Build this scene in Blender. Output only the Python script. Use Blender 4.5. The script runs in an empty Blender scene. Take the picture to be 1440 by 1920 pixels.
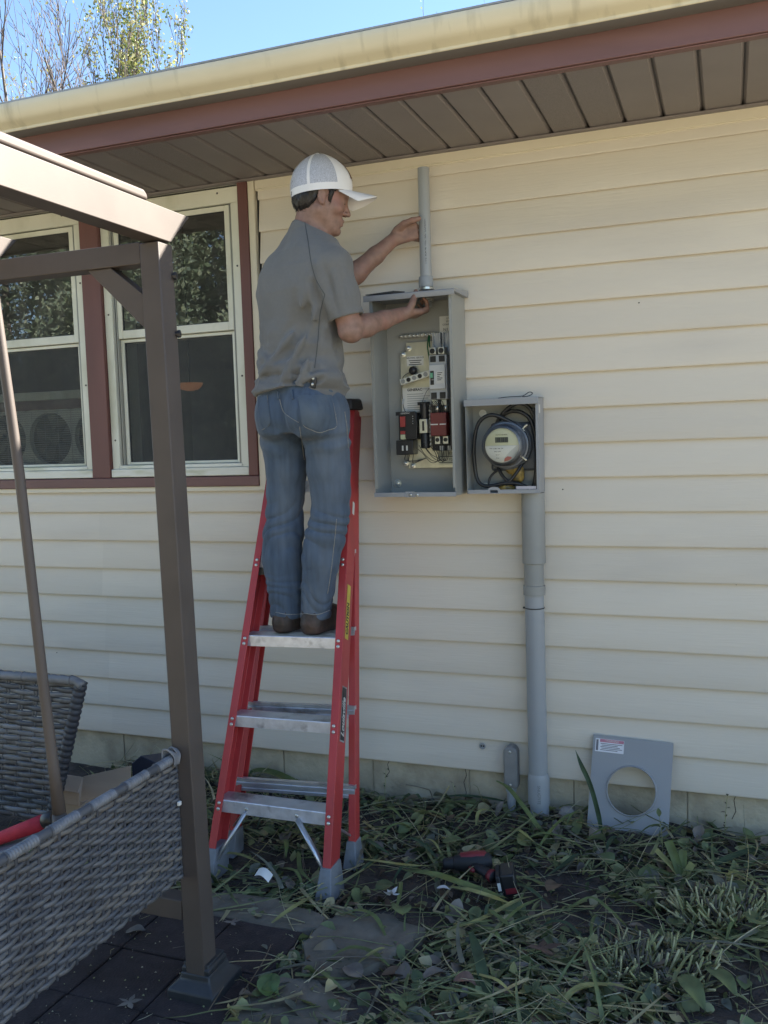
import bpy, bmesh, math, random
import numpy as np
from mathutils import Vector, Matrix, Quaternion
from mathutils.bvhtree import BVHTree

random.seed(7)
rng = np.random.default_rng(7)
PI = math.pi
SC = bpy.context.scene
COL = SC.collection

# ------------------------------------------------------------------ camera
cam_d = bpy.data.cameras.new('camera')
cam = bpy.data.objects.new('camera', cam_d)
COL.objects.link(cam)
yaw, pit, rol = math.radians(-20.8356), math.radians(-4.53798), math.radians(-1.80444)
fwd = Vector((math.sin(yaw) * math.cos(pit), math.cos(yaw) * math.cos(pit), math.sin(pit)))
rt0 = Vector((math.cos(yaw), -math.sin(yaw), 0))
up0 = rt0.cross(fwd)
rt = rt0 * math.cos(rol) + up0 * math.sin(rol)
up = -rt0 * math.sin(rol) + up0 * math.cos(rol)
CAM = Vector((0, -3.39312, 1.4665))
m = Matrix((rt, up, -fwd)).transposed().to_4x4()
m.translation = CAM
cam.matrix_world = m
cam_d.sensor_fit = 'VERTICAL'
cam_d.sensor_height = 24.0
cam_d.lens = 24.0 * 1710.87 / 1920.0
cam_d.clip_start = 0.05
cam_d.clip_end = 600
SC.camera = cam

# ------------------------------------------------------------------ sky, sun, exposure
SUN_AZ = math.radians(48)       # from +y (behind the house) towards +x
SUN_EL = math.radians(36.1)
world = bpy.data.worlds.new('World')
SC.world = world
world.use_nodes = True
wn = world.node_tree
for n in list(wn.nodes):
    wn.nodes.remove(n)
w_out = wn.nodes.new('ShaderNodeOutputWorld')
w_bg = wn.nodes.new('ShaderNodeBackground')
w_sky = wn.nodes.new('ShaderNodeTexSky')
w_sky.sky_type = 'NISHITA'
w_sky.sun_disc = False
w_sky.sun_elevation = SUN_EL
w_sky.sun_rotation = SUN_AZ
w_sky.altitude = 200
w_sky.air_density = 1.0
w_sky.dust_density = 0.1
w_sky.ozone_density = 3.0
w_bg.inputs['Strength'].default_value = 0.055
wn.links.new(w_sky.outputs[0], w_bg.inputs[0])
wn.links.new(w_bg.outputs[0], w_out.inputs[0])

sun_d = bpy.data.lights.new('sun', 'SUN')
sun_d.energy = 5.0
sun_d.angle = math.radians(0.5)
sun_d.color = (1.0, 0.93, 0.82)
sun = bpy.data.objects.new('sun', sun_d)
COL.objects.link(sun)
sdir = Vector((math.sin(SUN_AZ) * math.cos(SUN_EL), math.cos(SUN_AZ) * math.cos(SUN_EL), math.sin(SUN_EL)))
sun.rotation_euler = sdir.to_track_quat('Z', 'Y').to_euler()
sun.location = sdir * 30

vs = SC.view_settings
vs.view_transform = 'Standard'
vs.look = 'None'
vs.gamma = 1.0
vs.use_curve_mapping = False
vs.exposure = 2.68
SC.display_settings.display_device = 'sRGB'
SC.cycles.max_bounces = 10
SC.cycles.diffuse_bounces = 5
SC.cycles.transparent_max_bounces = 16
SC.cycles.use_denoising = True

# ------------------------------------------------------------------ materials
MATS = {}


def M(name, col, rough=0.6, metal=0.0, var=0.12, scale=6.0, bump=0.0, bscale=60.0, stretch=(1, 1, 1),
      col2=None, c2lo=0.5, c2hi=0.7, c2scale=3.0, c2stretch=(1, 1, 1), spec=0.5, trans=0.0, detail=4.0,
      bstretch=None, sheen=0.0):
    """procedural principled material: base colour broken up by noise, an optional second colour in patches, noise bump"""
    if name in MATS:
        return MATS[name]
    mt = bpy.data.materials.new(name)
    mt.use_nodes = True
    nt = mt.node_tree
    b = nt.nodes['Principled BSDF']
    tc = nt.nodes.new('ShaderNodeTexCoord')

    def noise(sc, st, det=detail):
        mp = nt.nodes.new('ShaderNodeMapping')
        mp.inputs['Scale'].default_value = st
        nt.links.new(tc.outputs['Object'], mp.inputs[0])
        nz = nt.nodes.new('ShaderNodeTexNoise')
        nz.inputs['Scale'].default_value = sc
        nz.inputs['Detail'].default_value = det
        nt.links.new(mp.outputs[0], nz.inputs['Vector'])
        return nz

    c = np.array(col)
    rp = nt.nodes.new('ShaderNodeValToRGB')
    rp.color_ramp.elements[0].position = 0.3
    rp.color_ramp.elements[1].position = 0.7
    rp.color_ramp.elements[0].color = (*np.clip(c * (1 - var), 0, 1), 1)
    rp.color_ramp.elements[1].color = (*np.clip(c * (1 + var), 0, 1), 1)
    nt.links.new(noise(scale, stretch).outputs['Fac'], rp.inputs[0])
    last = rp.outputs[0]
    if col2 is not None:
        r2 = nt.nodes.new('ShaderNodeValToRGB')
        r2.color_ramp.elements[0].position = c2lo
        r2.color_ramp.elements[1].position = c2hi
        nt.links.new(noise(c2scale, c2stretch, 6.0).outputs['Fac'], r2.inputs[0])
        mx = nt.nodes.new('ShaderNodeMix')
        mx.data_type = 'RGBA'
        nt.links.new(r2.outputs[0], mx.inputs[0])
        nt.links.new(last, mx.inputs[6])
        mx.inputs[7].default_value = (*col2, 1)
        last = mx.outputs[2]
    nt.links.new(last, b.inputs['Base Color'])
    b.inputs['Roughness'].default_value = rough
    b.inputs['Metallic'].default_value = metal
    b.inputs['Specular IOR Level'].default_value = spec
    if sheen:
        b.inputs['Sheen Weight'].default_value = sheen
    if bump > 0:
        bm = nt.nodes.new('ShaderNodeBump')
        bm.inputs['Strength'].default_value = 1.0
        bm.inputs['Distance'].default_value = bump
        nt.links.new(noise(bscale, bstretch or stretch).outputs['Fac'], bm.inputs['Height'])
        nt.links.new(bm.outputs[0], b.inputs['Normal'])
    if trans > 0:       # thin leaf: some light passes through
        out = nt.nodes['Material Output']
        tl = nt.nodes.new('ShaderNodeBsdfTranslucent')
        nt.links.new(last, tl.inputs[0])
        ms = nt.nodes.new('ShaderNodeMixShader')
        ms.inputs[0].default_value = trans
        nt.links.new(b.outputs[0], ms.inputs[1])
        nt.links.new(tl.outputs[0], ms.inputs[2])
        nt.links.new(ms.outputs[0], out.inputs[0])
    MATS[name] = mt
    return mt


def thin_glass(name, ior=1.5, tint=(0.9, 0.95, 0.93), rough=0.0, wob=0.0, haze=0.0):
    """a thin pane: reflects by Fresnel, lets the rest through"""
    mt = bpy.data.materials.new(name)
    mt.use_nodes = True
    nt = mt.node_tree
    nt.nodes.remove(nt.nodes['Principled BSDF'])
    out = nt.nodes['Material Output']
    fr = nt.nodes.new('ShaderNodeFresnel')
    fr.inputs['IOR'].default_value = ior
    tr = nt.nodes.new('ShaderNodeBsdfTransparent')
    tr.inputs[0].default_value = (*tint, 1)
    gl = nt.nodes.new('ShaderNodeBsdfGlossy')
    gl.inputs['Roughness'].default_value = rough
    gl.inputs['Color'].default_value = (1, 1, 1, 1)
    mx = nt.nodes.new('ShaderNodeMixShader')
    nt.links.new(fr.outputs[0], mx.inputs[0])
    nt.links.new(tr.outputs[0], mx.inputs[1])
    nt.links.new(gl.outputs[0], mx.inputs[2])
    last = mx.outputs[0]
    if wob:
        tc = nt.nodes.new('ShaderNodeTexCoord')
        nz = nt.nodes.new('ShaderNodeTexNoise')
        nz.inputs['Scale'].default_value = 2.5
        nt.links.new(tc.outputs['Object'], nz.inputs['Vector'])
        bm = nt.nodes.new('ShaderNodeBump')
        bm.inputs['Distance'].default_value = wob
        nt.links.new(nz.outputs[0], bm.inputs['Height'])
        nt.links.new(bm.outputs[0], gl.inputs['Normal'])
    if haze:  # pale streaky haze painted over the pane to lift its darkness
        tc = nt.nodes.new('ShaderNodeTexCoord')
        mp = nt.nodes.new('ShaderNodeMapping')
        mp.inputs['Scale'].default_value = (6, 6, 1.2)
        nt.links.new(tc.outputs['Object'], mp.inputs[0])
        nz = nt.nodes.new('ShaderNodeTexNoise')
        nz.inputs['Scale'].default_value = 2.2
        nz.inputs['Detail'].default_value = 6
        nt.links.new(mp.outputs[0], nz.inputs['Vector'])
        mr = nt.nodes.new('ShaderNodeMapRange')
        mr.inputs[1].default_value = 0.45
        mr.inputs[2].default_value = 0.8
        mr.inputs[3].default_value = haze * 0.3
        mr.inputs[4].default_value = haze
        nt.links.new(nz.outputs[0], mr.inputs[0])
        df = nt.nodes.new('ShaderNodeBsdfDiffuse')
        df.inputs[0].default_value = (0.35, 0.35, 0.32, 1)
        m2 = nt.nodes.new('ShaderNodeMixShader')
        nt.links.new(mr.outputs[0], m2.inputs[0])
        nt.links.new(last, m2.inputs[1])
        nt.links.new(df.outputs[0], m2.inputs[2])
        last = m2.outputs[0]
    nt.links.new(last, out.inputs[0])
    return mt


def veil(name, col, alpha, grain=0):
    """an open mesh (insect screen, cap netting) whose threads are far finer than a pixel"""
    mt = bpy.data.materials.new(name)
    mt.use_nodes = True
    nt = mt.node_tree
    nt.nodes.remove(nt.nodes['Principled BSDF'])
    out = nt.nodes['Material Output']
    tr = nt.nodes.new('ShaderNodeBsdfTransparent')
    df = nt.nodes.new('ShaderNodeBsdfDiffuse')
    df.inputs[0].default_value = (*col, 1)
    mx = nt.nodes.new('ShaderNodeMixShader')
    mx.inputs[0].default_value = alpha
    if grain:
        tc = nt.nodes.new('ShaderNodeTexCoord')
        nz = nt.nodes.new('ShaderNodeTexNoise')
        nz.inputs['Scale'].default_value = grain
        nz.inputs['Detail'].default_value = 3
        mr = nt.nodes.new('ShaderNodeMapRange')
        mr.inputs[1].default_value = 0.3
        mr.inputs[2].default_value = 0.7
        mr.inputs[3].default_value = alpha - 0.22
        mr.inputs[4].default_value = alpha + 0.22
        nt.links.new(tc.outputs['Object'], nz.inputs['Vector'])
        nt.links.new(nz.outputs[0], mr.inputs[0])
        nt.links.new(mr.outputs[0], mx.inputs[0])
    nt.links.new(tr.outputs[0], mx.inputs[1])
    nt.links.new(df.outputs[0], mx.inputs[2])
    nt.links.new(mx.outputs[0], out.inputs[0])
    return mt


# ------------------------------------------------------------------ object helpers
ORG = {}


def world_org(o):
    return ORG.get(o.name, Vector((0, 0, 0)))


def tag(o, label=None, cat=None, group=None, kind=None):
    if label:
        o['label'] = label
    if cat:
        o['category'] = cat
    if group:
        o['group'] = group
    if kind:
        o['kind'] = kind
    return o


def thing(name, label, cat, loc=(0, 0, 0), group=None):
    o = bpy.data.objects.new(name, None)
    o.empty_display_size = 0.1
    COL.objects.link(o)
    o.location = loc
    ORG[o.name] = Vector(loc)
    return tag(o, label, cat, group)


def link_mesh(name, verts, faces, mats, parent=None, loc=None, smooth=False, midx=None, bevel=0.0, bseg=2, auto=None):
    me = bpy.data.meshes.new(name)
    org = world_org(parent) if parent else Vector(loc or (0, 0, 0))
    v = np.asarray(verts, dtype=float) - np.array(org)
    me.from_pydata(v.tolist(), [], [list(f) for f in faces])
    mats = mats if isinstance(mats, (list, tuple)) else [mats]
    for mt in mats:
        me.materials.append(mt)
    if midx is not None:
        me.polygons.foreach_set('material_index', np.asarray(midx, dtype=np.int32))
    if smooth:
        me.polygons.foreach_set('use_smooth', np.ones(len(me.polygons), dtype=bool))
    me.update()
    o = bpy.data.objects.new(name, me)
    COL.objects.link(o)
    if parent:
        o.parent = parent
    else:
        o.location = org
    ORG[o.name] = org
    if bevel > 0:
        md = o.modifiers.new('bevel', 'BEVEL')
        md.width = bevel
        md.segments = bseg
        md.limit_method = 'ANGLE'
        md.angle_limit = math.radians(40)
        md.harden_normals = False
        me.polygons.foreach_set('use_smooth', np.ones(len(me.polygons), dtype=bool))
        me.set_sharp_from_angle(angle=math.radians(40))
    elif auto:
        me.polygons.foreach_set('use_smooth', np.ones(len(me.polygons), dtype=bool))
        me.set_sharp_from_angle(angle=math.radians(auto))
    return o


class MB:
    """collects simple shapes and links them as ONE mesh object"""

    def __init__(s):
        s.v, s.f, s.mi = [], [], []
        s.cur = 0

    def add(s, vs_, fs_):
        k = len(s.v)
        s.v += [tuple(a) for a in vs_]
        for q in fs_:
            s.f.append([i + k for i in q])
            s.mi.append(s.cur)
        return s

    def box(s, lo, hi, mat=None):
        (x0, y0, z0), (x1, y1, z1) = lo, hi
        vs_ = [Vector(p) for p in ((x0, y0, z0), (x1, y0, z0), (x1, y1, z0), (x0, y1, z0),
                                   (x0, y0, z1), (x1, y0, z1), (x1, y1, z1), (x0, y1, z1))]
        if mat is not None:
            vs_ = [mat @ p for p in vs_]
        return s.add(vs_, [(0, 3, 2, 1), (4, 5, 6, 7), (0, 1, 5, 4), (1, 2, 6, 5), (2, 3, 7, 6), (3, 0, 4, 7)])

    def beam(s, a, b, w, h, upv=(0, 0, 1), ext0=0, ext1=0):
        """square bar from a to b, w across, h along upv"""
        a, b = Vector(a), Vector(b)
        d = (b - a).normalized()
        a, b = a - d * ext0, b + d * ext1
        sd = d.cross(Vector(upv)).normalized()
        u = sd.cross(d)
        vs_ = [p + sd * (sx * w / 2) + u * (sz * h / 2) for p in (a, b) for sx, sz in ((-1, -1), (1, -1), (1, 1), (-1, 1))]
        return s.add(vs_, [(0, 1, 2, 3), (7, 6, 5, 4), (0, 4, 5, 1), (1, 5, 6, 2), (2, 6, 7, 3), (3, 7, 4, 0)])

    def tube(s, pts, r, n=8, caps=True, flat=1.0, twist=None):
        pts = [Vector(p) for p in pts]
        m_ = len(pts)
        rs = r if isinstance(r, (list, tuple, np.ndarray)) else [r] * m_
        rings = []
        prev = None
        for i, p in enumerate(pts):
            d = (pts[min(i + 1, m_ - 1)] - pts[max(i - 1, 0)])
            if d.length < 1e-9:
                d = Vector((0, 0, 1))
            d.normalize()
            if prev is None:
                ref = Vector(twist) if twist else (Vector((0, 0, 1)) if abs(d.z) < 0.9 else Vector((1, 0, 0)))
            else:
                ref = prev
            u = (ref - d * ref.dot(d))
            if u.length < 1e-6:
                u = d.orthogonal()
            u.normalize()
            prev = u
            w = d.cross(u)
            rings.append([p + (u * math.cos(t) * flat + w * math.sin(t)) * rs[i] for t in (2 * PI * k / n for k in range(n))])
        vs_ = [q for rg in rings for q in rg]
        fs_ = [(i * n + k, i * n + (k + 1) % n, (i + 1) * n + (k + 1) % n, (i + 1) * n + k) for i in range(m_ - 1) for k in range(n)]
        if caps:
            fs_ += [tuple(reversed(range(n))), tuple(range((m_ - 1) * n, m_ * n))]
        return s.add(vs_, fs_)

    def cyl(s, a, b, r, n=20, r2=None):
        return s.tube([a, b], [r, r if r2 is None else r2], n)

    def lathe(s, prof, c, axis=(0, 0, 1), n=28, cap0=True, cap1=True):
        """prof: (radius, height along axis)"""
        ax = Vector(axis).normalized()
        u = ax.orthogonal().normalized()
        w = ax.cross(u)
        c = Vector(c)
        vs_ = [c + ax * h + (u * math.cos(t) + w * math.sin(t)) * r for r, h in prof for t in (2 * PI * k / n for k in range(n))]
        m_ = len(prof)
        fs_ = [(i * n + k, i * n + (k + 1) % n, (i + 1) * n + (k + 1) % n, (i + 1) * n + k) for i in range(m_ - 1) for k in range(n)]
        if cap0:
            fs_.append(tuple(reversed(range(n))))
        if cap1:
            fs_.append(tuple(range((m_ - 1) * n, m_ * n)))
        return s.add(vs_, fs_)

    def prism(s, poly, fn0, fn1):
        """poly: list of 2D points; fn0 / fn1 map them to the two end faces"""
        n = len(poly)
        vs_ = [fn0(*p) for p in poly] + [fn1(*p) for p in poly]
        fs_ = [tuple(range(n)), tuple(reversed(range(n, 2 * n)))] + [(k, k + n, (k + 1) % n + n, (k + 1) % n) for k in range(n)]
        return s.add(vs_, fs_)

    def ball(s, c, r, n=10, sq=(1, 1, 1)):
        c = Vector(c)
        m_ = n // 2
        vs_, fs_ = [], []
        for i in range(1, m_):
            ph = PI * i / m_
            for k in range(n):
                t = 2 * PI * k / n
                vs_.append(c + Vector((math.sin(ph) * math.cos(t) * sq[0], math.sin(ph) * math.sin(t) * sq[1], math.cos(ph) * sq[2])) * r)
        top, bot = len(vs_), len(vs_) + 1
        vs_ += [c + Vector((0, 0, r * sq[2])), c - Vector((0, 0, r * sq[2]))]
        for i in range(m_ - 2):
            for k in range(n):
                fs_.append((i * n + k, (i + 1) * n + k, (i + 1) * n + (k + 1) % n, i * n + (k + 1) % n))
        for k in range(n):
            fs_.append((top, k, (k + 1) % n))
            fs_.append((bot, (m_ - 2) * n + (k + 1) % n, (m_ - 2) * n + k))
        return s.add(vs_, fs_)

    def build(s, name, mats, parent=None, loc=None, smooth=False, bevel=0.0, bseg=2, auto=None):
        return link_mesh(name, s.v, s.f, mats, parent, loc, smooth, s.mi if isinstance(mats, (list, tuple)) else None, bevel, bseg, auto)


def copy_tree(o, parent=None, delta=None):
    c = o.copy()
    COL.objects.link(c)
    c.parent = parent
    if delta is not None:
        c.location = Vector(o.location) + Vector(delta)
    for ch in list(o.children):
        copy_tree(ch, c)
    return c


def text(name, body, size, mat, parent, at, right, upv, align='LEFT', shear=0.0, ext=0.0003, bold=0.0):
    cu = bpy.data.curves.new(name, 'FONT')
    cu.body = body
    cu.size = size
    cu.align_x = align
    cu.align_y = 'CENTER'
    cu.extrude = ext
    cu.shear = shear
    cu.offset = bold
    cu.resolution_u = 3
    cu.materials.append(mat)
    tmp = bpy.data.objects.new(name, cu)
    COL.objects.link(tmp)
    bpy.context.view_layer.update()
    me = bpy.data.meshes.new_from_object(tmp)
    bpy.data.objects.remove(tmp)
    if not me.materials:
        me.materials.append(mat)
    o = bpy.data.objects.new(name, me)
    COL.objects.link(o)
    ORG[o.name] = world_org(parent)
    r_ = Vector(right).normalized()
    u_ = Vector(upv).normalized()
    n_ = r_.cross(u_)
    mm = Matrix((r_, u_, n_)).transposed().to_4x4()
    mm.translation = Vector(at) - world_org(parent)
    o.parent = parent
    o.matrix_local = mm
    return o


def spline(pts, n):
    """Catmull-Rom through the points"""
    P_ = [np.array(p, float) for p in pts]
    P_ = [2 * P_[0] - P_[1]] + P_ + [2 * P_[-1] - P_[-2]]
    out = []
    segs = len(P_) - 3
    for i in range(segs):
        p0, p1, p2, p3 = P_[i:i + 4]
        mcount = max(2, n // segs)
        for k in range(mcount):
            t = k / mcount
            out.append(0.5 * ((2 * p1) + (-p0 + p2) * t + (2 * p0 - 5 * p1 + 4 * p2 - p3) * t * t + (-p0 + 3 * p1 - 3 * p2 + p3) * t ** 3))
    out.append(P_[-2])
    return out
# ================================================================== ground
L = 0.127                     # siding exposure
ZB = 0.164                    # bottom edge of the siding


def vnoise(P, seed=0, scale=1.0):
    """smooth value noise for arrays of points (n,3) or (n,2), about -1..1"""
    P = np.asarray(P, float) * scale
    if P.shape[-1] == 2:
        P = np.concatenate([P, np.zeros(P.shape[:-1] + (1,))], -1)
    i = np.floor(P).astype(np.int64)
    f_ = P - i
    f_ = f_ * f_ * (3 - 2 * f_)
    out = 0
    for dx in (0, 1):
        for dy in (0, 1):
            for dz in (0, 1):
                h = ((i[..., 0] + dx) * 374761393 + (i[..., 1] + dy) * 668265263 + (i[..., 2] + dz) * 2147483647 + seed * 144665) & 0x7fffffff
                h = ((h ^ (h >> 13)) * 1274126177) & 0x7fffffff
                h = (h ^ (h >> 16)) & 0xffff
                w = (f_[..., 0] if dx else 1 - f_[..., 0]) * (f_[..., 1] if dy else 1 - f_[..., 1]) * (f_[..., 2] if dz else 1 - f_[..., 2])
                out = out + w * (h / 32767.5 - 1)
    return out


def soil_z(x, y):
    p = np.stack([np.asarray(x, float), np.asarray(y, float)], -1)
    z = 0.018 * vnoise(p, 3, 2.2) + 0.012 * vnoise(p, 4, 7.0) + 0.006 * vnoise(p, 5, 21.0)
    mound = 0.05 * np.exp(-((np.asarray(x) + 0.45) / 0.7) ** 2) * np.exp(-((np.asarray(y) + 0.05) / 0.35) ** 2)
    return z + mound - 0.004


def grid_mesh(name, x0, x1, y0, y1, nx, ny, zf, mat, **kw):
    X, Y = np.meshgrid(np.linspace(x0, x1, nx), np.linspace(y0, y1, ny))
    Z = zf(X, Y)
    v = np.stack([X, Y, Z], -1).reshape(-1, 3)
    f_ = [(j * nx + i, j * nx + i + 1, (j + 1) * nx + i + 1, (j + 1) * nx + i) for j in range(ny - 1) for i in range(nx - 1)]
    return link_mesh(name, v, f_, mat, smooth=True, **kw)


m_lawn = M('lawn', (0.27, 0.235, 0.165), 0.9, var=0.35, scale=0.6, detail=8)  # out of view; tan lightened to bounce warm sunlight onto the shaded wall
gm = MB()
gm.add([(-200, -200, -0.07), (200, -200, -0.07), (200, 200, -0.07), (-200, 200, -0.07)], [(0, 1, 2, 3)])
tag(gm.build('ground', m_lawn), 'dry tan lawn reaching away on every side of the house', kind='structure')
m_soil = M('soil', (0.055, 0.044, 0.038), 0.95, var=0.5, scale=24, bump=0.012, bscale=90, col2=(0.11, 0.09, 0.075), c2scale=9, detail=8)
soil = grid_mesh('soil_bed', -4.5, 2.6, -2.6, 0.12, 240, 110, soil_z, m_soil)
tag(soil, 'bare dark garden soil along the foot of the wall', kind='structure')

# dark paver patio, tile by tile
m_tile = M('patio_rubber', (0.030, 0.020, 0.020), 0.9, var=0.35, scale=22, bump=0.004, bscale=160, col2=(0.055, 0.042, 0.038), c2lo=0.62, c2hi=0.75, c2scale=60)
m_sub = M('patio_bed', (0.012, 0.01, 0.01), 0.95)
patio = thing('patio', None, None, (-2.2, -2.0, 0.0))
patio['kind'] = 'structure'
patio['label'] = 'dark brown rubber tile patio under the pergola'
pb = MB()
pb.box((-3.9, -3.6, -0.065), (-1.185, -1.075, 0.012))
pb.build('patio_base', m_sub, patio)
TS = 0.235
for i in range(11):
    for j in range(10):
        x1 = -1.18 - i * TS
        y1 = -1.07 - j * TS
        if x1 < -3.6:
            continue
        t = MB()
        g = 0.0022
        dz = random.uniform(-0.003, 0.003)
        tl = Matrix.Translation((x1 - TS / 2, y1 - TS / 2, 0.0)) @ Matrix.Rotation(random.uniform(-0.012, 0.012), 4, 'Z') @ Matrix.Rotation(random.uniform(-0.008, 0.008), 4, 'X')
        t.box((-TS / 2 + g, -TS / 2 + g, 0.0), (TS / 2 - g, TS / 2 - g, 0.026 + dz), tl)
        t.build('patio_tile', m_tile, patio, bevel=0.004)

# ================================================================== house
house = thing('house', 'single storey house with pale yellow lap siding and a red brown eave', 'house', (-1.5, 0.1, 0.0))
def vinyl(nm, k):
    c = np.array((0.68, 0.622, 0.528)) * k
    return M(nm, tuple(c), 0.5, var=0.03, scale=3, bump=0.0009, bscale=150, stretch=(0.25, 1, 1), spec=0.35,
             col2=tuple(c * np.array((0.86, 0.86, 0.88))), c2lo=0.52, c2hi=0.85, c2scale=1.9, c2stretch=(0.6, 1, 3), bstretch=(0.06, 1, 1))


m_vinyl = vinyl('vinyl_siding', 1.0)
VIN = [m_vinyl, vinyl('vinyl_siding_pale', 1.03), vinyl('vinyl_siding_dull', 0.965)]
m_trimy = M('yellow_trim', (0.69, 0.63, 0.50), 0.45, var=0.03)
m_gut = M('gutter_paint', (0.67, 0.60, 0.43), 0.4, var=0.05, scale=4, col2=(0.44, 0.385, 0.26), c2lo=0.55, c2hi=0.8, c2scale=9, c2stretch=(2.2, 1, 0.35))
m_red = M('red_brown_paint', (0.165, 0.084, 0.079), 0.5, var=0.16, scale=8, stretch=(0.15, 1, 1), col2=(0.23, 0.12, 0.105), c2lo=0.6, c2hi=0.8, c2scale=7, c2stretch=(0.15, 1, 1))
m_redv = M('red_brown_upright', (0.15, 0.062, 0.055), 0.5, var=0.16, scale=8, stretch=(1, 1, 0.15), col2=(0.2, 0.1, 0.09), c2lo=0.62, c2hi=0.8, c2scale=7, c2stretch=(1, 1, 0.15))
m_soffit = M('soffit_brown', (0.225, 0.20, 0.196), 0.55, var=0.06, scale=5)
m_perf = M('soffit_vented', (0.21, 0.187, 0.183), 0.6, var=0.25, scale=420, bump=0.001, bscale=420)
m_conc = M('painted_block', (0.50, 0.44, 0.32), 0.85, var=0.1, scale=8, bump=0.004, bscale=60, col2=(0.24, 0.20, 0.14), c2lo=0.45, c2hi=0.75, c2scale=6, detail=8)
m_mortar = M('mortar', (0.38, 0.335, 0.25), 0.95, var=0.15, scale=30)
m_dark = M('dark_interior', (0.03, 0.028, 0.026), 0.9)
m_wallin = M('room_wall', (0.25, 0.23, 0.21), 0.9, var=0.2)
m_shing = M('shingle', (0.12, 0.115, 0.11), 0.9, var=0.3, scale=30)
m_drip = M('drip_edge', (0.33, 0.33, 0.32), 0.45, metal=0.4)

XW0, XW1 = -5.2, 2.4          # wall extent built
XT = -1.845                   # right edge of the window group (yellow trim begins)
ZS = 2.535                    # soffit level

# sheathing behind the siding, left open at the windows
w = MB()
w.box((XW0, 0.004, ZB + 0.02), (XW1, 0.15, 1.29))
w.box((-1.80, 0.004, 1.29), (XW1, 0.15, 2.62))
w.box((XW0, 0.004, 2.50), (-1.80, 0.15, 2.62))
w.box((-2.66, 0.03, 1.29), (-2.58, 0.15, 2.50))
w.box((XW0, 0.004, 1.29), (-3.65, 0.15, 2.50))
w.build('wall_sheathing', m_dark, house)

# room behind the windows
rm = MB()
rm.box((-4.2, 3.2, 0.1), (-1.2, 3.25, 2.6))
rm.box((-4.25, 0.15, 0.1), (-4.2, 3.25, 2.6))
rm.box((-1.2, 0.15, 0.1), (-1.15, 3.25, 2.6))
rm.box((-4.25, 0.15, 0.05), (-1.15, 3.25, 0.1))
rm.box((-4.25, 0.15, 2.6), (-1.15, 3.25, 2.65))
rm.build('room', m_wallin, house)


def plank(k, x0, x1, off=0.0, tilt=0.0, zlo=None, ztop=None):
    """one lap: bottom edge stands out, top tucks under the next one"""
    z0 = ZB + k * L if zlo is None else zlo
    z1 = z0 + L + 0.012 if ztop is None else ztop
    n = max(2, int((x1 - x0) / 0.12))
    prof = [(-0.0182, z0 + 0.0012), (-0.0190, z0 + 0.006), (-0.0115, z0 + 0.06), (-0.0040, z1 - 0.014), (-0.0030, z1), (0.0035, z1), (0.0035, z0 + 0.0125), (-0.0158, z0 + 0.0125), (-0.0158, z0), (-0.0172, z0)]
    if ztop is not None:
        prof[3] = (-0.0040 - (L - (z1 - z0)) * 0.05, z1 - 0.012)
    vs_, fs_ = [], []
    m_ = len(prof)
    for i in range(n + 1):
        x = x0 + (x1 - x0) * i / n
        wv = 0.0007 * math.sin(x * 7.3 + k * 1.9) + 0.0005 * math.sin(x * 17.1 + k * 3.1)
        zz = 0.0007 * math.sin(x * 2.1 + k * 0.7)
        for j, (y, z) in enumerate(prof):
            fr = 1 if j in (1, 2) else 0.3
            vs_.append((x, (y - off + wv * fr) if y < 0.003 else y, z + (zz if j in (0, 1, 8, 9) else 0)))
    for i in range(n):
        for j in range(m_):
            a, b = i * m_ + j, i * m_ + (j + 1) % m_
            fs_.append((a, b, b + m_, a + m_))
    fs_ += [tuple(range(m_)), tuple(reversed(range(n * m_, (n + 1) * m_)))]
    o = link_mesh('siding_plank', vs_, fs_, VIN[(k * 7 + int(x0 * 3)) % 3], house, auto=50)
    return o


for k in range(19):
    top = None
    if ZB + (k + 1) * L > 2.49:
        top = 2.50
    if k < 8:       # full width below the windows: two lengths that overlap
        seam = -2.665 if k % 2 else -2.652
        seam2 = 1.1 + 0.5 * (k % 3)
        plank(k, XW0, seam + 0.02, 0.0)
        plank(k, seam, seam2, 0.0014, ztop=None)
        plank(k, seam2 - 0.02, XW1, 0.0)
    elif k == 8:    # the lap that is cut under the window sill, whole right of it
        plank(k, XW0, -1.79, 0.0, ztop=1.275)
        plank(k, -1.79, XW1, 0.0)
    else:
        plank(k, -1.79, XW1, 0.0, ztop=top)

# starter, J-channels and trims
t = MB()
t.box((-1.80, -0.022, 2.493), (XW1, 0.003, 2.5335))
t.box((-1.80, -0.017, 2.487), (XW1, 0.003, 2.4945))
t.build('siding_trim', m_trimy, house, bevel=0.002)
t = MB()
t.box((-1.832, -0.024, 1.275), (-1.803, 0.003, 2.5335))
t.build('siding_trim', m_trimy, house, bevel=0.002)
t = MB()
t.box((XW0, -0.021, 1.269), (-1.80, 0.003, 1.291))
t.build('siding_trim', m_trimy, house, bevel=0.003)

# red brown boards round the windows
for (x0, x1, z0, z1, mm_) in ((XW0, -1.832, 1.291, 1.333, m_red), (-2.672, -2.574, 1.334, 2.5335, m_redv), (-1.878, -1.833, 1.334, 2.5335, m_redv)):
    t = MB()
    t.box((x0, -0.03, z0), (x1, 0.02, z1))
    t.build('trim_board', mm_, house, bevel=0.003)

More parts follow.
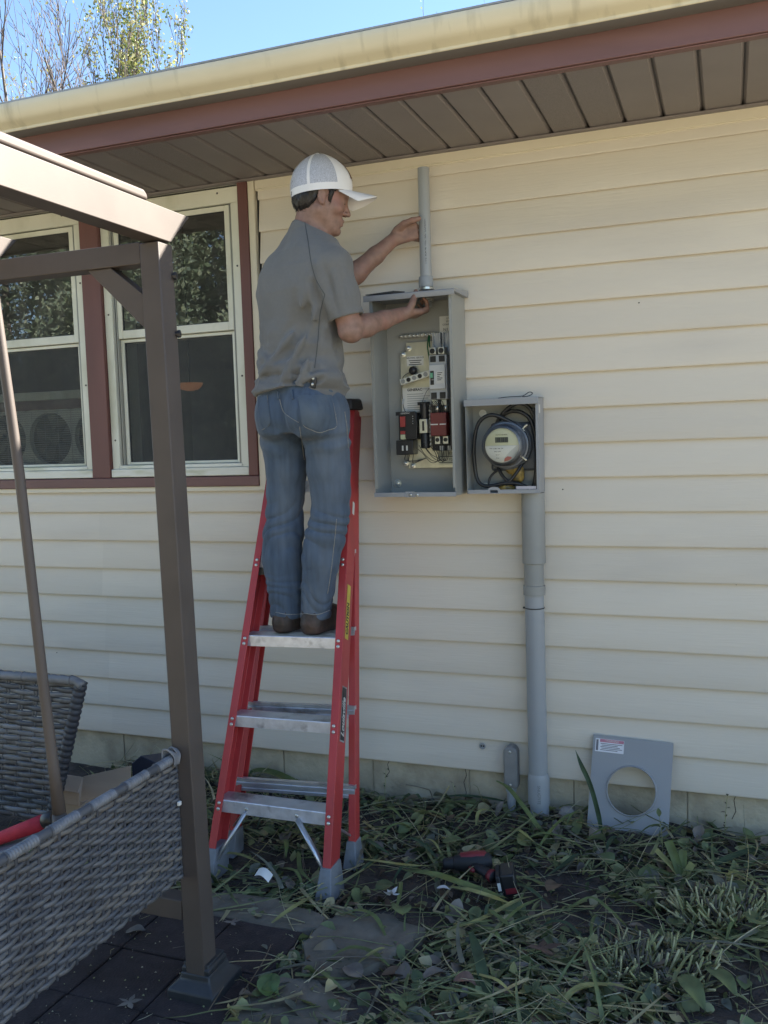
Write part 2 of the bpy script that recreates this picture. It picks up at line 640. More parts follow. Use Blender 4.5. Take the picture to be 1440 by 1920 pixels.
# soffit: strips with a dark V joint between them
sb = MB()
sb.box((XW0, -0.60, ZS + 0.012), (XW1, 0.16, ZS + 0.03))
sb.build('soffit_backing', M('soffit_joint', (0.09, 0.08, 0.078), 0.7), house)
ns = int((XW1 - XW0) / L)
for i in range(ns):
    x0 = XW0 + i * L + (-0.466 - XW0) % L - L
    x1 = x0 + L
    if x0 < XW0 or x1 > XW1:
        continue
    s_ = MB()
    e0, e1 = x0 + 0.0025, x1 - 0.0025
    pr = [(e0, ZS + 0.011), (e0 + 0.008, ZS), (e1 - 0.008, ZS), (e1, ZS + 0.011)]
    s_.prism(pr, lambda x, z: (x, -0.60, z), lambda x, z: (x, -0.012, z))
    s_.build('soffit_panel', m_perf if i % 6 in (1, 2) else m_soffit, house)
t = MB()
t.box((XW0, -0.045, ZS - 0.008), (XW1, -0.003, ZS - 0.0015))
t.box((XW0, -0.012, ZS - 0.016), (XW1, -0.003, ZS - 0.008))
t.build('soffit_channel', m_soffit, house, bevel=0.001)
t = MB()
t.box((XW0, -0.622, ZS - 0.002), (XW1, -0.601, 2.62))
t.box((XW0, -0.614, ZS - 0.007), (XW1, -0.585, ZS - 0.003))
t.build('fascia_board', m_red, house, bevel=0.003)

# K-style gutter
gp = [(-0.624, 2.611), (-0.688, 2.611), (-0.6905, 2.6125), (-0.6905, 2.6205), (-0.697, 2.6265), (-0.7115, 2.634), (-0.7225, 2.646), (-0.7285, 2.661),
      (-0.7315, 2.674), (-0.7325, 2.690), (-0.729, 2.696), (-0.717, 2.696), (-0.717, 2.690), (-0.7265, 2.688), (-0.7245, 2.672), (-0.716, 2.648), (-0.70, 2.634), (-0.685, 2.627), (-0.684, 2.6155), (-0.632, 2.6155),
      (-0.632, 2.70), (-0.624, 2.70)]
g = MB()
xs = np.linspace(XW0, XW1, 48)
nn = len(gp)
for x in xs:
    wob = 0.0016 * math.sin(x * 1.7) + 0.0008 * math.sin(x * 5.3)
    for (y, z) in gp:
        g.v.append((x, y + wob * 0.7 * (z - 2.6) / 0.1, z + wob))
for i in range(len(xs) - 1):
    for j in range(nn):
        g.f.append([i * nn + j, i * nn + (j + 1) % nn, (i + 1) * nn + (j + 1) % nn, (i + 1) * nn + j])
        g.mi.append(0)
g.f += [list(reversed(range(nn))), list(range((len(xs) - 1) * nn, len(xs) * nn))]
g.mi += [0, 0]
go = g.build('gutter', m_gut, house, auto=35)
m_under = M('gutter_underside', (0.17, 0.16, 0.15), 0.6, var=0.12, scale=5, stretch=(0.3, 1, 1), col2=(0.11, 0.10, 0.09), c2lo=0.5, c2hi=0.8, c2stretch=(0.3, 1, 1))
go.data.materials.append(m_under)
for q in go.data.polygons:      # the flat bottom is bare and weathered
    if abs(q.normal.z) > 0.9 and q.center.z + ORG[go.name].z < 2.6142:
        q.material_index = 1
t = MB()
t.beam((XW0, -0.716, 2.7005), (XW1, -0.716, 2.7005), 0.024, 0.006)
t.build('drip_edge', m_drip, house)

# roof, gable ends and the rest of the shell, so that the house shades its own wall
r_ = MB()
pit_ = 0.30
for (ya, za, yb, zb) in ((-0.66, 2.705, 4.0, 2.705 + 4.66 * pit_), (4.0, 2.705 + 4.66 * pit_, 8.7, 2.705)):
    r_.add([(XW0 - 0.6, ya, za), (XW1 + 3, ya, za), (XW1 + 3, yb, zb), (XW0 - 0.6, yb, zb), (XW0 - 0.6, ya, za + 0.03), (XW1 + 3, ya, za + 0.03), (XW1 + 3, yb, zb + 0.03), (XW0 - 0.6, yb, zb + 0.03)],
           [(0, 3, 2, 1), (4, 5, 6, 7), (0, 1, 5, 4), (1, 2, 6, 5), (2, 3, 7, 6), (3, 0, 4, 7)])
r_.build('roof', m_shing, house)
w = MB()
w.box((XW0, 0.16, 0), (XW0 + 0.1, 8.2, 2.7))
w.box((XW1 - 0.1, 0.16, 0), (XW1, 8.2, 2.7))
w.box((XW0, 8.1, 0), (XW1, 8.2, 2.7))
w.box((XW0, 0.16, 2.68), (XW1, 8.1, 2.70))
w.build('wall', m_vinyl, house)

# foundation: painted blocks with raked joints
f_ = MB()
f_.box((XW0, 0.010, -0.3), (XW1, 0.15, ZB + 0.0195))
f_.build('mortar_bed', m_mortar, house)
BL = 0.41
x = -2.607 - BL * 6
while x < XW1 - BL:
    for row, (z0, z1) in enumerate(((-0.28, -0.062), (-0.058, ZB + 0.012))):
        xo = x + (0.205 if row == 0 else 0)
        b = MB()
        b.box((xo + 0.0025, 0.0045, z0), (xo + BL - 0.0025, 0.0095, z1))
        b.build('foundation_block', m_conc, house, bevel=0.0015)
    x += BL

m_crack = M('crack', (0.06, 0.05, 0.04), 0.95)
for pts in ([(-0.985, 0.165), (-0.978, 0.13), (-0.99, 0.10), (-0.981, 0.06), (-0.986, 0.03)], [(-1.30, 0.165), (-1.312, 0.14), (-1.305, 0.11), (-1.325, 0.085)], [(0.02, 0.168), (0.012, 0.14), (0.018, 0.10), (0.005, 0.07)]):
    b = MB()
    b.tube([(x, 0.0042, z) for x, z in pts], 0.0013, 4)
    b.build('crack', m_crack, house)
for (x_, z_) in ((-0.585, 1.572), (-0.578, 1.262), (-1.66, 1.37), (0.02, 0.92), (-1.52, 0.60), (-0.30, 1.92), (-2.2, 0.38), (-2.95, 0.52)):
    b = MB()
    kk = int((z_ - ZB) / L)
    fz = (z_ - ZB - kk * L) / L
    b.lathe([(0.0028, 0), (0.0022, 0.0012)], (x_, -0.0185 + 0.0145 * fz, z_), (0, -1, 0), 8)
    b.build('nail_head', m_dark, house)

# ------------------------------------------------------------------ windows
m_alum = M('window_white', (0.70, 0.70, 0.60), 0.4, var=0.06, scale=6, col2=(0.46, 0.46, 0.33), c2lo=0.5, c2hi=0.8, c2scale=6, c2stretch=(1, 1, 0.5))
m_sill = M('window_sill', (0.72, 0.72, 0.64), 0.45, var=0.05, col2=(0.42, 0.43, 0.25), c2lo=0.5, c2hi=0.75, c2scale=9, c2stretch=(0.5, 1, 3))
m_gasket = M('gasket', (0.03, 0.03, 0.03), 0.6)
m_screenframe = M('grey_track', (0.36, 0.36, 0.33), 0.4, metal=0.3)
g_up = thin_glass('window_glass', 1.95, (0.8, 0.86, 0.84), wob=0.0002, haze=0.24)
g_lo = thin_glass('window_glass_screened', 1.4, (0.85, 0.9, 0.88), wob=0.0002, haze=0.20)
m_screen = veil('insect_screen', (0.105, 0.11, 0.11), 0.46)
m_screw = M('screw', (0.1, 0.1, 0.1), 0.4, metal=0.8)


def part_box(name, mat, parent, lo, hi):
    q = MB()
    q.box(lo, hi)
    return q.build(name, mat, parent)


def window(x0, x1, fan=False):
    """double-hung storm window: outer flange, channels, two sashes, screen below"""
    z0, z1 = 1.336, 2.532
    wd = thing('window', None, None, world_org(house))
    wd.parent = house
    wd.location = (0, 0, 0)
    zm = 1.945
    a = MB()                                 # flange on the wall
    fw = 0.040
    a.box((x0, -0.012, z1 - 0.075), (x1, 0.006, z1))
    a.box((x0, -0.012, z0 + 0.036), (x0 + fw, 0.006, z1 - 0.0755))
    a.box((x1 - fw, -0.012, z0 + 0.036), (x1, 0.006, z1 - 0.0755))
    a.build('window_frame', m_alum, wd, bevel=0.002)
    s_ = MB()
    s_.box((x0, -0.026, z0), (x1, 0.02, z0 + 0.0355))
    s_.box((x0 + 0.03, -0.012, z0 + 0.036), (x1 - 0.03, 0.03, z0 + 0.052))
    s_.build('sill', m_sill, wd, bevel=0.003)
    for xa, sg in ((x0 + fw, 1), (x1 - fw, -1)):
        lo_, hi_ = sorted((xa, xa + sg * 0.007))
        part_box('track', m_screenframe, wd, (lo_, -0.004, z0 + 0.0525), (hi_, 0.03, z1 - 0.076))
        lo_, hi_ = sorted((xa + sg * 0.011, xa + sg * 0.015))
        part_box('track', m_screenframe, wd, (lo_, -0.001, z0 + 0.0525), (hi_, 0.03, z1 - 0.076))
    xa, xb = x0 + fw + 0.016, x1 - fw - 0.016

    def sash(nm, za, zb, y, st, top, bot):
        q = MB()
        q.box((xa, y - 0.009, za), (xa + st, y + 0.009, zb))
        q.box((xb - st, y - 0.009, za), (xb, y + 0.009, zb))
        q.box((xa + st, y - 0.0085, zb - top), (xb - st, y + 0.0085, zb))
        q.box((xa + st, y - 0.0085, za), (xb - st, y + 0.0085, za + bot))
        q.build(nm, m_alum, wd, bevel=0.0025)
        gsk = MB()
        e = 0.003
        for (p0, p1) in (((xa + st, y - 0.004, za + bot), (xa + st + e, y + 0.004, zb - top)), ((xb - st - e, y - 0.004, za + bot), (xb - st, y + 0.004, zb - top)),
                         ((xa + st + e, y - 0.004, zb - top - e), (xb - st - e, y + 0.004, zb - top)), ((xa + st + e, y - 0.004, za + bot), (xb - st - e, y + 0.004, za + bot + e))):
            gsk.box(p0, p1)
        gsk.build('gasket', m_gasket, wd)
        return (xa + st, xb - st, za + bot, zb - top)

    u = sash('upper_sash', zm - 0.002, z1 - 0.078, 0.010, 0.024, 0.022, 0.036)
    pn = MB()
    pn.add([(u[0], 0.010, u[2]), (u[1], 0.0105, u[2]), (u[1], 0.0112, u[3]), (u[0], 0.0108, u[3])], [(0, 1, 2, 3)])
    pn.build('pane', g_up, wd)
    lz = sash('screen_frame', z0 + 0.053, zm - 0.004, 0.024, 0.018, 0.014, 0.012)
    pn = MB()
    pn.add([(lz[0], 0.026, lz[2]), (lz[1], 0.0262, lz[2]), (lz[1], 0.0268, lz[3]), (lz[0], 0.0265, lz[3])], [(0, 1, 2, 3)])
    pn.build('pane', g_lo, wd)
    sc = MB()
    sc.add([(lz[0], 0.0205, lz[2]), (lz[1], 0.0205, lz[2]), (lz[1], 0.0205, lz[3]), (lz[0], 0.0205, lz[3])], [(0, 1, 2, 3)])
    sc.build('insect_screen', m_screen, wd)
    # inner prime sash rail (raised where a fan stands in the opening)
    zr = 1.70 if fan else 1.93
    ir = MB()
    ir.box((xa, 0.07, zr), (xb, 0.10, zr + 0.04))
    ir.build('inner_rail', m_alum, wd, bevel=0.004)
    for (p0, p1) in (((x0 + 0.01, 0.06, z0), (x0 + 0.045, 0.148, z1)), ((x1 - 0.045, 0.06, z0), (x1 - 0.01, 0.148, z1))):
        part_box('inner_jamb', m_alum, wd, p0, p1)
    for (sx, sz) in ((x0 + 0.02, 1.5), (x0 + 0.02, 2.05), (x1 - 0.02, 1.75), (x1 - 0.02, 2.2), (x0 + 0.25, z1 - 0.03), (x1 - 0.1, z1 - 0.03)):
        sw = MB()
        sw.lathe([(0.0045, 0), (0.003, 0.003)], (sx, -0.0121, sz), (0, -1, 0), 10)
        sw.build('screw', m_screw, wd)
    return wd


window(-2.572, -1.880)
window(-3.55, -2.674, fan=True)

# twin window fan standing in the left window
m_fan = M('fan_plastic', (0.72, 0.73, 0.70), 0.5, var=0.05)
m_blade = M('fan_blade', (0.05, 0.055, 0.06), 0.4)
m_grille = M('fan_grille', (0.35, 0.36, 0.38), 0.45)
fan = thing('window_fan', 'twin fan with round openings standing behind the lower left window screen', 'fan', (-3.02, 0.10, 1.34))
fx0, fx1, fz0, fz1 = -3.40, -2.715, 1.39, 1.655
# body plate with two round holes: rings of quads
fb = MB()
fcx = [fx0 + 0.195, fx1 - 0.12]
fcx = [-2.985, -2.72]
fcz = 1.52
fr_ = 0.122
npl = 48
for cx in (-3.25, -2.985, -2.72):
    hw = 0.1325
    pts_in = [(cx + fr_ * math.cos(2 * PI * k / npl), fcz + fr_ * math.sin(2 * PI * k / npl)) for k in range(npl)]
    pts_out = []
    for k in range(npl):
        c_, s_ = math.cos(2 * PI * k / npl), math.sin(2 * PI * k / npl)
        sc_ = min(hw / max(abs(c_), 1e-6), (0.13 if s_ < 0 else 0.135) / max(abs(s_), 1e-6))
        pts_out.append((cx + c_ * sc_, fcz + s_ * sc_))
    b0 = len(fb.v)
    fb.v += [(x, 0.075, z) for x, z in pts_in] + [(x, 0.075, z) for x, z in pts_out] + [(x, 0.105, z) for x, z in pts_in]
    for k in range(npl):
        k2 = (k + 1) % npl
        fb.f += [[b0 + k, b0 + k2, b0 + npl + k2, b0 + npl + k], [b0 + k, b0 + 2 * npl + k, b0 + 2 * npl + k2, b0 + k2]]
        fb.mi += [0, 0]
fb.build('fan_body', m_fan, fan)
for cx in (-3.25, -2.985, -2.72):
    bl = MB()
    bl.lathe([(0.03, 0), (0.03, 0.02), (0.02, 0.026)], (cx, 0.125, fcz), (0, -1, 0), 20)
    for q in range(5):
        a = q * 2 * PI / 5 + cx * 7
        pr = []
        for (rr, da) in ((0.028, -0.3), (0.075, -0.42), (0.112, -0.36), (0.114, 0.25), (0.07, 0.3), (0.028, 0.3)):
            pr.append((rr, a + da))
        bl.prism(pr, lambda r, t_: (cx + r * math.cos(t_), 0.112 + 0.01 * math.sin(3 * (t_ - a)), fcz + r * math.sin(t_)),
                 lambda r, t_: (cx + r * math.cos(t_), 0.115 + 0.01 * math.sin(3 * (t_ - a)), fcz + r * math.sin(t_)))
    bl.build('fan_blades', m_blade, fan)
gr = MB()
for k in range(26):
    z = 1.392 + k * 0.0102
    gr.tube([(-3.385, 0.070, z), (-2.59, 0.070, z)], 0.0012, 4, caps=False)
for k in range(11):
    x = -3.38 + k * 0.075
    gr.tube([(x, 0.0685, 1.39), (x, 0.0685, 1.652)], 0.0012, 4, caps=False)
gr.build('fan_grille', m_grille, fan)
fl = MB()
fl.box((-3.39, 0.066, 1.656), (-2.59, 0.106, 1.699))
fl.build('fan_top_panel', m_red, fan)

# a lamp glowing in the dark room, seen through the lower right window
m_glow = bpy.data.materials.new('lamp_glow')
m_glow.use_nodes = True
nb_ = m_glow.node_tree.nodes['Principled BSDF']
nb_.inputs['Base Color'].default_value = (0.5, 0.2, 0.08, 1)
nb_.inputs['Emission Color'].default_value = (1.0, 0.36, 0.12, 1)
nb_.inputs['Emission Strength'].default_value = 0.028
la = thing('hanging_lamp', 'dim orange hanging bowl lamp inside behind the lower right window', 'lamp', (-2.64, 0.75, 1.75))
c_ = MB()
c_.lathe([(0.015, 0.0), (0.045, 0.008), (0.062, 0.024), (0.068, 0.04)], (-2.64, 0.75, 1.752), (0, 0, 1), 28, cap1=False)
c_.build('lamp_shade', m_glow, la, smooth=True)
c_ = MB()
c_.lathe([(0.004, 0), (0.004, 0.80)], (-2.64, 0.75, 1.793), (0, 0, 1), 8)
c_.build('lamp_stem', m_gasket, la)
# ================================================================== electrical boxes on the wall
m_enam = M('grey_enamel', (0.30, 0.305, 0.285), 0.42, var=0.05, scale=4, col2=(0.25, 0.255, 0.24), c2lo=0.5, c2hi=0.8, bump=0.0003, bscale=300)
m_enam2 = M('grey_enamel_cover', (0.30, 0.31, 0.325), 0.45, var=0.03, scale=4, bump=0.0002, bscale=300)
m_galv = M('galvanised', (0.62, 0.60, 0.48), 0.38, metal=0.75, var=0.15, scale=22, bump=0.0006, bscale=60, stretch=(1, 1, 0.5))
m_zinc = M('zinc', (0.62, 0.62, 0.58), 0.3, metal=0.8, var=0.1, scale=40)
m_alu = M('aluminium', (0.55, 0.56, 0.58), 0.33, metal=0.75, var=0.12, scale=12, col2=(0.2, 0.2, 0.2), c2lo=0.55, c2hi=0.75, c2scale=14, bump=0.0006, bscale=80)
m_blk = M('black_plastic', (0.018, 0.018, 0.02), 0.4, var=0.2, scale=30)
m_brk = M('breaker_grey', (0.42, 0.44, 0.45), 0.45, var=0.03)
m_brk2 = M('breaker_light', (0.58, 0.59, 0.58), 0.45, var=0.03)
m_labw = M('label_white', (0.66, 0.65, 0.60), 0.55, var=0.04)
m_ink = M('ink', (0.03, 0.03, 0.03), 0.7)
m_cored = M('contactor_red', (0.17, 0.03, 0.028), 0.45, var=0.06)
m_redp = M('red_plastic', (0.42, 0.03, 0.03), 0.45)
m_green = M('green_wire', (0.01, 0.09, 0.03), 0.4)
m_cable = M('cable_black', (0.02, 0.021, 0.023), 0.38, var=0.2, scale=40)
m_yel = M('yellow_grommet', (0.60, 0.60, 0.30), 0.4)
m_ylab = M('yellow_label', (0.55, 0.45, 0.06), 0.5, var=0.12, scale=50)
m_pvc = M('grey_pvc', (0.31, 0.33, 0.345), 0.42, var=0.04, scale=9, stretch=(1, 1, 0.2), bump=0.0003, bscale=90)
m_pvc2 = M('grey_pvc_warm', (0.275, 0.28, 0.265), 0.5, var=0.06, scale=7, col2=(0.2, 0.19, 0.16), c2lo=0.55, c2hi=0.8, c2stretch=(1, 1, 0.3))
m_resin = M('duct_seal', (0.42, 0.29, 0.08), 0.5, var=0.3, scale=60, bump=0.003, bscale=90, col2=(0.12, 0.1, 0.05), c2scale=40)
m_gold = M('meter_yellow', (0.60, 0.57, 0.36), 0.5)
m_glass = thin_glass('meter_glass', 1.35, (0.93, 0.95, 0.95))


def dome(mb, c, r, h, axis=(0, -1, 0), n=16):
    mb.lathe([(r, 0), (r * 0.92, h * 0.45), (r * 0.6, h * 0.85), (r * 0.2, h)], c, axis, n)


def part(parent, name, mat, lo, hi, bevel=0.0):
    b_ = MB()
    b_.box(lo, hi)
    return b_.build(name, mat, parent, bevel=bevel)


# ---- transfer switch
PX0, PX1, PZ0, PZ1, PF = -1.250, -0.934, 1.254, 1.986, -0.195
sw = thing('transfer_switch', 'tall open grey electrical enclosure with breakers and a red contactor inside, left of the meter', 'electrical box', (-1.09, -0.02, 1.254))
part(sw, 'back_panel', m_enam, (PX0 + 0.002, -0.0205, PZ0), (PX1 - 0.002, -0.0185, PZ1))
a = MB()
a.box((PX0, PF, PZ0), (PX0 + 0.002, -0.021, PZ1))
a.box((PX0 + 0.002, PF, PZ0 + 0.03), (PX0 + 0.012, PF + 0.002, PZ1))
a.build('side_panel', m_enam, sw)
a = MB()
a.box((PX1 - 0.002, PF, PZ0), (PX1, -0.0185, PZ1))
a.box((PX1 - 0.010, PF, PZ0 + 0.03), (PX1 - 0.002, PF + 0.002, PZ1))
a.build('side_panel', m_enam, sw)
a = MB()
a.prism([(PF - 0.014, PZ1 - 0.012), (PF - 0.0155, PZ1 - 0.010), (PF - 0.0155, PZ1 + 0.008), (PF - 0.012, PZ1 + 0.011), (-0.019, PZ1 + 0.028), (-0.019, PZ1 + 0.001), (PF - 0.012, PZ1 + 0.001)],
        lambda y, z: (PX0 - 0.018, y, z), lambda y, z: (PX1 + 0.016, y, z))
a.build('rain_hood', m_enam2, sw, bevel=0.0012)
a = MB()
a.box((PX0 + 0.002, PF, PZ0), (PX1 - 0.002, -0.021, PZ0 + 0.002))
a.box((PX0 - 0.001, PF - 0.008, PZ0 - 0.002), (-1.128, PF - 0.0005, PZ0 + 0.014))
a.box((-1.092, PF - 0.008, PZ0 - 0.002), (PX1 + 0.001, PF - 0.0005, PZ0 + 0.014))
a.box((-1.128, PF - 0.005, PZ0 - 0.004), (-1.092, PF - 0.0005, PZ0 + 0.017))
a.build('bottom_lip', m_enam2, sw)
for sx in (-1.106, -1.081):
    a = MB()
    dome(a, (sx, PF - 0.0075, PZ0 + 0.005), 0.006, 0.005)
    a.build('screw', m_zinc, sw, smooth=True)
for (sx, sz) in ((-1.222, 1.972 - 0.03), (-1.222, 1.293)):
    a = MB()
    a.lathe([(0.016, 0), (0.016, 0.002), (0.009, 0.003), (0.0085, 0.006), (0.004, 0.0075)], (sx, -0.0208, sz), (0, -1, 0), 20)
    a.build('mounting_screw', m_zinc, sw, auto=40)
a = MB()
a.lathe([(0.0165, 0), (0.0165, 0.003), (0.013, 0.006), (0.006, 0.0065), (0.005, 0.0045)], (-0.957, -0.0208, 1.341), (0, -1, 0), 24)
a.build('grommet', m_yel, sw, auto=40)
# mounting plate with clipped corners
a = MB()
a.prism([(-1.19, 1.42), (-1.168, 1.42), (-1.168, 1.352), (-0.975, 1.352), (-0.975, 1.80), (-1.055, 1.835), (-1.165, 1.835), (-1.165, 1.80), (-1.19, 1.80)],
        lambda x, z: (x, -0.0375, z), lambda x, z: (x, -0.0345, z))
a.build('mounting_plate', m_galv, sw, bevel=0.0008)
for (sx, sz) in ((-1.178, 1.79), (-1.155, 1.812), (-1.15, 1.362), (-1.178, 1.372)):
    a = MB()
    a.lathe([(0.011, 0), (0.011, 0.003), (0.006, 0.004), (0.006, 0.014), (0.003, 0.016)], (sx, -0.038, sz), (0, -1, 0), 16)
    a.build('standoff', m_zinc, sw, auto=40)
part(sw, 'ground_bar', m_zinc, (-1.186, -0.046, 1.852), (-1.045, -0.036, 1.866), 0.001)
for k in range(8):
    a = MB()
    dome(a, (-1.181 + k * 0.0165, -0.046, 1.859), 0.0062, 0.006, n=12)
    a.build('screw', m_zinc, sw, smooth=True)
for cx in (-1.037, -0.997):
    a = MB()
    a.box((cx - 0.016, -0.055, 1.79), (cx - 0.012, -0.036, 1.862))
    a.box((cx + 0.012, -0.055, 1.79), (cx + 0.016, -0.036, 1.862))
    a.box((cx - 0.012, -0.042, 1.79), (cx + 0.012, -0.038, 1.862))
    a.build('wire_channel', m_brk, sw)
# main breaker
BX0, BX1 = -1.052, -0.984
part(sw, 'breaker', m_brk, (BX0, -0.105, 1.610), (BX1, -0.042, 1.775), 0.002)
part(sw, 'breaker_face', m_brk2, (BX0 + 0.002, -0.116, 1.648), (BX1 - 0.004, -0.1055, 1.738), 0.002)
part(sw, 'breaker_label', m_labw, (BX0 + 0.030, -0.1172, 1.668), (BX1 - 0.008, -0.1165, 1.712))
part(sw, 'breaker_window', m_blk, (BX0 + 0.007, -0.1185, 1.664), (BX0 + 0.021, -0.1163, 1.716), 0.0008)
part(sw, 'breaker_handle', M('toggle_green', (0.16, 0.42, 0.25), 0.4), (BX0 + 0.009, -0.128, 1.689), (BX0 + 0.019, -0.1186, 1.708), 0.001)
for cx in (BX0 + 0.016, BX1 - 0.018):
    b_ = MB()
    b_.box((cx - 0.0125, -0.112, 1.776), (cx + 0.0125, -0.07, 1.803))
    b_.build('lug', m_zinc, sw, bevel=0.0015)
    b_ = MB()
    b_.lathe([(0.0098, 0), (0.0098, 0.002), (0.0065, 0.002), (0.0065, -0.002)], (cx, -0.1121, 1.789), (0, -1, 0), 18)
    b_.build('lug_screw', m_blk, sw, auto=40)
    part(sw, 'terminal_window', m_blk, (cx - 0.011, -0.1075, 1.749), (cx + 0.011, -0.1055, 1.7705))
    part(sw, 'terminal_window', m_blk, (cx - 0.011, -0.1075, 1.6125), (cx + 0.011, -0.1055, 1.636))
    b_ = MB()
    b_.box((cx - 0.011, -0.095, 1.588), (cx + 0.011, -0.062, 1.6095))
    b_.build('lug', m_zinc, sw, bevel=0.0015)
text('lettering', 'ON', 0.006, m_labw, sw, (BX0 + 0.011, -0.1188, 1.683), (1, 0, 0), (0, 0, 1))
for k in range(5):
    part(sw, 'printed_line', m_ink, (BX0 + 0.034, -0.1176, 1.706 - k * 0.0065), (BX1 - 0.014 - (k % 3) * 0.005, -0.1173, 1.7085 - k * 0.0065))
# bar of sockets hanging askew, black knob, tethers
rot = Matrix.Translation((-1.118, -0.072, 1.697)) @ Matrix.Rotation(math.radians(-14), 4, 'Y')
a = MB()
a.box((-0.062, -0.009, -0.0115), (0.062, 0.009, 0.0115), rot)
a.build('lug_bar', M('lug_bar', (0.72, 0.72, 0.64), 0.35, metal=0.3), sw, bevel=0.0012)
for k in range(5):
    a = MB()
    c0 = rot @ Vector((-0.050 + k * 0.0235, -0.0092, 0))
    a.lathe([(0.0085, 0), (0.0085, 0.0012), (0.0068, 0.0012), (0.0062, 0.0003), (0.003, 0.0004)], c0, (0, -1, 0), 18)
    a.build('socket', m_blk if k % 2 else m_enam, sw, auto=40)
a = MB()
a.lathe([(0.012, 0), (0.016, 0.006), (0.0165, 0.016), (0.012, 0.024), (0.004, 0.027)], (-1.134, -0.040, 1.726), (0, -1, 0), 24)
a.build('knob', m_blk, sw, smooth=True)


def wire(pts, r, mat, name='wire', n=20, seg=6):
    b_ = MB()
    b_.tube(spline(pts, n), r, seg)
    return b_.build(name, mat, sw, smooth=True)


wire([(-1.064, -0.05, 1.855), (-1.060, -0.07, 1.82), (-1.053, -0.075, 1.78), (-1.058, -0.06, 1.70)], 0.0028, m_green)
wire([(-1.068, -0.05, 1.855), (-1.066, -0.075, 1.81), (-1.058, -0.08, 1.76), (-1.062, -0.06, 1.71)], 0.0028, m_green)
wire([(-1.145, -0.052, 1.722), (-1.176, -0.055, 1.70), (-1.182, -0.05, 1.64), (-1.172, -0.055, 1.575), (-1.13, -0.07, 1.545), (-1.105, -0.06, 1.535)], 0.0013, m_blk)
wire([(-1.178, -0.05, 1.62), (-1.180, -0.05, 1.61), (-1.181, -0.05, 1.60)], 0.004, m_brk, 'ferrule')
wire([(-1.10, -0.06, 1.60), (-1.075, -0.08, 1.64), (-1.056, -0.08, 1.66)], 0.0009, m_blk)
# labels on the plate
part(sw, 'label', m_labw, (-1.163, -0.0385, 1.745), (-1.096, -0.0377, 1.782))
text('lettering', 'NEUTRAL SERVICE', 0.0085, m_ink, sw, (-1.1295, -0.0388, 1.775), (1, 0, 0), (0, 0, 1), 'CENTER')
for k in range(3):
    part(sw, 'printed_line', m_ink, (-1.155 + (k % 2) * 0.004, -0.039, 1.7635 - k * 0.0075), (-1.104 - (k % 2) * 0.005, -0.0387, 1.7665 - k * 0.0075))
part(sw, 'data_label', m_labw, (-1.187, -0.0385, 1.545), (-1.062, -0.0377, 1.662))
text('lettering', 'GENERAC', 0.0135, m_ink, sw, (-1.165, -0.0388, 1.6535), (1, 0, 0), (0, 0, 1), bold=0.0004)
text('lettering', 'AUTOMATIC TRANSFER SWITCH', 0.0048, m_ink, sw, (-1.105, -0.0388, 1.655), (1, 0, 0), (0, 0, 1))
for k in range(9):
    part(sw, 'printed_line', M('ink_grey', (0.22, 0.22, 0.2), 0.7), (-1.166, -0.039, 1.636 - k * 0.0085), (-1.10 + ((k * 7) % 4) * 0.009, -0.0387, 1.638 - k * 0.0085))
part(sw, 'label', m_labw, (-1.033, -0.0215, 1.862), (-0.9365, -0.0207, 1.926))
for k, s_ in enumerate(('UTILITY', 'SOURCE', 'CONNECTION')):
    text('lettering', s_, 0.0095, m_ink, sw, (-0.989, -0.0217, 1.917 - k * 0.0115), (1, 0, 0), (0, 0, 1), 'CENTER')
text('lettering', 'N1    N2', 0.0165, m_ink, sw, (-0.9885, -0.0217, 1.875), (1, 0, 0), (0, 0, 1), 'CENTER')
part(sw, 'label', M('label_cream', (0.58, 0.57, 0.42), 0.5), (-1.045, -0.0385, 1.364), (-0.977, -0.0377, 1.424))
text('lettering', 'E1   E2', 0.0135, m_ink, sw, (-1.010, -0.0388, 1.406), (1, 0, 0), (0, 0, 1), 'CENTER')
text('lettering', 'T1   T2', 0.0135, m_ink, sw, (-1.010, -0.0388, 1.381), (1, 0, 0), (0, 0, 1), 'CENTER')
for k in range(3):
    part(sw, 'printed_line', m_ink, (-1.038, -0.039, 1.4165 - k * 0.023), (-0.985, -0.0387, 1.419 - k * 0.023))
# controller module
part(sw, 'controller', m_blk, (-1.186, -0.090, 1.463), (-1.113, -0.038, 1.566), 0.002)
part(sw, 'controller', m_blk, (-1.197, -0.080, 1.556), (-1.119, -0.0905, 1.570), 0.001)
part(sw, 'controller', m_blk, (-1.196, -0.098, 1.406), (-1.128, -0.038, 1.461), 0.002)
text('lettering', 'GENERAC', 0.0085, m_labw, sw, (-1.177, -0.0906, 1.5635), (1, 0, 0), (0, 0, 1))
part(sw, 'relay', M('relay_red', (0.34, 0.05, 0.045), 0.4), (-1.177, -0.0985, 1.512), (-1.157, -0.0905, 1.552), 0.001)
part(sw, 'relay', M('relay_red', (0.34, 0.05, 0.045), 0.4), (-1.177, -0.0975, 1.484), (-1.159, -0.0905, 1.497), 0.001)
part(sw, 'sticker', M('sticker_pale', (0.5, 0.52, 0.33), 0.5), (-1.177, -0.0978, 1.4645), (-1.159, -0.0905, 1.483), 0.0005)
for k in range(2):
    part(sw, 'terminal', m_labw, (-1.172 + k * 0.017, -0.0995, 1.422), (-1.166 + k * 0.017, -0.0983, 1.441))
for k in range(4):
    a = MB()
    dome(a, (-1.128 , -0.0905, 1.551 - k * 0.009), 0.0022, 0.002, n=8)
    a.build('screw', m_zinc, sw, smooth=True)
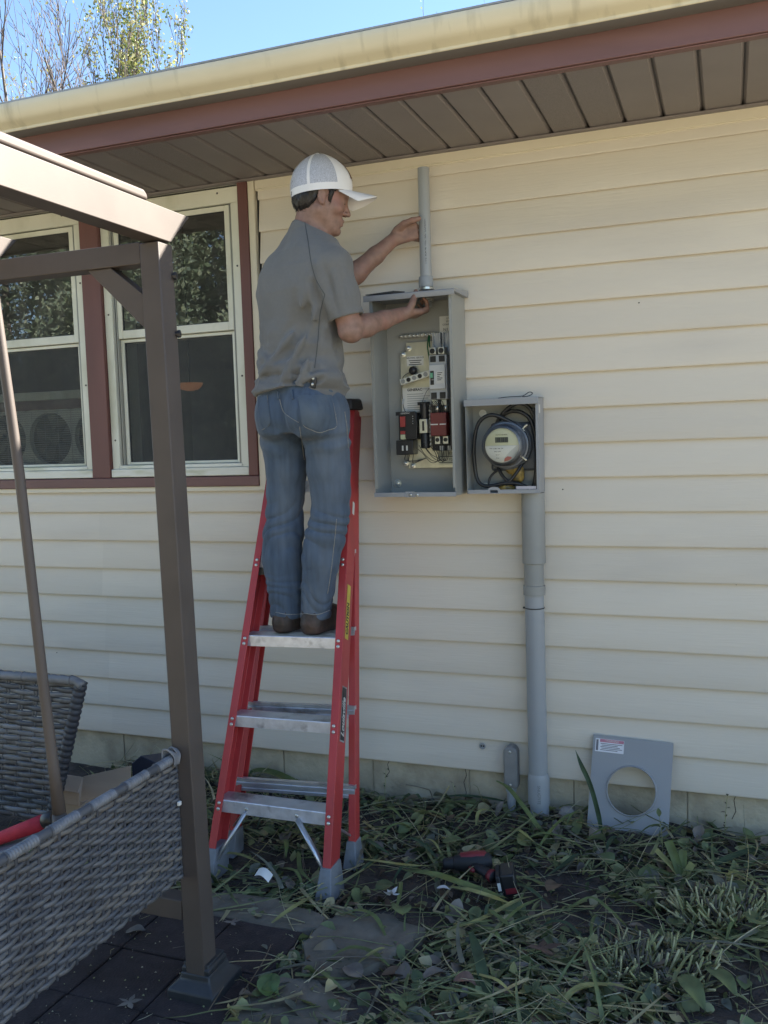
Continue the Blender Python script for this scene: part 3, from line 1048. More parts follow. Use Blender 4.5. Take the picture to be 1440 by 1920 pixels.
# solenoid
a = MB()
a.lathe([(0.0165, 0), (0.0175, 0.004), (0.0175, 0.058), (0.013, 0.060)], (-1.088, -0.066, 1.540), (0, 0, 1), 22)
a.build('coil', m_blk, sw, auto=40)
a = MB()
a.lathe([(0.0155, 0), (0.0155, 0.052)], (-1.088, -0.066, 1.487), (0, 0, 1), 22)
a.build('plunger', m_zinc, sw, auto=40)
part(sw, 'plunger_frame', m_zinc, (-1.1035, -0.087, 1.486), (-1.0725, -0.083, 1.5395), 0.001)
part(sw, 'plunger_slot', m_blk, (-1.092, -0.0885, 1.495), (-1.084, -0.0872, 1.531))
a = MB()
a.lathe([(0.013, 0), (0.0175, 0.002), (0.0175, 0.054), (0.0165, 0.058)], (-1.088, -0.066, 1.428), (0, 0, 1), 22)
a.build('coil', m_blk, sw, auto=40)
part(sw, 'coil_bracket', m_blk, (-1.112, -0.078, 1.592), (-1.07, -0.052, 1.6045), 0.001)
# contactor
part(sw, 'contactor', m_cored, (-1.053, -0.108, 1.474), (-0.990, -0.045, 1.561), 0.0025)
part(sw, 'contactor_mark', m_labw, (-1.052, -0.1092, 1.515), (-1.023, -0.1083, 1.519))
part(sw, 'contactor_mark', m_labw, (-1.016, -0.1092, 1.515), (-0.991, -0.1083, 1.519))
part(sw, 'contactor_base', m_blk, (-1.060, -0.07, 1.418), (-0.986, -0.039, 1.473), 0.002)
part(sw, 'contactor_base', m_blk, (-1.058, -0.075, 1.5615), (-0.986, -0.039, 1.606), 0.002)
part(sw, 'contactor_side', m_blk, (-0.984, -0.085, 1.42), (-0.955, -0.038, 1.612), 0.002)
part(sw, 'contactor_side', M('slate_plastic', (0.05, 0.055, 0.07), 0.4), (-0.981, -0.06, 1.615), (-0.962, -0.038, 1.835), 0.002)
for cx in (-1.031, -0.999):
    b_ = MB()
    b_.box((cx - 0.0105, -0.094, 1.443), (cx + 0.0105, -0.0705, 1.4725))
    b_.build('lug', m_zinc, sw, bevel=0.0015)
    b_ = MB()
    b_.lathe([(0.0078, 0), (0.0078, 0.002), (0.005, 0.002), (0.005, -0.001)], (cx, -0.0941, 1.459), (0, -1, 0), 16)
    b_.build('lug_screw', m_blk, sw, auto=40)
    b_ = MB()
    b_.tube([(cx, -0.08, 1.5625), (cx, -0.085, 1.578), (cx + 0.004, -0.08, 1.592)], 0.008, 10)
    b_.build('braid', m_zinc, sw, smooth=True)
    part(sw, 'tab', m_labw, (cx + 0.002, -0.075, 1.418), (cx + 0.018, -0.0705, 1.436))
for q in range(7):
    x0 = -1.12 + q * 0.013
    wire([(x0, -0.085, 1.43 + 0.01 * (q % 3)), (x0 + 0.03, -0.11, 1.415 - 0.01 * (q % 2)), (-1.055 + q * 0.008, -0.105, 1.375 + 0.006 * (q % 4)), (-1.03 + q * 0.006, -0.095, 1.385), (-1.035 + q * 0.008, -0.085, 1.44)], 0.0013, m_blk, n=24, seg=5)
for q in range(4):
    wire([(-1.06 - q * 0.006, -0.08, 1.60), (-1.045, -0.115, 1.59 - q * 0.006), (-1.03 + q * 0.008, -0.118, 1.605), (-1.015 + q * 0.006, -0.10, 1.57)], 0.0012, m_blk, n=16, seg=5)
for q in range(3):
    wire([(-1.165 + q * 0.016, -0.08, 1.405), (-1.165 + q * 0.015, -0.085, 1.385 - q * 0.004), (-1.13, -0.07, 1.382 - 0.004 * q), (-1.09, -0.06, 1.39)], 0.0014, m_blk, n=16, seg=5)
a = MB()
for k in range(10):
    z = 1.44 + k * 0.016
    a.tube([(-1.0645, -0.078, z), (-1.0625, -0.08, z + 0.008)], 0.0022, 6)
a.build('beaded_tether', m_labw, sw)['kind'] = 'stuff'

# ---- thin black sheet left on the hood
bp = thing('black_sheet', 'thin black rubber sheet lying on the hood of the tall open electrical box', 'rubber sheet', (-1.2, -0.12, 2.0))
a = MB()
pts = [(-1.262, -0.20), (-1.255, -0.16), (-1.19, -0.10), (-1.14, -0.11), (-1.125, -0.15), (-1.15, -0.20)]
zt = lambda x, y: 1.9985 + (y + 0.207) * 0.095
a.prism(pts, lambda x, y: (x, y, zt(x, y) + 0.001), lambda x, y: (x, y, zt(x, y) + 0.004 + 0.006 * max(0, 1 - ((x + 1.18) / 0.07) ** 2)))
a.build('sheet', M('black_rubber', (0.028, 0.03, 0.032), 0.6), bp)

# ---- conduit held above the transfer switch
cd = thing('conduit', 'short upright grey plastic conduit held by the man above the tall open box', 'conduit', (-1.06, -0.09, 2.0))
a = MB()
a.lathe([(0.0165, 0.0), (0.0215, 0.0), (0.0215, 0.396), (0.0185, 0.396), (0.0185, 0.35)], (-1.06, -0.09, 2.066), (0.003, 0, 1), 28, cap0=False)
a.build('pipe', m_pvc, cd, auto=40)
a = MB()
a.lathe([(0.026, 0), (0.027, 0.003), (0.027, 0.036), (0.0245, 0.039), (0.022, 0.039)], (-1.0605, -0.09, 2.0285), (0, 0, 1), 28)
a.build('coupling', m_pvc, cd, auto=40)
a = MB()
a.lathe([(0.025, 0), (0.0285, 0.0), (0.0285, 0.004), (0.025, 0.004), (0.025, 0.009)], (-1.0605, -0.09, 2.0185), (0, 0, 1), 12)
a.build('lock_ring', m_zinc, cd, auto=30)
a = MB()
pf = []
for k in range(8):
    pf += [(0.0185, k * 0.004), (0.0215, k * 0.004 + 0.002)]
a.lathe(pf, (-1.0605, -0.09, 1.955), (0, 0, 1), 24)
a.build('threaded_end', m_pvc, cd, auto=20)
a = MB()
a.lathe([(0.022, 0), (0.029, 0.0), (0.029, 0.008), (0.022, 0.008)], (-1.0605, -0.09, 1.977), (0, 0, 1), 10)
a.build('lock_nut', m_zinc, cd, auto=30)
tx = text('lettering', '1-1/2  SCH 40  PVC  90C  CONDUIT', 0.0105, m_ink, cd, (-1.0525, -0.1108, 2.11), (0, 0, 1), (-1, 0.42, 0))

# ---- meter socket
MX0, MX1, MZ0, MZ1, MF = -0.912, -0.643, 1.256, 1.600, -0.122
ms = thing('meter_socket', 'smaller open grey electrical box holding a round glass electricity meter', 'electrical box', (-0.78, -0.02, 1.256))
part(ms, 'back_panel', m_enam, (MX0, -0.0205, MZ0), (MX1, -0.0185, MZ1))
part(ms, 'side_panel', m_enam, (MX0, MF, MZ0), (MX0 + 0.002, -0.021, MZ1))
a = MB()
a.box((MX1 - 0.002, MF, MZ0), (MX1, -0.0185, MZ1))
a.box((MX1 - 0.009, MF, MZ0), (MX1 - 0.002, MF + 0.0015, MZ1))
a.build('side_panel', m_enam2, ms)
a = MB()
a.box((MX0, MF, MZ1 - 0.002), (MX1, -0.0185, MZ1))
a.box((MX0 - 0.004, MF - 0.006, MZ1 - 0.022), (MX1 + 0.003, MF - 0.002, MZ1 + 0.002))
a.box((MX0 - 0.004, MF - 0.002, MZ1 + 0.0005), (MX1 + 0.003, -0.0185, MZ1 + 0.0025))
a.build('lid', m_enam2, ms, bevel=0.0008)
a = MB()
n_ = 10
pts = [(MX0 + 0.004, MZ0), (-0.824, MZ0)] + [(-0.824, MZ0 + 0.013), (-0.795, MZ0 + 0.013), (-0.795, MZ0), (MX1 - 0.002, MZ0), (MX1 - 0.002, MZ0 + 0.0145), (-0.788, MZ0 + 0.0145)]
pts += [(-0.8095 + 0.0225 * math.cos(t_), MZ0 + 0.0145 + 0.0105 * math.sin(t_)) for t_ in np.linspace(0.1, PI - 0.1, 9)] + [(-0.832, MZ0 + 0.0145), (MX0 + 0.004, MZ0 + 0.0145)]
a.prism(pts, lambda x, z: (x, MF - 0.0035, z), lambda x, z: (x, MF - 0.0005, z))
a.box((MX0 + 0.002, MF, MZ0), (MX1 - 0.002, -0.021, MZ0 + 0.002))
a.build('bottom_lip', m_enam2, ms)
for (sx, sz, mt_) in ((-0.872, 1.553, m_labw), (-0.868, 1.277, m_zinc)):
    a = MB()
    a.lathe([(0.0145, 0), (0.0145, 0.002), (0.008, 0.003), (0.0075, 0.005), (0.003, 0.006)], (sx, -0.0208, sz), (0, -1, 0), 22)
    a.build('mounting_screw', mt_, ms, auto=40)
a = MB()
dome(a, (-0.66, -0.05, 1.572), 0.006, 0.004)
a.build('screw', m_zinc, ms, smooth=True)
part(ms, 'sticker', m_labw, (MX1 - 0.0015, -0.105, 1.545), (MX1 + 0.0008, -0.085, 1.575))
part(ms, 'sticker', M('label_violet', (0.42, 0.40, 0.44), 0.5), (-0.728, MF + 0.002, MZ0 + 0.0155), (-0.655, MF + 0.004, MZ0 + 0.026))
# meter base block and ring
part(ms, 'meter_block', M('slate_block', (0.085, 0.095, 0.11), 0.5), (-0.84, -0.042, 1.335), (-0.668, -0.021, 1.515), 0.012)
mc = Vector((-0.772, -0.042, 1.432))
a = MB()
a.lathe([(0.088, 0), (0.092, 0.004), (0.092, 0.022), (0.088, 0.026), (0.084, 0.026), (0.084, 0.032), (0.087, 0.036), (0.085, 0.044), (0.080, 0.046)], mc, (0, -1, 0), 48)
a.build('meter_ring', M('meter_ring', (0.15, 0.165, 0.19), 0.4, metal=0.3), ms, auto=40)
a = MB()
a.lathe([(0.079, 0.046), (0.077, 0.075), (0.074, 0.098), (0.070, 0.106), (0.064, 0.109)], mc, (0, -1, 0), 48, cap0=False, cap1=False)
a.build('meter_collar', M('meter_collar', (0.17, 0.18, 0.205), 0.35), ms, auto=50)
# face: yellow upper half, white lower left, grey corner with a red mark
fy = mc.y - 0.103
fr2 = 0.0615
mcx = mc.x


def face(name, mat, test, dy):
    a_ = MB()
    N_ = 30
    st_ = 2 * fr2 / N_
    for ix in range(N_):
        for iz in range(N_):
            px_, pz_ = -fr2 + (ix + 0.5) * st_, -fr2 + (iz + 0.5) * st_
            if px_ * px_ + pz_ * pz_ < fr2 * fr2 and test(px_, pz_):
                h_ = st_ / 2
                a_.add([(mcx + px_ - h_, fy - dy, mc.z + pz_ - h_), (mcx + px_ + h_, fy - dy, mc.z + pz_ - h_), (mcx + px_ + h_, fy - dy, mc.z + pz_ + h_), (mcx + px_ - h_, fy - dy, mc.z + pz_ + h_)], [(0, 1, 2, 3)])
    return a_.build(name, mat, ms)


a = MB()
a.lathe([(0.063, 0), (0.063, 0.002)], (mcx, fy + 0.002, mc.z), (0, -1, 0), 48)
a.build('meter_face', M('meter_grey', (0.5, 0.5, 0.47), 0.5), ms)
a = MB()
arc = [(fr2 * math.cos(t_), fr2 * math.sin(t_)) for t_ in np.linspace(0.0, PI, 30)]
a.prism(arc, lambda x, z: (mcx + x, fy - 0.001, mc.z + z), lambda x, z: (mcx + x, fy - 0.0003, mc.z + z))
a.build('meter_face_plate', m_gold, ms)
a = MB()
arc = [(0.055, -0.002), (0.03, -0.022), (0.012, -0.042), (0.006, -0.0605)] + [(fr2 * math.cos(t_), fr2 * math.sin(t_)) for t_ in np.linspace(-1.52, -PI + 0.03, 20)]
a.prism(arc, lambda x, z: (mcx + x, fy - 0.0012, mc.z + z), lambda x, z: (mcx + x, fy - 0.0004, mc.z + z))
a.build('meter_label', m_labw, ms)
a = MB()
arc = [(0.009, -0.048), (0.02, -0.040), (0.034, -0.042), (0.036, -0.047), (0.024, -0.055), (0.008, -0.059)]
a.prism(arc, lambda x, z: (mcx + x, fy - 0.0014, mc.z + z), lambda x, z: (mcx + x, fy - 0.0005, mc.z + z))
a.build('meter_mark', M('faded_red', (0.5, 0.16, 0.13), 0.5), ms)
part(ms, 'meter_display', M('display', (0.12, 0.13, 0.09), 0.3), (mcx - 0.024, fy - 0.002, mc.z + 0.010), (mcx + 0.024, fy - 0.0012, mc.z + 0.030))
for k in range(9):
    part(ms, 'display_segment', m_ink, (mcx - 0.022 + k * 0.005, fy - 0.0026, mc.z + 0.012), (mcx - 0.0195 + k * 0.005 + 0.001 * (k % 3), fy - 0.0021, mc.z + 0.028))
text('lettering', 'WATTHOUR METER', 0.0048, m_ink, ms, (mcx, fy - 0.0012, mc.z + 0.038), (1, 0, 0), (0, 0, 1), 'CENTER')
text('lettering', 'TYPE  CL200  240V  3W', 0.0050, m_ink, ms, (mcx - 0.046, fy - 0.0015, mc.z - 0.011), (1, 0, 0), (0, 0, 1))
for k, s_ in enumerate(('FM 2S  60Hz', 'Kh 7.2', 'TA 30')):
    text('lettering', s_, 0.0048, m_ink, ms, (mcx - 0.016, fy - 0.0015, mc.z - 0.022 - k * 0.012), (1, 0, 0), (0, 0, 1), 'CENTER')
a = MB()
a.lathe([(0.0765, 0.085), (0.0745, 0.108), (0.068, 0.122), (0.05, 0.130), (0.025, 0.1335), (0.006, 0.134)], mc, (0, -1, 0), 48, cap0=False)
a.build('meter_glass', m_glass, ms, smooth=True)
for (tx_, tz_, an) in ((-0.697, 1.497, -40), (-0.702, 1.382, 38)):
    a = MB()
    rm_ = Matrix.Translation((tx_, -0.075, tz_)) @ Matrix.Rotation(math.radians(an), 4, 'Y')
    a.box((-0.012, -0.022, -0.003), (0.012, 0.012, 0.003), rm_)
    a.box((-0.012, -0.024, -0.012), (-0.009, -0.0225, 0.003), rm_)
    a.build('jaw_clip', m_zinc, ms, bevel=0.0008)


def mcable(pts, r, nm='cable', mat=None):
    b_ = MB()
    b_.tube(spline(pts, 44), r, 10)
    return b_.build(nm, mat or m_cable, ms, smooth=True)


mcable([(-0.715, -0.055, 1.49), (-0.76, -0.075, 1.52), (-0.82, -0.085, 1.545), (-0.87, -0.085, 1.52), (-0.892, -0.08, 1.45), (-0.893, -0.08, 1.37), (-0.88, -0.082, 1.30), (-0.84, -0.085, 1.281), (-0.78, -0.085, 1.291), (-0.73, -0.08, 1.289), (-0.69, -0.07, 1.27)], 0.0072)
mcable([(-0.815, -0.05, 1.505), (-0.80, -0.06, 1.53), (-0.765, -0.072, 1.565), (-0.72, -0.075, 1.583), (-0.68, -0.07, 1.56), (-0.659, -0.066, 1.49), (-0.654, -0.064, 1.40), (-0.663, -0.062, 1.31), (-0.675, -0.06, 1.262)], 0.0072)
mcable([(-0.83, -0.05, 1.49), (-0.78, -0.06, 1.545), (-0.73, -0.065, 1.555), (-0.685, -0.062, 1.525), (-0.668, -0.058, 1.46), (-0.663, -0.056, 1.38), (-0.672, -0.055, 1.30), (-0.685, -0.055, 1.262)], 0.0072)
mcable([(-0.81, -0.06, 1.36), (-0.795, -0.075, 1.33), (-0.77, -0.08, 1.30), (-0.74, -0.08, 1.285)], 0.0062)
mcable([(-0.715, -0.06, 1.365), (-0.735, -0.075, 1.33), (-0.76, -0.082, 1.298), (-0.775, -0.08, 1.285)], 0.0062)
mcable([(-0.80, -0.05, 1.345), (-0.835, -0.055, 1.32), (-0.845, -0.06, 1.285), (-0.82, -0.06, 1.270), (-0.80, -0.055, 1.275)], 0.004)
for k in range(3):
    mcable([(-0.668 + k * 0.006, -0.095, 1.565), (-0.656 + k * 0.002, -0.098, 1.48), (-0.655, -0.098, 1.38), (-0.668 + k * 0.004, -0.09, 1.262)], 0.0022, 'thin_cable')
for (c_, sq) in (((-0.735, -0.05, 1.325), (0.025, 0.018, 0.036)), ((-0.775, -0.065, 1.274), (0.032, 0.022, 0.015)), ((-0.765, -0.045, 1.345), (0.02, 0.014, 0.022))):
    a = MB()
    a.ball(c_, 1.0, 16, sq)
    o_ = a.build('duct_seal', m_resin, ms, smooth=True)
    vv = np.array([v.co for v in o_.data.vertices])
    nn_ = vnoise(vv, 9, 55)
    for v, k in zip(o_.data.vertices, nn_):
        v.co += (v.co - (Vector(c_) - world_org(ms))) * 0.22 * float(k)
a = MB()
a.tube(spline([(-0.80, -0.07, 1.605), (-0.76, -0.075, 1.608), (-0.71, -0.07, 1.609), (-0.685, -0.07, 1.622), (-0.672, -0.07, 1.618), (-0.684, -0.07, 1.609), (-0.71, -0.065, 1.607)], 40), 0.0016, 5)
a.build('seal_wire', m_blk, ms, smooth=True)

# ---- riser below the meter
rs = thing('riser_conduit', 'thick grey plastic riser pipe running from the meter box down into the ground', 'conduit', (-0.68, -0.06, 0.0))
cx, cy = -0.679, -0.062
a = MB()
a.lathe([(0.0405, 0.0), (0.0425, 0.002), (0.0425, 0.262)], (cx, cy, 0.992), (0, 0, 1), 32)
a.build('expansion_sleeve', m_pvc2, rs, auto=40)
a = MB()
a.lathe([(0.0365, 0.0), (0.0365, 0.082)], (cx - 0.001, cy, 0.910), (0, 0, 1), 32)
a.build('expansion_barrel', m_pvc2, rs, auto=40)
a = MB()
a.lathe([(0.036, 0.0), (0.0405, 0.001), (0.0405, 0.036), (0.036, 0.0375)], (cx - 0.001, cy, 0.874), (0, 0, 1), 32)
a.build('collar', m_pvc2, rs, auto=40)
a = MB()
a.lathe([(0.0355, 0.0), (0.0355, 0.685)], (cx + 0.001, cy, 0.19), (-0.004, 0, 1), 32)
a.build('pipe', m_pvc, rs, auto=40)
a = MB()
a.lathe([(0.0366, 0), (0.0372, 0.002), (0.0366, 0.004)], (cx - 0.001, cy, 0.824), (0, 0, 1), 32, cap0=False, cap1=False)
a.box((cx - 0.043, cy - 0.012, 0.823), (cx - 0.034, cy - 0.002, 0.829))
a.build('cable_tie', m_blk, rs)
a = MB()
a.lathe([(0.0365, 0.0), (0.041, 0.002), (0.041, 0.098), (0.0385, 0.112), (0.0358, 0.12)], (cx + 0.002, cy, 0.075), (0, 0, 1), 32)
a.build('coupling', m_pvc, rs, auto=40)
text('lettering', 'SNUGTITE', 0.0155, M('stamp', (0.17, 0.18, 0.19), 0.6), rs, (cx + 0.0095, cy - 0.0405, 0.160), (0, 0, -1), (1, 0.2, 0))
a = MB()
a.lathe([(0.0355, -0.15), (0.0355, 0.08)], (cx + 0.006, cy - 0.002, 0.0), (-0.03, 0, 1), 28)
a.build('pipe', m_pvc, rs, auto=40)

# ---- small conduit body at the foot of the wall
lb = thing('conduit_elbow_box', 'small grey conduit elbow box on a thin pipe at the foot of the wall', 'conduit box', (-0.785, -0.045, 0.0))
m_cast = M('cast_grey', (0.22, 0.22, 0.215), 0.6, var=0.12, scale=20, bump=0.001, bscale=120)
a = MB()
out_ = [(-0.027, 0.125), (0.027, 0.125)] + [(0.027 * math.cos(t_), 0.262 + 0.024 * math.sin(t_)) for t_ in np.linspace(0.0, PI, 10)]
a.prism(out_, lambda x, z: (-0.784 + x, -0.068, z), lambda x, z: (-0.784 + x, -0.020, z))
a.build('body', m_cast, lb, bevel=0.006, bseg=3)
a = MB()
out_ = [(-0.021, 0.135), (0.021, 0.135)] + [(0.021 * math.cos(t_), 0.258 + 0.02 * math.sin(t_)) for t_ in np.linspace(0.0, PI, 10)]
a.prism(out_, lambda x, z: (-0.784 + x, -0.071, z), lambda x, z: (-0.784 + x, -0.0685, z))
a.build('cover', m_cast, lb, bevel=0.001)
a = MB()
dome(a, (-0.784, -0.071, 0.268), 0.006, 0.004)
dome(a, (-0.784, -0.071, 0.139), 0.005, 0.003)
a.build('screw', m_zinc, lb, smooth=True)
a = MB()
a.lathe([(0.0165, -0.15), (0.0165, 0.105), (0.0205, 0.107), (0.0205, 0.126)], (-0.787, -0.045, 0.0), (0, 0, 1), 20)
a.build('pipe', m_pvc, lb, auto=40)

# ---- hole fitting on the siding
hv = thing('wall_vent', 'tiny round grey vent fitting low on the siding left of the thin pipe', 'vent', (-0.905, -0.015, 0.262))
a = MB()
a.lathe([(0.0125, 0), (0.0125, 0.004), (0.0095, 0.005), (0.009, 0.002)], (-0.905, -0.013, 0.262), (0, -1, 0), 20)
a.build('rim', m_pvc, hv, auto=40)
for sx in (-0.0045, 0.0045):
    a = MB()
    a.lathe([(0.0035, 0), (0.0035, 0.001)], (-0.905 + sx, -0.0152, 0.262), (0, -1, 0), 10)
    a.build('hole', m_blk, hv)

# ---- meter cover standing on the ground
cv = thing('meter_cover', 'flat grey metal cover with a big round hole leaning against the wall', 'cover plate', (-0.345, -0.13, 0.0))
e_b = Vector((-0.350, -0.140, -0.004))
e_t = Vector((-0.333, -0.030, 0.346))
ux = Vector((0.285, 0.0015, -0.0085)).normalized()
uz = (e_t - e_b)
hh = uz.length
uz.normalize()
un = ux.cross(uz).normalized()          # faces the camera side
if un.y > 0:
    un = -un
hw = 0.1415


def cvp(x, z, d):
    return e_b + ux * x + uz * z + un * d


hcx, hcz, hr = 0.006, 0.183, 0.0905
NP = 64
inn = [(hcx + hr * math.cos(2 * PI * k / NP), hcz + hr * math.sin(2 * PI * k / NP)) for k in range(NP)]
outp = []
for k in range(NP):
    c_, s_ = math.cos(2 * PI * k / NP), math.sin(2 * PI * k / NP)
    ts = []
    ts.append(((hw - hcx) if c_ > 0 else (hw + hcx)) / max(abs(c_), 1e-6))
    ts.append(((hh - hcz) if s_ > 0 else hcz) / max(abs(s_), 1e-6))
    t_ = min(ts)
    outp.append((hcx + c_ * t_, hcz + s_ * t_))
for q in ((-hw, 0), (hw, 0), (hw, hh), (-hw, hh)):      # pull the nearest rim point onto each corner
    j = min(range(NP), key=lambda k: (outp[k][0] - q[0]) ** 2 + (outp[k][1] - q[1]) ** 2)
    outp[j] = q
a = MB()
V_ = [cvp(*p_, 0.0) for p_ in outp] + [cvp(*p_, 0.0) for p_ in inn] + [cvp(hcx + (p_[0] - hcx) * 0.955, hcz + (p_[1] - hcz) * 0.955, 0.009) for p_ in inn] + \
     [cvp(hcx + (p_[0] - hcx) * 0.93, hcz + (p_[1] - hcz) * 0.93, 0.008) for p_ in inn] + [cvp(hcx + (p_[0] - hcx) * 0.93, hcz + (p_[1] - hcz) * 0.93, -0.004) for p_ in inn] + [cvp(*p_, -0.014) for p_ in outp]
F_ = []
for r0, r1 in ((0, 1), (1, 2), (2, 3), (3, 4), (5, 0)):
    F_ += [(r0 * NP + k, r0 * NP + (k + 1) % NP, r1 * NP + (k + 1) % NP, r1 * NP + k) for k in range(NP)]
a.add(V_, F_)
a.build('plate', m_enam2, cv, auto=35)


def cvbox(name, mat, x0, z0, x1, z1, d0, d1):
    b_ = MB()
    b_.add([cvp(x0, z0, d0), cvp(x1, z0, d0), cvp(x1, z1, d0), cvp(x0, z1, d0), cvp(x0, z0, d1), cvp(x1, z0, d1), cvp(x1, z1, d1), cvp(x0, z1, d1)],
           [(0, 3, 2, 1), (4, 5, 6, 7), (0, 1, 5, 4), (1, 2, 6, 5), (2, 3, 7, 6), (3, 0, 4, 7)])
    return b_.build(name, mat, cv)


cvbox('warning_label', M('label_silver', (0.72, 0.72, 0.78), 0.35, metal=0.2), -0.133, 0.309, -0.030, 0.356, 0.0005, 0.0013)
cvbox('warning_band', M('warning_red', (0.50, 0.20, 0.26), 0.5), -0.117, 0.344, -0.031, 0.355, 0.0013, 0.0016)
m_ink2 = M('ink_soft', (0.16, 0.16, 0.18), 0.7)
for k in range(5):
    cvbox('printed_line', m_ink2, -0.114 + (k % 2) * 0.004, 0.3375 - k * 0.0056, -0.036 - (k * 5 % 3) * 0.008, 0.3400 - k * 0.0056, 0.0013, 0.0016)
cvbox('printed_line', m_ink2, -0.130, 0.313, -0.122, 0.352, 0.0013, 0.0016)
text('lettering', '! WARNING', 0.0095, m_labw, cv, cvp(-0.074, 0.3495, 0.0018), ux, uz, 'CENTER')
cvbox('hasp', m_enam, 0.026, 0.030, 0.044, 0.046, 0.0005, 0.003)
b_ = MB()
b_.tube([cvp(0.030, 0.046, 0.004), cvp(0.034, 0.051, 0.005), cvp(0.048, 0.050, 0.005), cvp(0.055, 0.042, 0.004), cvp(0.054, 0.022, 0.003)], 0.0022, 6)
b_.build('hasp_loop', m_enam, cv, smooth=True)
b_ = MB()
b_.lathe([(0.004, 0), (0.003, 0.002)], cvp(0.043, 0.016, 0.0005), un, 10)
b_.build('rivet', m_zinc, cv)
# ================================================================== step ladder, leaning closed against the wall
m_frp = M('red_fibreglass', (0.44, 0.046, 0.046), 0.42, var=0.13, scale=9, stretch=(1, 1, 0.12), col2=(0.30, 0.036, 0.038), c2lo=0.55, c2hi=0.8, c2scale=6, c2stretch=(1, 1, 0.3), bump=0.0004, bscale=120, bstretch=(1, 1, 0.1))
m_tread = M('ladder_tread', (0.60, 0.61, 0.64), 0.34, metal=0.7, var=0.12, scale=14, col2=(0.16, 0.15, 0.14), c2lo=0.54, c2hi=0.72, c2scale=11, bump=0.0006, bscale=90)
m_treadf = M('tread_lip', (0.72, 0.73, 0.77), 0.36, metal=0.55, var=0.14, scale=30, col2=(0.4, 0.4, 0.42), c2lo=0.58, c2hi=0.75, c2scale=26, bump=0.0006, bscale=120)
m_shoe = M('ladder_shoe', (0.175, 0.185, 0.20), 0.6, var=0.15, scale=20, col2=(0.1, 0.09, 0.08), c2lo=0.55, c2hi=0.8, c2scale=12)
m_cap = M('ladder_cap', (0.035, 0.03, 0.03), 0.5, var=0.1)
ld = thing('step_ladder', 'red fibreglass step ladder leaning folded against the wall with the man on its third step', 'ladder', (-1.43, -0.6, 0.0))
FRb, FRt = Vector((-1.195, -0.858, 0.0)), Vector((-1.376, -0.062, 1.60))
FLb, FLt = Vector((-1.668, -0.842, 0.0)), Vector((-1.672, -0.150, 1.60))
RRb, RRt = Vector((-1.205, -0.612, 0.0)), Vector((-1.385, -0.045, 1.55))
RLb, RLt = Vector((-1.690, -0.655, 0.0)), Vector((-1.660, -0.115, 1.55))


def channel(name, a, b, outward, back, fl, dp, th, mat, z0=0.0):
    """C rail from a to b: its web faces 'outward', flanges point inward"""
    d = (b - a).normalized()
    a = a + d * z0
    o_ = Vector(outward)
    o_ = (o_ - d * o_.dot(d)).normalized()
    bk = Vector(back)
    bk = (bk - d * bk.dot(d) - o_ * bk.dot(o_)).normalized()
    prof = [(0, 0), (fl, 0), (fl, th), (th, th), (th, dp - th), (fl, dp - th), (fl, dp), (0, dp)]
    m_ = MB()
    m_.prism(prof, lambda i, k: a - o_ * i + bk * k, lambda i, k: b - o_ * i + bk * k)
    return m_.build(name, mat, ld, bevel=0.0018)


BK = (0.10, 1, -0.2)
channel('front_rail', FRb, FRt, (1, 0, 0), BK, 0.029, 0.076, 0.0045, m_frp, 0.075)
channel('front_rail', FLb, FLt, (-1, 0, 0), BK, 0.029, 0.076, 0.0045, m_frp, 0.075)
channel('rear_rail', RRb, RRt, (1, 0, 0), BK, 0.026, 0.042, 0.004, m_frp, 0.07)
channel('rear_rail', RLb, RLt, (-1, 0, 0), BK, 0.026, 0.042, 0.004, m_frp, 0.07)


def on(a, b, z):
    t_ = (z - a.z) / (b.z - a.z)
    return a.lerp(b, t_)


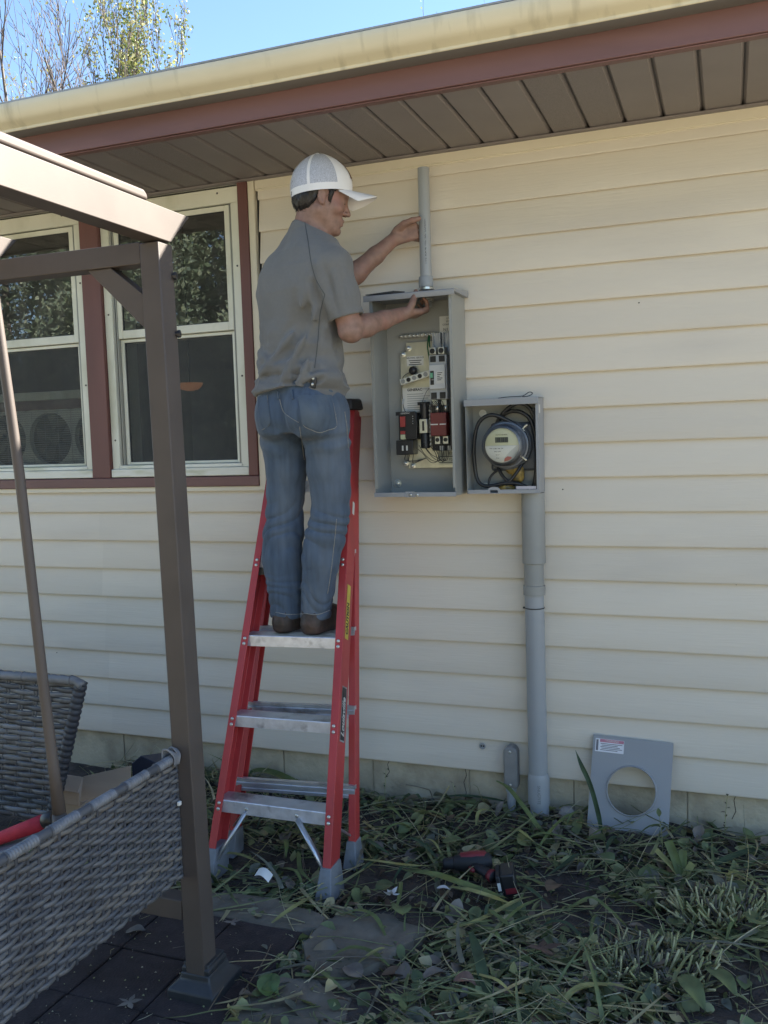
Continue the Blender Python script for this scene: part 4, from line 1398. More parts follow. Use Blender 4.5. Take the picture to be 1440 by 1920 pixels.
STEPS = [0.243, 0.506, 0.771, 1.043, 1.316]
STEP3 = None
for k, z in enumerate(STEPS):
    L_ = on(FLb, FLt, z) + Vector((0.005, 0.002, 0))
    R_ = on(FRb, FRt, z) + Vector((-0.005, 0.002, 0))
    ax = (R_ - L_).normalized()
    bk = Vector((-ax.y, ax.x, 0)).normalized()
    tr = MB()
    dpt = 0.076
    # ribbed top
    pr = [(0.0035, -0.003)]
    nr = 9
    for q in range(nr):
        y0 = 0.004 + (dpt - 0.008) * q / nr
        w_ = (dpt - 0.008) / nr
        pr += [(y0, 0.0), (y0 + w_ * 0.55, 0.0), (y0 + w_ * 0.6, -0.0016), (y0 + w_ * 0.95, -0.0016)]
    pr += [(dpt, 0.0), (dpt, -0.03), (dpt - 0.003, -0.03), (dpt - 0.003, -0.005), (0.0035, -0.005)]
    tr.prism(pr, lambda d_, h_: L_ + bk * d_ + Vector((0, 0, h_)), lambda d_, h_: R_ + bk * d_ + Vector((0, 0, h_)))
    tr.build('step', m_tread, ld)
    lp = MB()
    lh = 0.040 if k else 0.044
    lpr = [(0.0, -lh), (0.0, -0.003), (0.0015, -0.0006), (0.003, -0.0002), (0.003, -lh)]
    lp.prism(lpr, lambda d_, h_: L_ + bk * d_ + Vector((0, 0, h_)), lambda d_, h_: R_ + bk * d_ + Vector((0, 0, h_)))
    lp.build('step_lip', m_treadf, ld)
    for (P_, sg) in ((L_, -1), (R_, 1)):
        for dz in (-0.010, -0.028):
            a = MB()
            p_ = on(FLb, FLt, z + dz) if sg < 0 else on(FRb, FRt, z + dz)
            dome(a, p_ + Vector((-sg * 0.016, -0.0005, 0)), 0.0065, 0.004, (0.0, -1, 0.35), 12)
            a.build('rivet', m_zinc, ld, smooth=True)
    if k == 2:
        STEP3 = (L_, R_, bk, z)
    if k == 0:
        for fx in (0.26, 0.70):
            a = MB()
            dome(a, L_.lerp(R_, fx) + Vector((0, -0.0005, -0.024)), 0.007, 0.003, (0, -1, 0), 14)
            a.build('rivet', m_zinc, ld, smooth=True)

# rear cross bars
for z in (0.212, 0.468, 0.735, 1.01):
    L_ = on(RLb, RLt, z) + Vector((0.004, 0.006, 0))
    R_ = on(RRb, RRt, z) + Vector((-0.004, 0.006, 0))
    a = MB()
    pr = [(0, 0), (0, 0.010), (0.003, 0.013), (0, 0.016), (0, 0.030), (0.003, 0.033), (0, 0.036), (0, 0.046), (0.018, 0.046), (0.018, 0.0)]
    a.prism(pr, lambda d_, h_: L_ + Vector((0, d_, h_)), lambda d_, h_: R_ + Vector((0, d_, h_)))
    a.build('rear_bar', m_tread, ld)

# shoes
for (P_, Q_, wd, dp_, h_) in ((FRb, FRt, 0.062, 0.098, 0.105), (FLb, FLt, 0.062, 0.098, 0.105), (RRb, RRt, 0.052, 0.062, 0.088), (RLb, RLt, 0.052, 0.062, 0.088)):
    d = (Q_ - P_).normalized()
    sg = -1 if P_.x < -1.4 else 1
    a = MB()
    bx = P_.x - sg * (0.016)
    y0 = P_.y
    t0 = P_ + d * h_
    tx_ = t0.x - sg * 0.016
    y1 = t0.y
    v_ = []
    for (cx_, cy_, z_, w_, e0, e1) in ((bx, y0, 0.0, wd, -0.016, dp_), (tx_, y1, h_ * d.z, wd * 0.62, -0.005, dp_ * 0.80)):
        v_ += [(cx_ - w_ / 2, cy_ + e0, z_), (cx_ + w_ / 2, cy_ + e0, z_), (cx_ + w_ / 2, cy_ + e1, z_), (cx_ - w_ / 2, cy_ + e1, z_)]
    a.add(v_, [(0, 3, 2, 1), (4, 5, 6, 7), (0, 1, 5, 4), (1, 2, 6, 5), (2, 3, 7, 6), (3, 0, 4, 7)])
    a.build('shoe', m_shoe, ld, bevel=0.004)

# knee braces under the bottom step
for (fx, P_, Q_) in ((0.70, FRb, FRt), (0.26, FLb, FLt)):
    L_ = on(FLb, FLt, 0.21)
    R_ = on(FRb, FRt, 0.21)
    s_ = L_.lerp(R_, fx) + Vector((0, 0.012, 0))
    sg = -1 if P_.x < -1.4 else 1
    e_ = on(P_, Q_, 0.055 if sg < 0 else 0.085) + Vector((-sg * 0.03, 0.016, 0))
    a = MB()
    a.tube([s_, s_.lerp(e_, 0.5), e_], 0.0105, 10, flat=0.55)
    a.build('brace', m_alu, ld, smooth=True)
    s2 = s_ + Vector((0.02 * sg, 0.07, 0))
    e2 = on(RRb if sg > 0 else RLb, RRt if sg > 0 else RLt, 0.10) + Vector((-sg * 0.02, 0.0, 0))
    a = MB()
    a.tube([s2, e2], 0.009, 8, flat=0.5)
    a.build('brace', m_alu, ld, smooth=True)

# top cap
a = MB()
cz = 1.585
a.add([(-1.715, -0.185, cz), (-1.372, -0.098, cz), (-1.352, -0.022, cz), (-1.70, -0.06, cz), (-1.708, -0.178, cz + 0.045), (-1.378, -0.092, cz + 0.045), (-1.36, -0.026, cz + 0.045), (-1.694, -0.066, cz + 0.045)],
      [(0, 3, 2, 1), (4, 5, 6, 7), (0, 1, 5, 4), (1, 2, 6, 5), (2, 3, 7, 6), (3, 0, 4, 7)])
a.build('top_cap', m_cap, ld, bevel=0.008)
# spreader hinge
p_ = on(FLb, FLt, 1.0)
a = MB()
a.beam(p_ + Vector((0.004, 0.03, -0.012)), p_ + Vector((0.066, 0.05, -0.010)), 0.006, 0.03)
a.beam(p_ + Vector((0.03, 0.035, -0.012)), p_ + Vector((0.10, 0.16, -0.02)), 0.004, 0.018)
a.build('spreader', M('spreader_steel', (0.07, 0.07, 0.07), 0.4, metal=0.6), ld)

# labels on the right web
dR = (FRt - FRb).normalized()
o_ = Vector((1, 0, 0))
o_ = (o_ - dR * o_.dot(dR)).normalized()
bkR = Vector(BK)
bkR = (bkR - dR * bkR.dot(dR) - o_ * bkR.dot(o_)).normalized()


def weblab(name, mat, z0, z1, k0, k1, off):
    a0, a1 = on(FRb, FRt, z0), on(FRb, FRt, z1)
    m_ = MB()
    m_.add([a0 + bkR * k0 + o_ * off, a0 + bkR * k1 + o_ * off, a1 + bkR * k1 + o_ * off, a1 + bkR * k0 + o_ * off], [(0, 1, 2, 3)])
    return m_.build(name, mat, ld)


weblab('brand_plate_border', m_alu, 0.455, 0.625, 0.020, 0.062, 0.0006)
weblab('brand_plate', m_blk, 0.460, 0.620, 0.023, 0.059, 0.0010)
text('lettering', 'Louisville', 0.036, m_labw, ld, on(FRb, FRt, 0.470) + bkR * 0.041 + o_ * 0.0014, dR, bkR * -1, shear=0.35, bold=0.0004)
weblab('caution_label', m_ylab, 0.775, 0.955, 0.020, 0.050, 0.0006)
text('lettering', 'CAUTION', 0.026, m_ink, ld, on(FRb, FRt, 0.79) + bkR * 0.035 + o_ * 0.0010, dR, bkR * -1, bold=0.001)
weblab('warning_tag', m_labw, 1.205, 1.25, 0.028, 0.048, 0.0006)
# ================================================================== pergola
m_bronze = M('bronze_paint', (0.076, 0.061, 0.053), 0.58, var=0.12, scale=6, col2=(0.09, 0.073, 0.063), c2lo=0.5, c2hi=0.8, bump=0.0002, bscale=400, spec=0.42)
m_base = M('post_shoe', (0.028, 0.03, 0.033), 0.5, var=0.2, scale=20, col2=(0.06, 0.06, 0.06), c2lo=0.6, c2hi=0.8, c2scale=18)
pg = thing('pergola', 'brown metal pergola with a slanted beam end and a corner brace at its near post', 'pergola', (-1.32, -1.41, 0.0))
pb0, pt0 = Vector((-1.314, -1.408, 0.02)), Vector((-1.345, -1.408, 1.972))
a = MB()
a.beam(pb0, pt0, 0.056, 0.062, (0, -1, 0))
a.build('post', m_bronze, pg, bevel=0.003)
# stepped foot
def stack_box(parent, name, mat, levels, bevel):
    m_ = MB()
    v_, f_ = [], []
    for (x0, x1, y0, y1, z) in levels:
        v_ += [(x0, y0, z), (x1, y0, z), (x1, y1, z), (x0, y1, z)]
    for i in range(len(levels) - 1):
        for k in range(4):
            f_.append((i * 4 + k, i * 4 + (k + 1) % 4, (i + 1) * 4 + (k + 1) % 4, (i + 1) * 4 + k))
    n_ = len(levels) - 1
    f_ += [(3, 2, 1, 0), (n_ * 4, n_ * 4 + 1, n_ * 4 + 2, n_ * 4 + 3)]
    m_.add(v_, f_)
    return m_.build(name, mat, parent, bevel=bevel)


def sq(c, h, z, dy=0.0):
    return (c - h, c + h, -1.392 - h * 1.12 + dy, -1.392 + h * 1.12 + dy, z)


cpx = -1.3155
stack_box(pg, 'post_shoe', m_base, [sq(cpx, 0.069, 0.018), sq(cpx, 0.069, 0.046), sq(cpx, 0.046, 0.066), sq(cpx, 0.043, 0.083)], 0.004)
stack_box(pg, 'shoe_collar', m_base, [sq(cpx, 0.041, 0.084), sq(cpx, 0.041, 0.096), sq(cpx, 0.037, 0.098), sq(cpx, 0.037, 0.108)], 0.003)


def rafter(dx):
    m_ = MB()
    pr = [(-1.302, 2.057), (-1.305, 2.0535), (-1.392, 1.976), (-3.55, 1.976), (-3.55, 2.057)]
    m_.prism(pr, lambda y, z: (-1.368 + dx, y, z), lambda y, z: (-1.310 + dx, y, z))
    return m_.build('rafter', m_bronze, pg, bevel=0.003)


rafter(0.0)
rafter(-0.565)
rafter(-1.13)
a = MB()
a.prism([(-1.435, 2.073), (-1.440, 2.088), (-1.452, 2.096), (-3.55, 2.096), (-3.55, 2.073)], lambda y, z: (-1.375, y, z), lambda y, z: (-1.340, y, z))
a.build('roof_rail', m_bronze, pg, bevel=0.006, bseg=3)
a = MB()
a.box((-1.372, -3.5, 2.058), (-1.348, -1.45, 2.0725))
a.build('rail_spacer', m_base, pg)
a = MB()
a.box((-3.4, -1.436, 1.922), (-1.3735, -1.382, 1.9755))
a.build('cross_beam', m_bronze, pg, bevel=0.002)
a = MB()
a.prism([(-1.540, 1.9215), (-1.468, 1.9215), (-1.3735, 1.848), (-1.3735, 1.762)], lambda x, z: (x, -1.430, z), lambda x, z: (x, -1.392, z))
a.build('brace', m_bronze, pg, bevel=0.002)
a = MB()
a.box((-3.4, -1.436, 0.222), (-1.349, -1.384, 0.276))
a.build('lower_rail', m_bronze, pg, bevel=0.003)
for z in (1.895, 1.75):
    a = MB()
    a.lathe([(0.006, 0), (0.006, 0.006), (0.010, 0.006), (0.010, 0.013), (0.006, 0.015)], (-1.316 - (z - 1.75) * 0.02, -1.384, z), (1, 0.35, 0), 8)
    a.build('bolt', m_blk, pg, auto=30)
# far corner posts of the frame
for (x_, y_) in ((-3.37, -1.408), (-3.37, -3.5)):
    a = MB()
    a.beam((x_, y_, 0.02), (x_, y_, 1.972), 0.056, 0.062, (0, -1, 0))
    a.build('post', m_bronze, pg, bevel=0.003)
a = MB()
a.box((-3.4, -3.53, 1.922), (-1.34, -3.476, 1.9755))
a.build('cross_beam', m_bronze, pg, bevel=0.002)

# leaning brown pole
pl = thing('metal_pole', 'thin brown metal pole slanting down beside the wicker backrest', 'pole', (-1.36, -1.85, 0.5))
a = MB()
a.tube([(-1.475, -1.85, 2.1), (-1.458, -1.85, 1.86), (-1.415, -1.85, 1.42), (-1.385, -1.85, 0.95), (-1.372, -1.85, 0.78), (-1.364, -1.85, 0.68)], [0.0105, 0.0105, 0.0108, 0.0112, 0.0118, 0.0145], 16)
a.build('tube', m_bronze, pl, smooth=True)
a = MB()
a.lathe([(0.019, -0.11), (0.0185, -0.04), (0.0172, 0.0), (0.0150, 0.058)], (-1.360, -1.85, 0.62), (-0.075, 0, 1), 20)
a.build('socket', m_bronze, pl, smooth=True)

# ================================================================== wicker
m_w1 = M('wicker_grey', (0.112, 0.110, 0.110), 0.5, var=0.4, scale=40, stretch=(1, 0.25, 1), spec=0.5)
m_w2 = M('wicker_slate', (0.078, 0.080, 0.087), 0.5, var=0.28, scale=26, stretch=(1, 0.25, 1), spec=0.5)
m_w3 = M('wicker_brown', (0.125, 0.114, 0.102), 0.55, var=0.28, scale=26, stretch=(1, 0.25, 1), spec=0.5)
m_w4 = M('wicker_pale', (0.170, 0.170, 0.175), 0.5, var=0.3, scale=30, stretch=(0.2, 1, 1), spec=0.5)
m_wd = M('wicker_dark', (0.04, 0.043, 0.052), 0.5, var=0.2, scale=30)
WM = [m_w1, m_w2, m_w3]

wp = thing('woven_sofa_side', 'long grey woven wicker side panel with a wrapped top rail in front of the post', 'wicker panel', (-1.34, -1.45, 0.34))
PXW = -1.336
YA, YB = -1.447, -2.62
SP = 0.0315
RP = 0.0128
nrow = 24
protos = []
for ph in (0, 1):
    for mi_ in range(3):
        pts = []
        ny = int(abs(YB - YA) / SP * 6)
        for i in range(ny + 1):
            y = YA + (YB - YA) * i / ny
            cs = math.cos(PI * (y - YA) / SP + ph * PI)
            pts.append((PXW + 0.0027 * math.copysign(abs(cs) ** 0.8, cs), y, 0.0 + 0.0016 * math.sin(y * 41 + ph * 2 + mi_)))
        m_ = MB()
        m_.tube(pts, 0.0065, 6, flat=1.0, twist=(0, 0, 1))
        # flatten the strand: narrow across the panel
        v_ = np.array(m_.v)
        v_ = v_.reshape(-1, 6, 3)
        cx_ = np.array(pts)[:, None, :]
        v_ = cx_ + (v_ - cx_) * np.array([0.62, 1.0, 1.0])
        m_.v = [tuple(q) for q in v_.reshape(-1, 3)]
        protos.append(m_.build('strand', WM[mi_], wp, smooth=True))
for k in range(nrow):
    ph = k % 2
    src = protos[ph * 3 + random.choice((0, 0, 1, 1, 2))]
    if k < 6:
        src = protos[(k % 2) * 3 + k // 2]
        o = src
    else:
        o = src.copy()
        COL.objects.link(o)
        o.parent = wp
    o.location = (0, 0, 0.353 + k * RP + random.uniform(-0.0005, 0.0005))
m_ = MB()
for i in range(int(abs(YB - YA) / SP) + 1):
    y = YA - SP * (i + 0.0)
    o = MB()
    o.tube([(PXW, y - 0.0, 0.345), (PXW, y, 0.665)], 0.0045, 6)
    o.build('stake', m_wd, wp)
a = MB()
a.box((PXW - 0.012, YB, 0.343), (PXW - 0.004, YA, 0.350))
a.box((PXW - 0.012, YA - 0.006, 0.35), (PXW - 0.003, YA, 0.665))
a.build('frame', m_wd, wp, bevel=0.001)
# wrapped top rail, in stretches: fine binding and smooth stretches, with ring clips
y = YA
tog = True
while y > YB:
    ln = 0.085 if tog else 0.042
    y2 = max(YB, y - ln)
    m_ = MB()
    n_ = 40 if tog else 6
    pr, rr = [], []
    for i in range(n_ + 1):
        yy = y + (y2 - y) * i / n_
        pr.append((PXW - 0.001, yy, 0.668))
        rr.append(0.0112 + (0.0014 * (1 if i % 4 in (0, 1) else -0.4) if tog else -0.0004))
    m_.tube(pr, rr, 14)
    m_.build('rail_binding', m_w4 if tog else m_w2, wp, smooth=True)
    m_ = MB()
    m_.lathe([(0.0130, -0.0020), (0.0143, 0), (0.0130, 0.0020)], (PXW - 0.001, y2, 0.667), (0, 1, 0), 16)
    m_.build('ring', m_w2, wp, smooth=True)
    y = y2
    tog = not tog
for q in range(6):         # loose loops at the end of the rail
    a = MB()
    a.tube(spline([(PXW - 0.014, -1.452 - q * 0.006, 0.652), (PXW - 0.017, -1.449 - q * 0.006, 0.676 + 0.003 * q % 5), (PXW - 0.002, -1.445 - q * 0.007, 0.690 + 0.004 * (q % 3)), (PXW + 0.014, -1.448 - q * 0.005, 0.678), (PXW + 0.014, -1.455 - q * 0.004, 0.655)], 18), 0.0024, 6)
    a.build('loose_strand', m_w4, wp, smooth=True)
a = MB()
a.box((PXW + 0.006, -1.462, 0.545), (PXW + 0.014, -1.450, 0.556))
a.build('clip', m_labw, wp, bevel=0.002)

# chair back
wc = thing('woven_chair', 'flared grey woven wicker backrest with a thick dark edge, seen beyond the slanting pole', 'wicker chair', (-2.3, -1.0, 0.25))
CY = -1.0


def ctop(z):       # right-hand edge flares outwards
    return -2.128 + (z - 0.25) * 0.300


CP = 0.060
cprot = {}
nr = 27
for k in range(nr):
    z = 0.222 + k * 0.0178
    xr = ctop(z) - 0.030
    x_l = -2.95
    pts = []
    nx = int((xr - x_l) / CP * 6)
    for i in range(nx + 1):
        x = xr + (x_l - xr) * i / nx
        cs = math.cos(PI * (x - ctop(0.25)) / CP + (k % 2) * PI)
        pts.append((x, CY - 0.0044 * math.copysign(abs(cs) ** 0.7, cs) + (z - 0.25) * 0.04, z + 0.0012 * math.sin(x * 23 + k)))
    m_ = MB()
    m_.tube(pts, 0.0092, 6, twist=(0, 0, 1))
    v_ = np.array(m_.v).reshape(-1, 6, 3)
    cx_ = np.array(pts)[:, None, :]
    v_ = cx_ + (v_ - cx_) * np.array([1.0, 0.42, 1.0])
    m_.v = [tuple(q) for q in v_.reshape(-1, 3)]
    m_.build('strand', random.choice((m_w1, m_w1, m_w2, m_w4)), wc, smooth=True)
x = ctop(0.25) - 0.06
while x > -2.95:
    for dx in (-0.006, 0.006):
        a = MB()
        xt_ = x + dx + (0.46 * 0.12)
        a.tube([(x + dx, CY, 0.215), (xt_, CY + 0.018, 0.70)], 0.0036, 6)
        a.build('stake', m_w1, wc)
    x -= CP
# thick wrapped edge and rolled top
m_ = MB()
pts, rr = [], []
for i in range(121):
    z = 0.20 + 0.495 * i / 120
    pts.append((ctop(z) - 0.018, CY + 0.006 + (z - 0.25) * 0.04, z))
    rr.append(0.0205 + (0.0014 if i % 5 < 3 else -0.0016))
m_.tube(pts, rr, 12)
m_.build('edge_wrap', m_wd, wc, smooth=True)
m_ = MB()
pts, rr = [], []
for i in range(101):
    x = ctop(0.70) - 0.008 - 0.95 * i / 100
    pts.append((x, CY + 0.016, 0.702 + (0.0 if i > 2 else -0.005 * (3 - i))))
    rr.append(0.0155 + (0.0010 if i % 4 < 2 else -0.0008))
m_.tube(pts, rr, 12)
m_.build('top_roll', m_w4, wc, smooth=True)
for q in range(6):
    xx = ctop(0.70) - 0.05 - q * 0.10
    m_ = MB()
    m_.lathe([(0.0168, -0.003), (0.0182, 0), (0.0168, 0.003)], (xx, CY + 0.016, 0.702), (1, 0, 0.15), 14)
    m_.build('ring', m_w1, wc, smooth=True)

# armrest board and red roll on it
ar = MB()
ar.add([(-1.98, -1.50, 0.300), (-1.70, -1.44, 0.412), (-1.70, -1.36, 0.418), (-1.98, -1.40, 0.306), (-1.98, -1.50, 0.328), (-1.70, -1.44, 0.428), (-1.70, -1.36, 0.434), (-1.98, -1.40, 0.334)],
       [(0, 3, 2, 1), (4, 5, 6, 7), (0, 1, 5, 4), (1, 2, 6, 5), (2, 3, 7, 6), (3, 0, 4, 7)])
o = ar.build('seat_board', M('slate_board', (0.13, 0.135, 0.155), 0.5, var=0.08), loc=(-1.9, -1.45, 0.3), bevel=0.004)
tag(o, 'smooth grey board slanting up behind the long woven side panel, under the red roll', 'board')
rr_ = thing('red_roll', 'red fabric roll with a black end lying on the grey board by the wicker', 'fabric roll', (-1.82, -1.44, 0.4))
a = MB()
a.tube([(-2.05, -1.43, 0.325), (-1.96, -1.43, 0.362), (-1.87, -1.43, 0.400), (-1.785, -1.43, 0.436)], [0.017, 0.0185, 0.0205, 0.0225], 18)
a.build('sleeve', M('red_cloth', (0.42, 0.025, 0.045), 0.8, var=0.12, scale=40, bump=0.001, bscale=300), rr_, smooth=True)
a = MB()
a.tube([(-1.7845, -1.43, 0.4362), (-1.780, -1.43, 0.438), (-1.757, -1.43, 0.447), (-1.750, -1.43, 0.450)], [0.0215, 0.0245, 0.0245, 0.020], 18)
a.build('end_cap', m_blk, rr_, auto=40)

# cardboard carton and navy box on the ground behind
m_card = M('cardboard', (0.40, 0.31, 0.235), 0.85, var=0.06, scale=12, stretch=(0.3, 1, 3))
cb = thing('cardboard_box', 'opened brown cardboard carton with a raised flap beyond the wicker panel', 'carton', (-2.28, -0.72, 0.0))
part(cb, 'carton_body', m_card, (-2.45, -0.745, 0.0), (-2.245, -0.50, 0.155), 0.001)
a = MB()
a.add([(-2.239, -0.750, 0.172), (-2.010, -0.755, 0.250), (-2.010, -0.745, 0.330), (-2.225, -0.740, 0.266), (-2.239, -0.746, 0.172), (-2.010, -0.751, 0.250), (-2.010, -0.741, 0.330), (-2.225, -0.736, 0.266)],
      [(0, 1, 2, 3), (7, 6, 5, 4), (0, 4, 5, 1), (1, 5, 6, 2), (2, 6, 7, 3), (3, 7, 4, 0)])
a.build('flap', m_card, cb)
a = MB()
a.add([(-2.40, -0.750, 0.158), (-2.243, -0.752, 0.160), (-2.241, -0.75, 0.205), (-2.39, -0.742, 0.205), (-2.40, -0.746, 0.158), (-2.243, -0.748, 0.16), (-2.241, -0.746, 0.205), (-2.39, -0.738, 0.205)],
      [(0, 1, 2, 3), (7, 6, 5, 4), (0, 4, 5, 1), (1, 5, 6, 2), (2, 6, 7, 3), (3, 7, 4, 0)])
a.build('flap', m_card, cb)
a = MB()
a.add([(-2.39, -0.755, 0.209), (-2.241, -0.757, 0.211), (-2.230, -0.74, 0.263), (-2.37, -0.735, 0.262), (-2.39, -0.751, 0.209), (-2.241, -0.753, 0.211), (-2.230, -0.736, 0.263), (-2.37, -0.731, 0.262)],
      [(0, 1, 2, 3), (7, 6, 5, 4), (0, 4, 5, 1), (1, 5, 6, 2), (2, 6, 7, 3), (3, 7, 4, 0)])
a.build('flap', m_card, cb)
nb = thing('navy_case', 'dark navy angular plastic case standing behind the brown carton flap', 'case', (-1.96, -0.70, 0.0))
a = MB()
a.prism([(-2.012, 0.255), (-2.014, 0.335), (-1.972, 0.368), (-1.902, 0.346), (-1.884, 0.315), (-1.90, 0.235)], lambda x, z: (x, -0.735, z), lambda x, z: (x + 0.02, -0.60, z - 0.03))
a.prism([(-2.0, 0.0), (-2.0, 0.256), (-1.91, 0.236), (-1.91, 0.0)], lambda x, z: (x, -0.70, z), lambda x, z: (x, -0.63, z))
a.build('shell', M('navy_plastic', (0.012, 0.018, 0.038), 0.45, var=0.1), nb, bevel=0.003)

# ================================================================== drill
dr = thing('power_drill', 'red and black cordless drill lying on its side among the cuttings', 'drill', (-0.76, -0.6, 0.02))
m_rubber = M('drill_rubber', (0.016, 0.017, 0.02), 0.6)
m_dred = M('drill_red', (0.20, 0.022, 0.028), 0.42, var=0.1)
cA, cB = Vector((-0.862, -0.575, 0.052)), Vector((-0.752, -0.545, 0.060))
dx_ = (cB - cA).normalized()
a = MB()
a.tube([cA, cA + dx_ * 0.006, cA + dx_ * 0.02, cA + dx_ * 0.024, cA + dx_ * 0.075, cB, cB + dx_ * 0.012], [0.021, 0.025, 0.026, 0.0285, 0.030, 0.029, 0.019], 18)
a.build('motor_housing', m_rubber, dr, auto=45)
a = MB()
up_o = Vector((0.0, 0.004, 0.0075))
a.tube([cA + dx_ * 0.018 + up_o, cA + dx_ * 0.024 + up_o, cA + dx_ * 0.06 + up_o * 1.2, cA + dx_ * 0.10 + up_o * 1.1, cB + up_o * 0.6], [0.018, 0.0245, 0.026, 0.0255, 0.017], 18)
a.build('top_shell', m_dred, dr, smooth=True)
a = MB()
a.tube([cA - dx_ * 0.038, cA - dx_ * 0.033, cA - dx_ * 0.008, cA - dx_ * 0.001], [0.010, 0.0165, 0.0205, 0.0205], 16)
a.build('chuck', m_rubber, dr, auto=40)
h0, h1 = cA.lerp(cB, 0.62) + Vector((0, -0.016, -0.006)), Vector((-0.712, -0.615, 0.044))
a = MB()
a.tube([h0, h0.lerp(h1, 0.35), h0.lerp(h1, 0.7), h1], [0.022, 0.0185, 0.0195, 0.025], 14, flat=0.8)
a.build('grip', m_rubber, dr, smooth=True)
a = MB()
a.tube([h0.lerp(h1, 0.74), h0.lerp(h1, 0.84), h0.lerp(h1, 0.94)], [0.0215, 0.0245, 0.0265], 14, flat=0.8)
a.build('grip_band', m_dred, dr, smooth=True)
rm_ = Matrix.Translation((-0.675, -0.625, 0.046)) @ Matrix.Rotation(math.radians(14), 4, 'Z') @ Matrix.Rotation(math.radians(-10), 4, 'Y')
a = MB()
a.box((-0.028, -0.046, -0.034), (-0.014, 0.044, 0.034), rm_)
a.build('battery_foot', m_rubber, dr, bevel=0.004)
a = MB()
a.box((-0.0135, -0.046, -0.036), (0.033, 0.046, 0.036), rm_)
a.build('battery', m_blk, dr, bevel=0.006)
a = MB()
a.box((-0.004, -0.0475, -0.026), (0.032, -0.0455, -0.008), rm_)
a.build('battery_stripe', m_dred, dr)
a = MB()
a.box((-0.026, -0.0475, -0.012), (-0.016, -0.0455, 0.014), rm_)
a.build('grip_label', m_labw, dr)
a = MB()
tt = cA.lerp(cB, 0.45) + Vector((0.01, -0.03, -0.004))
a.tube([tt, tt + Vector((0.008, -0.012, 0)), tt + Vector((0.018, -0.02, 0))], [0.006, 0.008, 0.006], 8)
a.build('trigger', m_dred, dr, smooth=True)
# ================================================================== stones
m_stone = M('flagstone', (0.155, 0.135, 0.105), 0.9, var=0.3, scale=14, bump=0.010, bscale=26, col2=(0.085, 0.08, 0.06), c2lo=0.48, c2hi=0.75, c2scale=5, detail=8)


def flag(poly, z, h, label, tilt=(0, 0)):
    c = np.mean(np.array(poly), axis=0)
    P_ = []
    n = len(poly)
    for i in range(n):
        p0, p1 = np.array(poly[i]), np.array(poly[(i + 1) % n])
        for k in range(5):
            t = k / 5
            q = p0 + (p1 - p0) * t
            q = q + 0.016 * vnoise(np.array([[q[0], q[1]]]), 31, 28)[0] * (q - c) / max(1e-3, np.linalg.norm(q - c))
            P_.append(q)
    rings = [(1.0, -h), (1.0, -0.004), (0.982, 0.0), (0.8, 0.001), (0.55, 0.0), (0.28, 0.001)]
    v_, f_ = [], []
    m_ = len(P_)
    for (s_, dz) in rings:
        for q in P_:
            x, y = c + (q - c) * s_
            zz = z + dz + tilt[0] * (x - c[0]) + tilt[1] * (y - c[1])
            if dz > -0.01:
                zz += 0.004 * vnoise(np.array([[x, y]]), 32, 22)[0] + 0.003 * vnoise(np.array([[x, y]]), 33, 55)[0]
            v_.append((x, y, zz))
    for r in range(len(rings) - 1):
        for k in range(m_):
            f_.append((r * m_ + k, r * m_ + (k + 1) % m_, (r + 1) * m_ + (k + 1) % m_, (r + 1) * m_ + k))
    f_.append(tuple(range((len(rings) - 1) * m_, len(rings) * m_)))
    o = link_mesh('flagstone', v_, f_, m_stone, loc=(c[0], c[1], 0), smooth=False, auto=35)
    tag(o, label, 'stone', 'flat stones bordering the patio')


flag([(-1.72, -0.985), (-1.40, -0.90), (-1.17, -0.955), (-1.13, -1.02), (-1.21, -1.065), (-1.72, -1.07)], 0.022, 0.06, 'long brown flagstone at the back of the dark tiles, right of the pergola post')
flag([(-1.15, -0.99), (-0.985, -0.905), (-0.835, -0.95), (-0.885, -1.09), (-0.97, -1.30), (-1.09, -1.26), (-1.165, -1.13)], 0.028, 0.06, 'large brown flagstone in front of the ladder, littered with stems', (0.02, 0.01))
flag([(-1.165, -1.31), (-1.06, -1.28), (-0.93, -1.33), (-0.90, -1.45), (-1.0, -1.55), (-1.19, -1.55)], 0.026, 0.06, 'brown flagstone nearest the camera, at the right corner of the dark tiles', (-0.02, 0.01))
tag(link_mesh('rock', *(lambda b_: (b_.v, b_.f))(MB().ball((-0.57, -0.075, 0.045), 0.042, 12, (0.8, 0.7, 0.9))), M('pale_rock', (0.26, 0.24, 0.22), 0.9, var=0.2, scale=30, bump=0.004), loc=(-0.57, -0.075, 0.0), smooth=True),
    'small pale rock by the foot of the thick pipe', 'rock')

# ================================================================== leaves and cuttings
def leafmat(n, c, tr=0.18):
    return M(n, c, 0.55, var=0.42, scale=14, trans=tr, col2=tuple(np.array(c) * np.array((1.5, 1.25, 0.8))), c2lo=0.55, c2hi=0.8, c2scale=9)


LG = [leafmat('leaf_deep', (0.085, 0.115, 0.052)), leafmat('leaf_mid', (0.145, 0.178, 0.075)), leafmat('leaf_pale', (0.235, 0.255, 0.118)), leafmat('leaf_grey', (0.17, 0.175, 0.13))]
LD = [leafmat('dead_brown', (0.125, 0.085, 0.058), 0.1), leafmat('dead_grey', (0.17, 0.145, 0.12), 0.1), leafmat('straw', (0.37, 0.325, 0.18), 0.15), leafmat('straw_pale', (0.45, 0.41, 0.27), 0.15)]
m_strap = leafmat('strap_green', (0.135, 0.172, 0.062), 0.2)
m_strap2 = leafmat('strap_yellow', (0.30, 0.295, 0.115), 0.2)
m_strapd = leafmat('strap_dark', (0.05, 0.09, 0.048), 0.2)


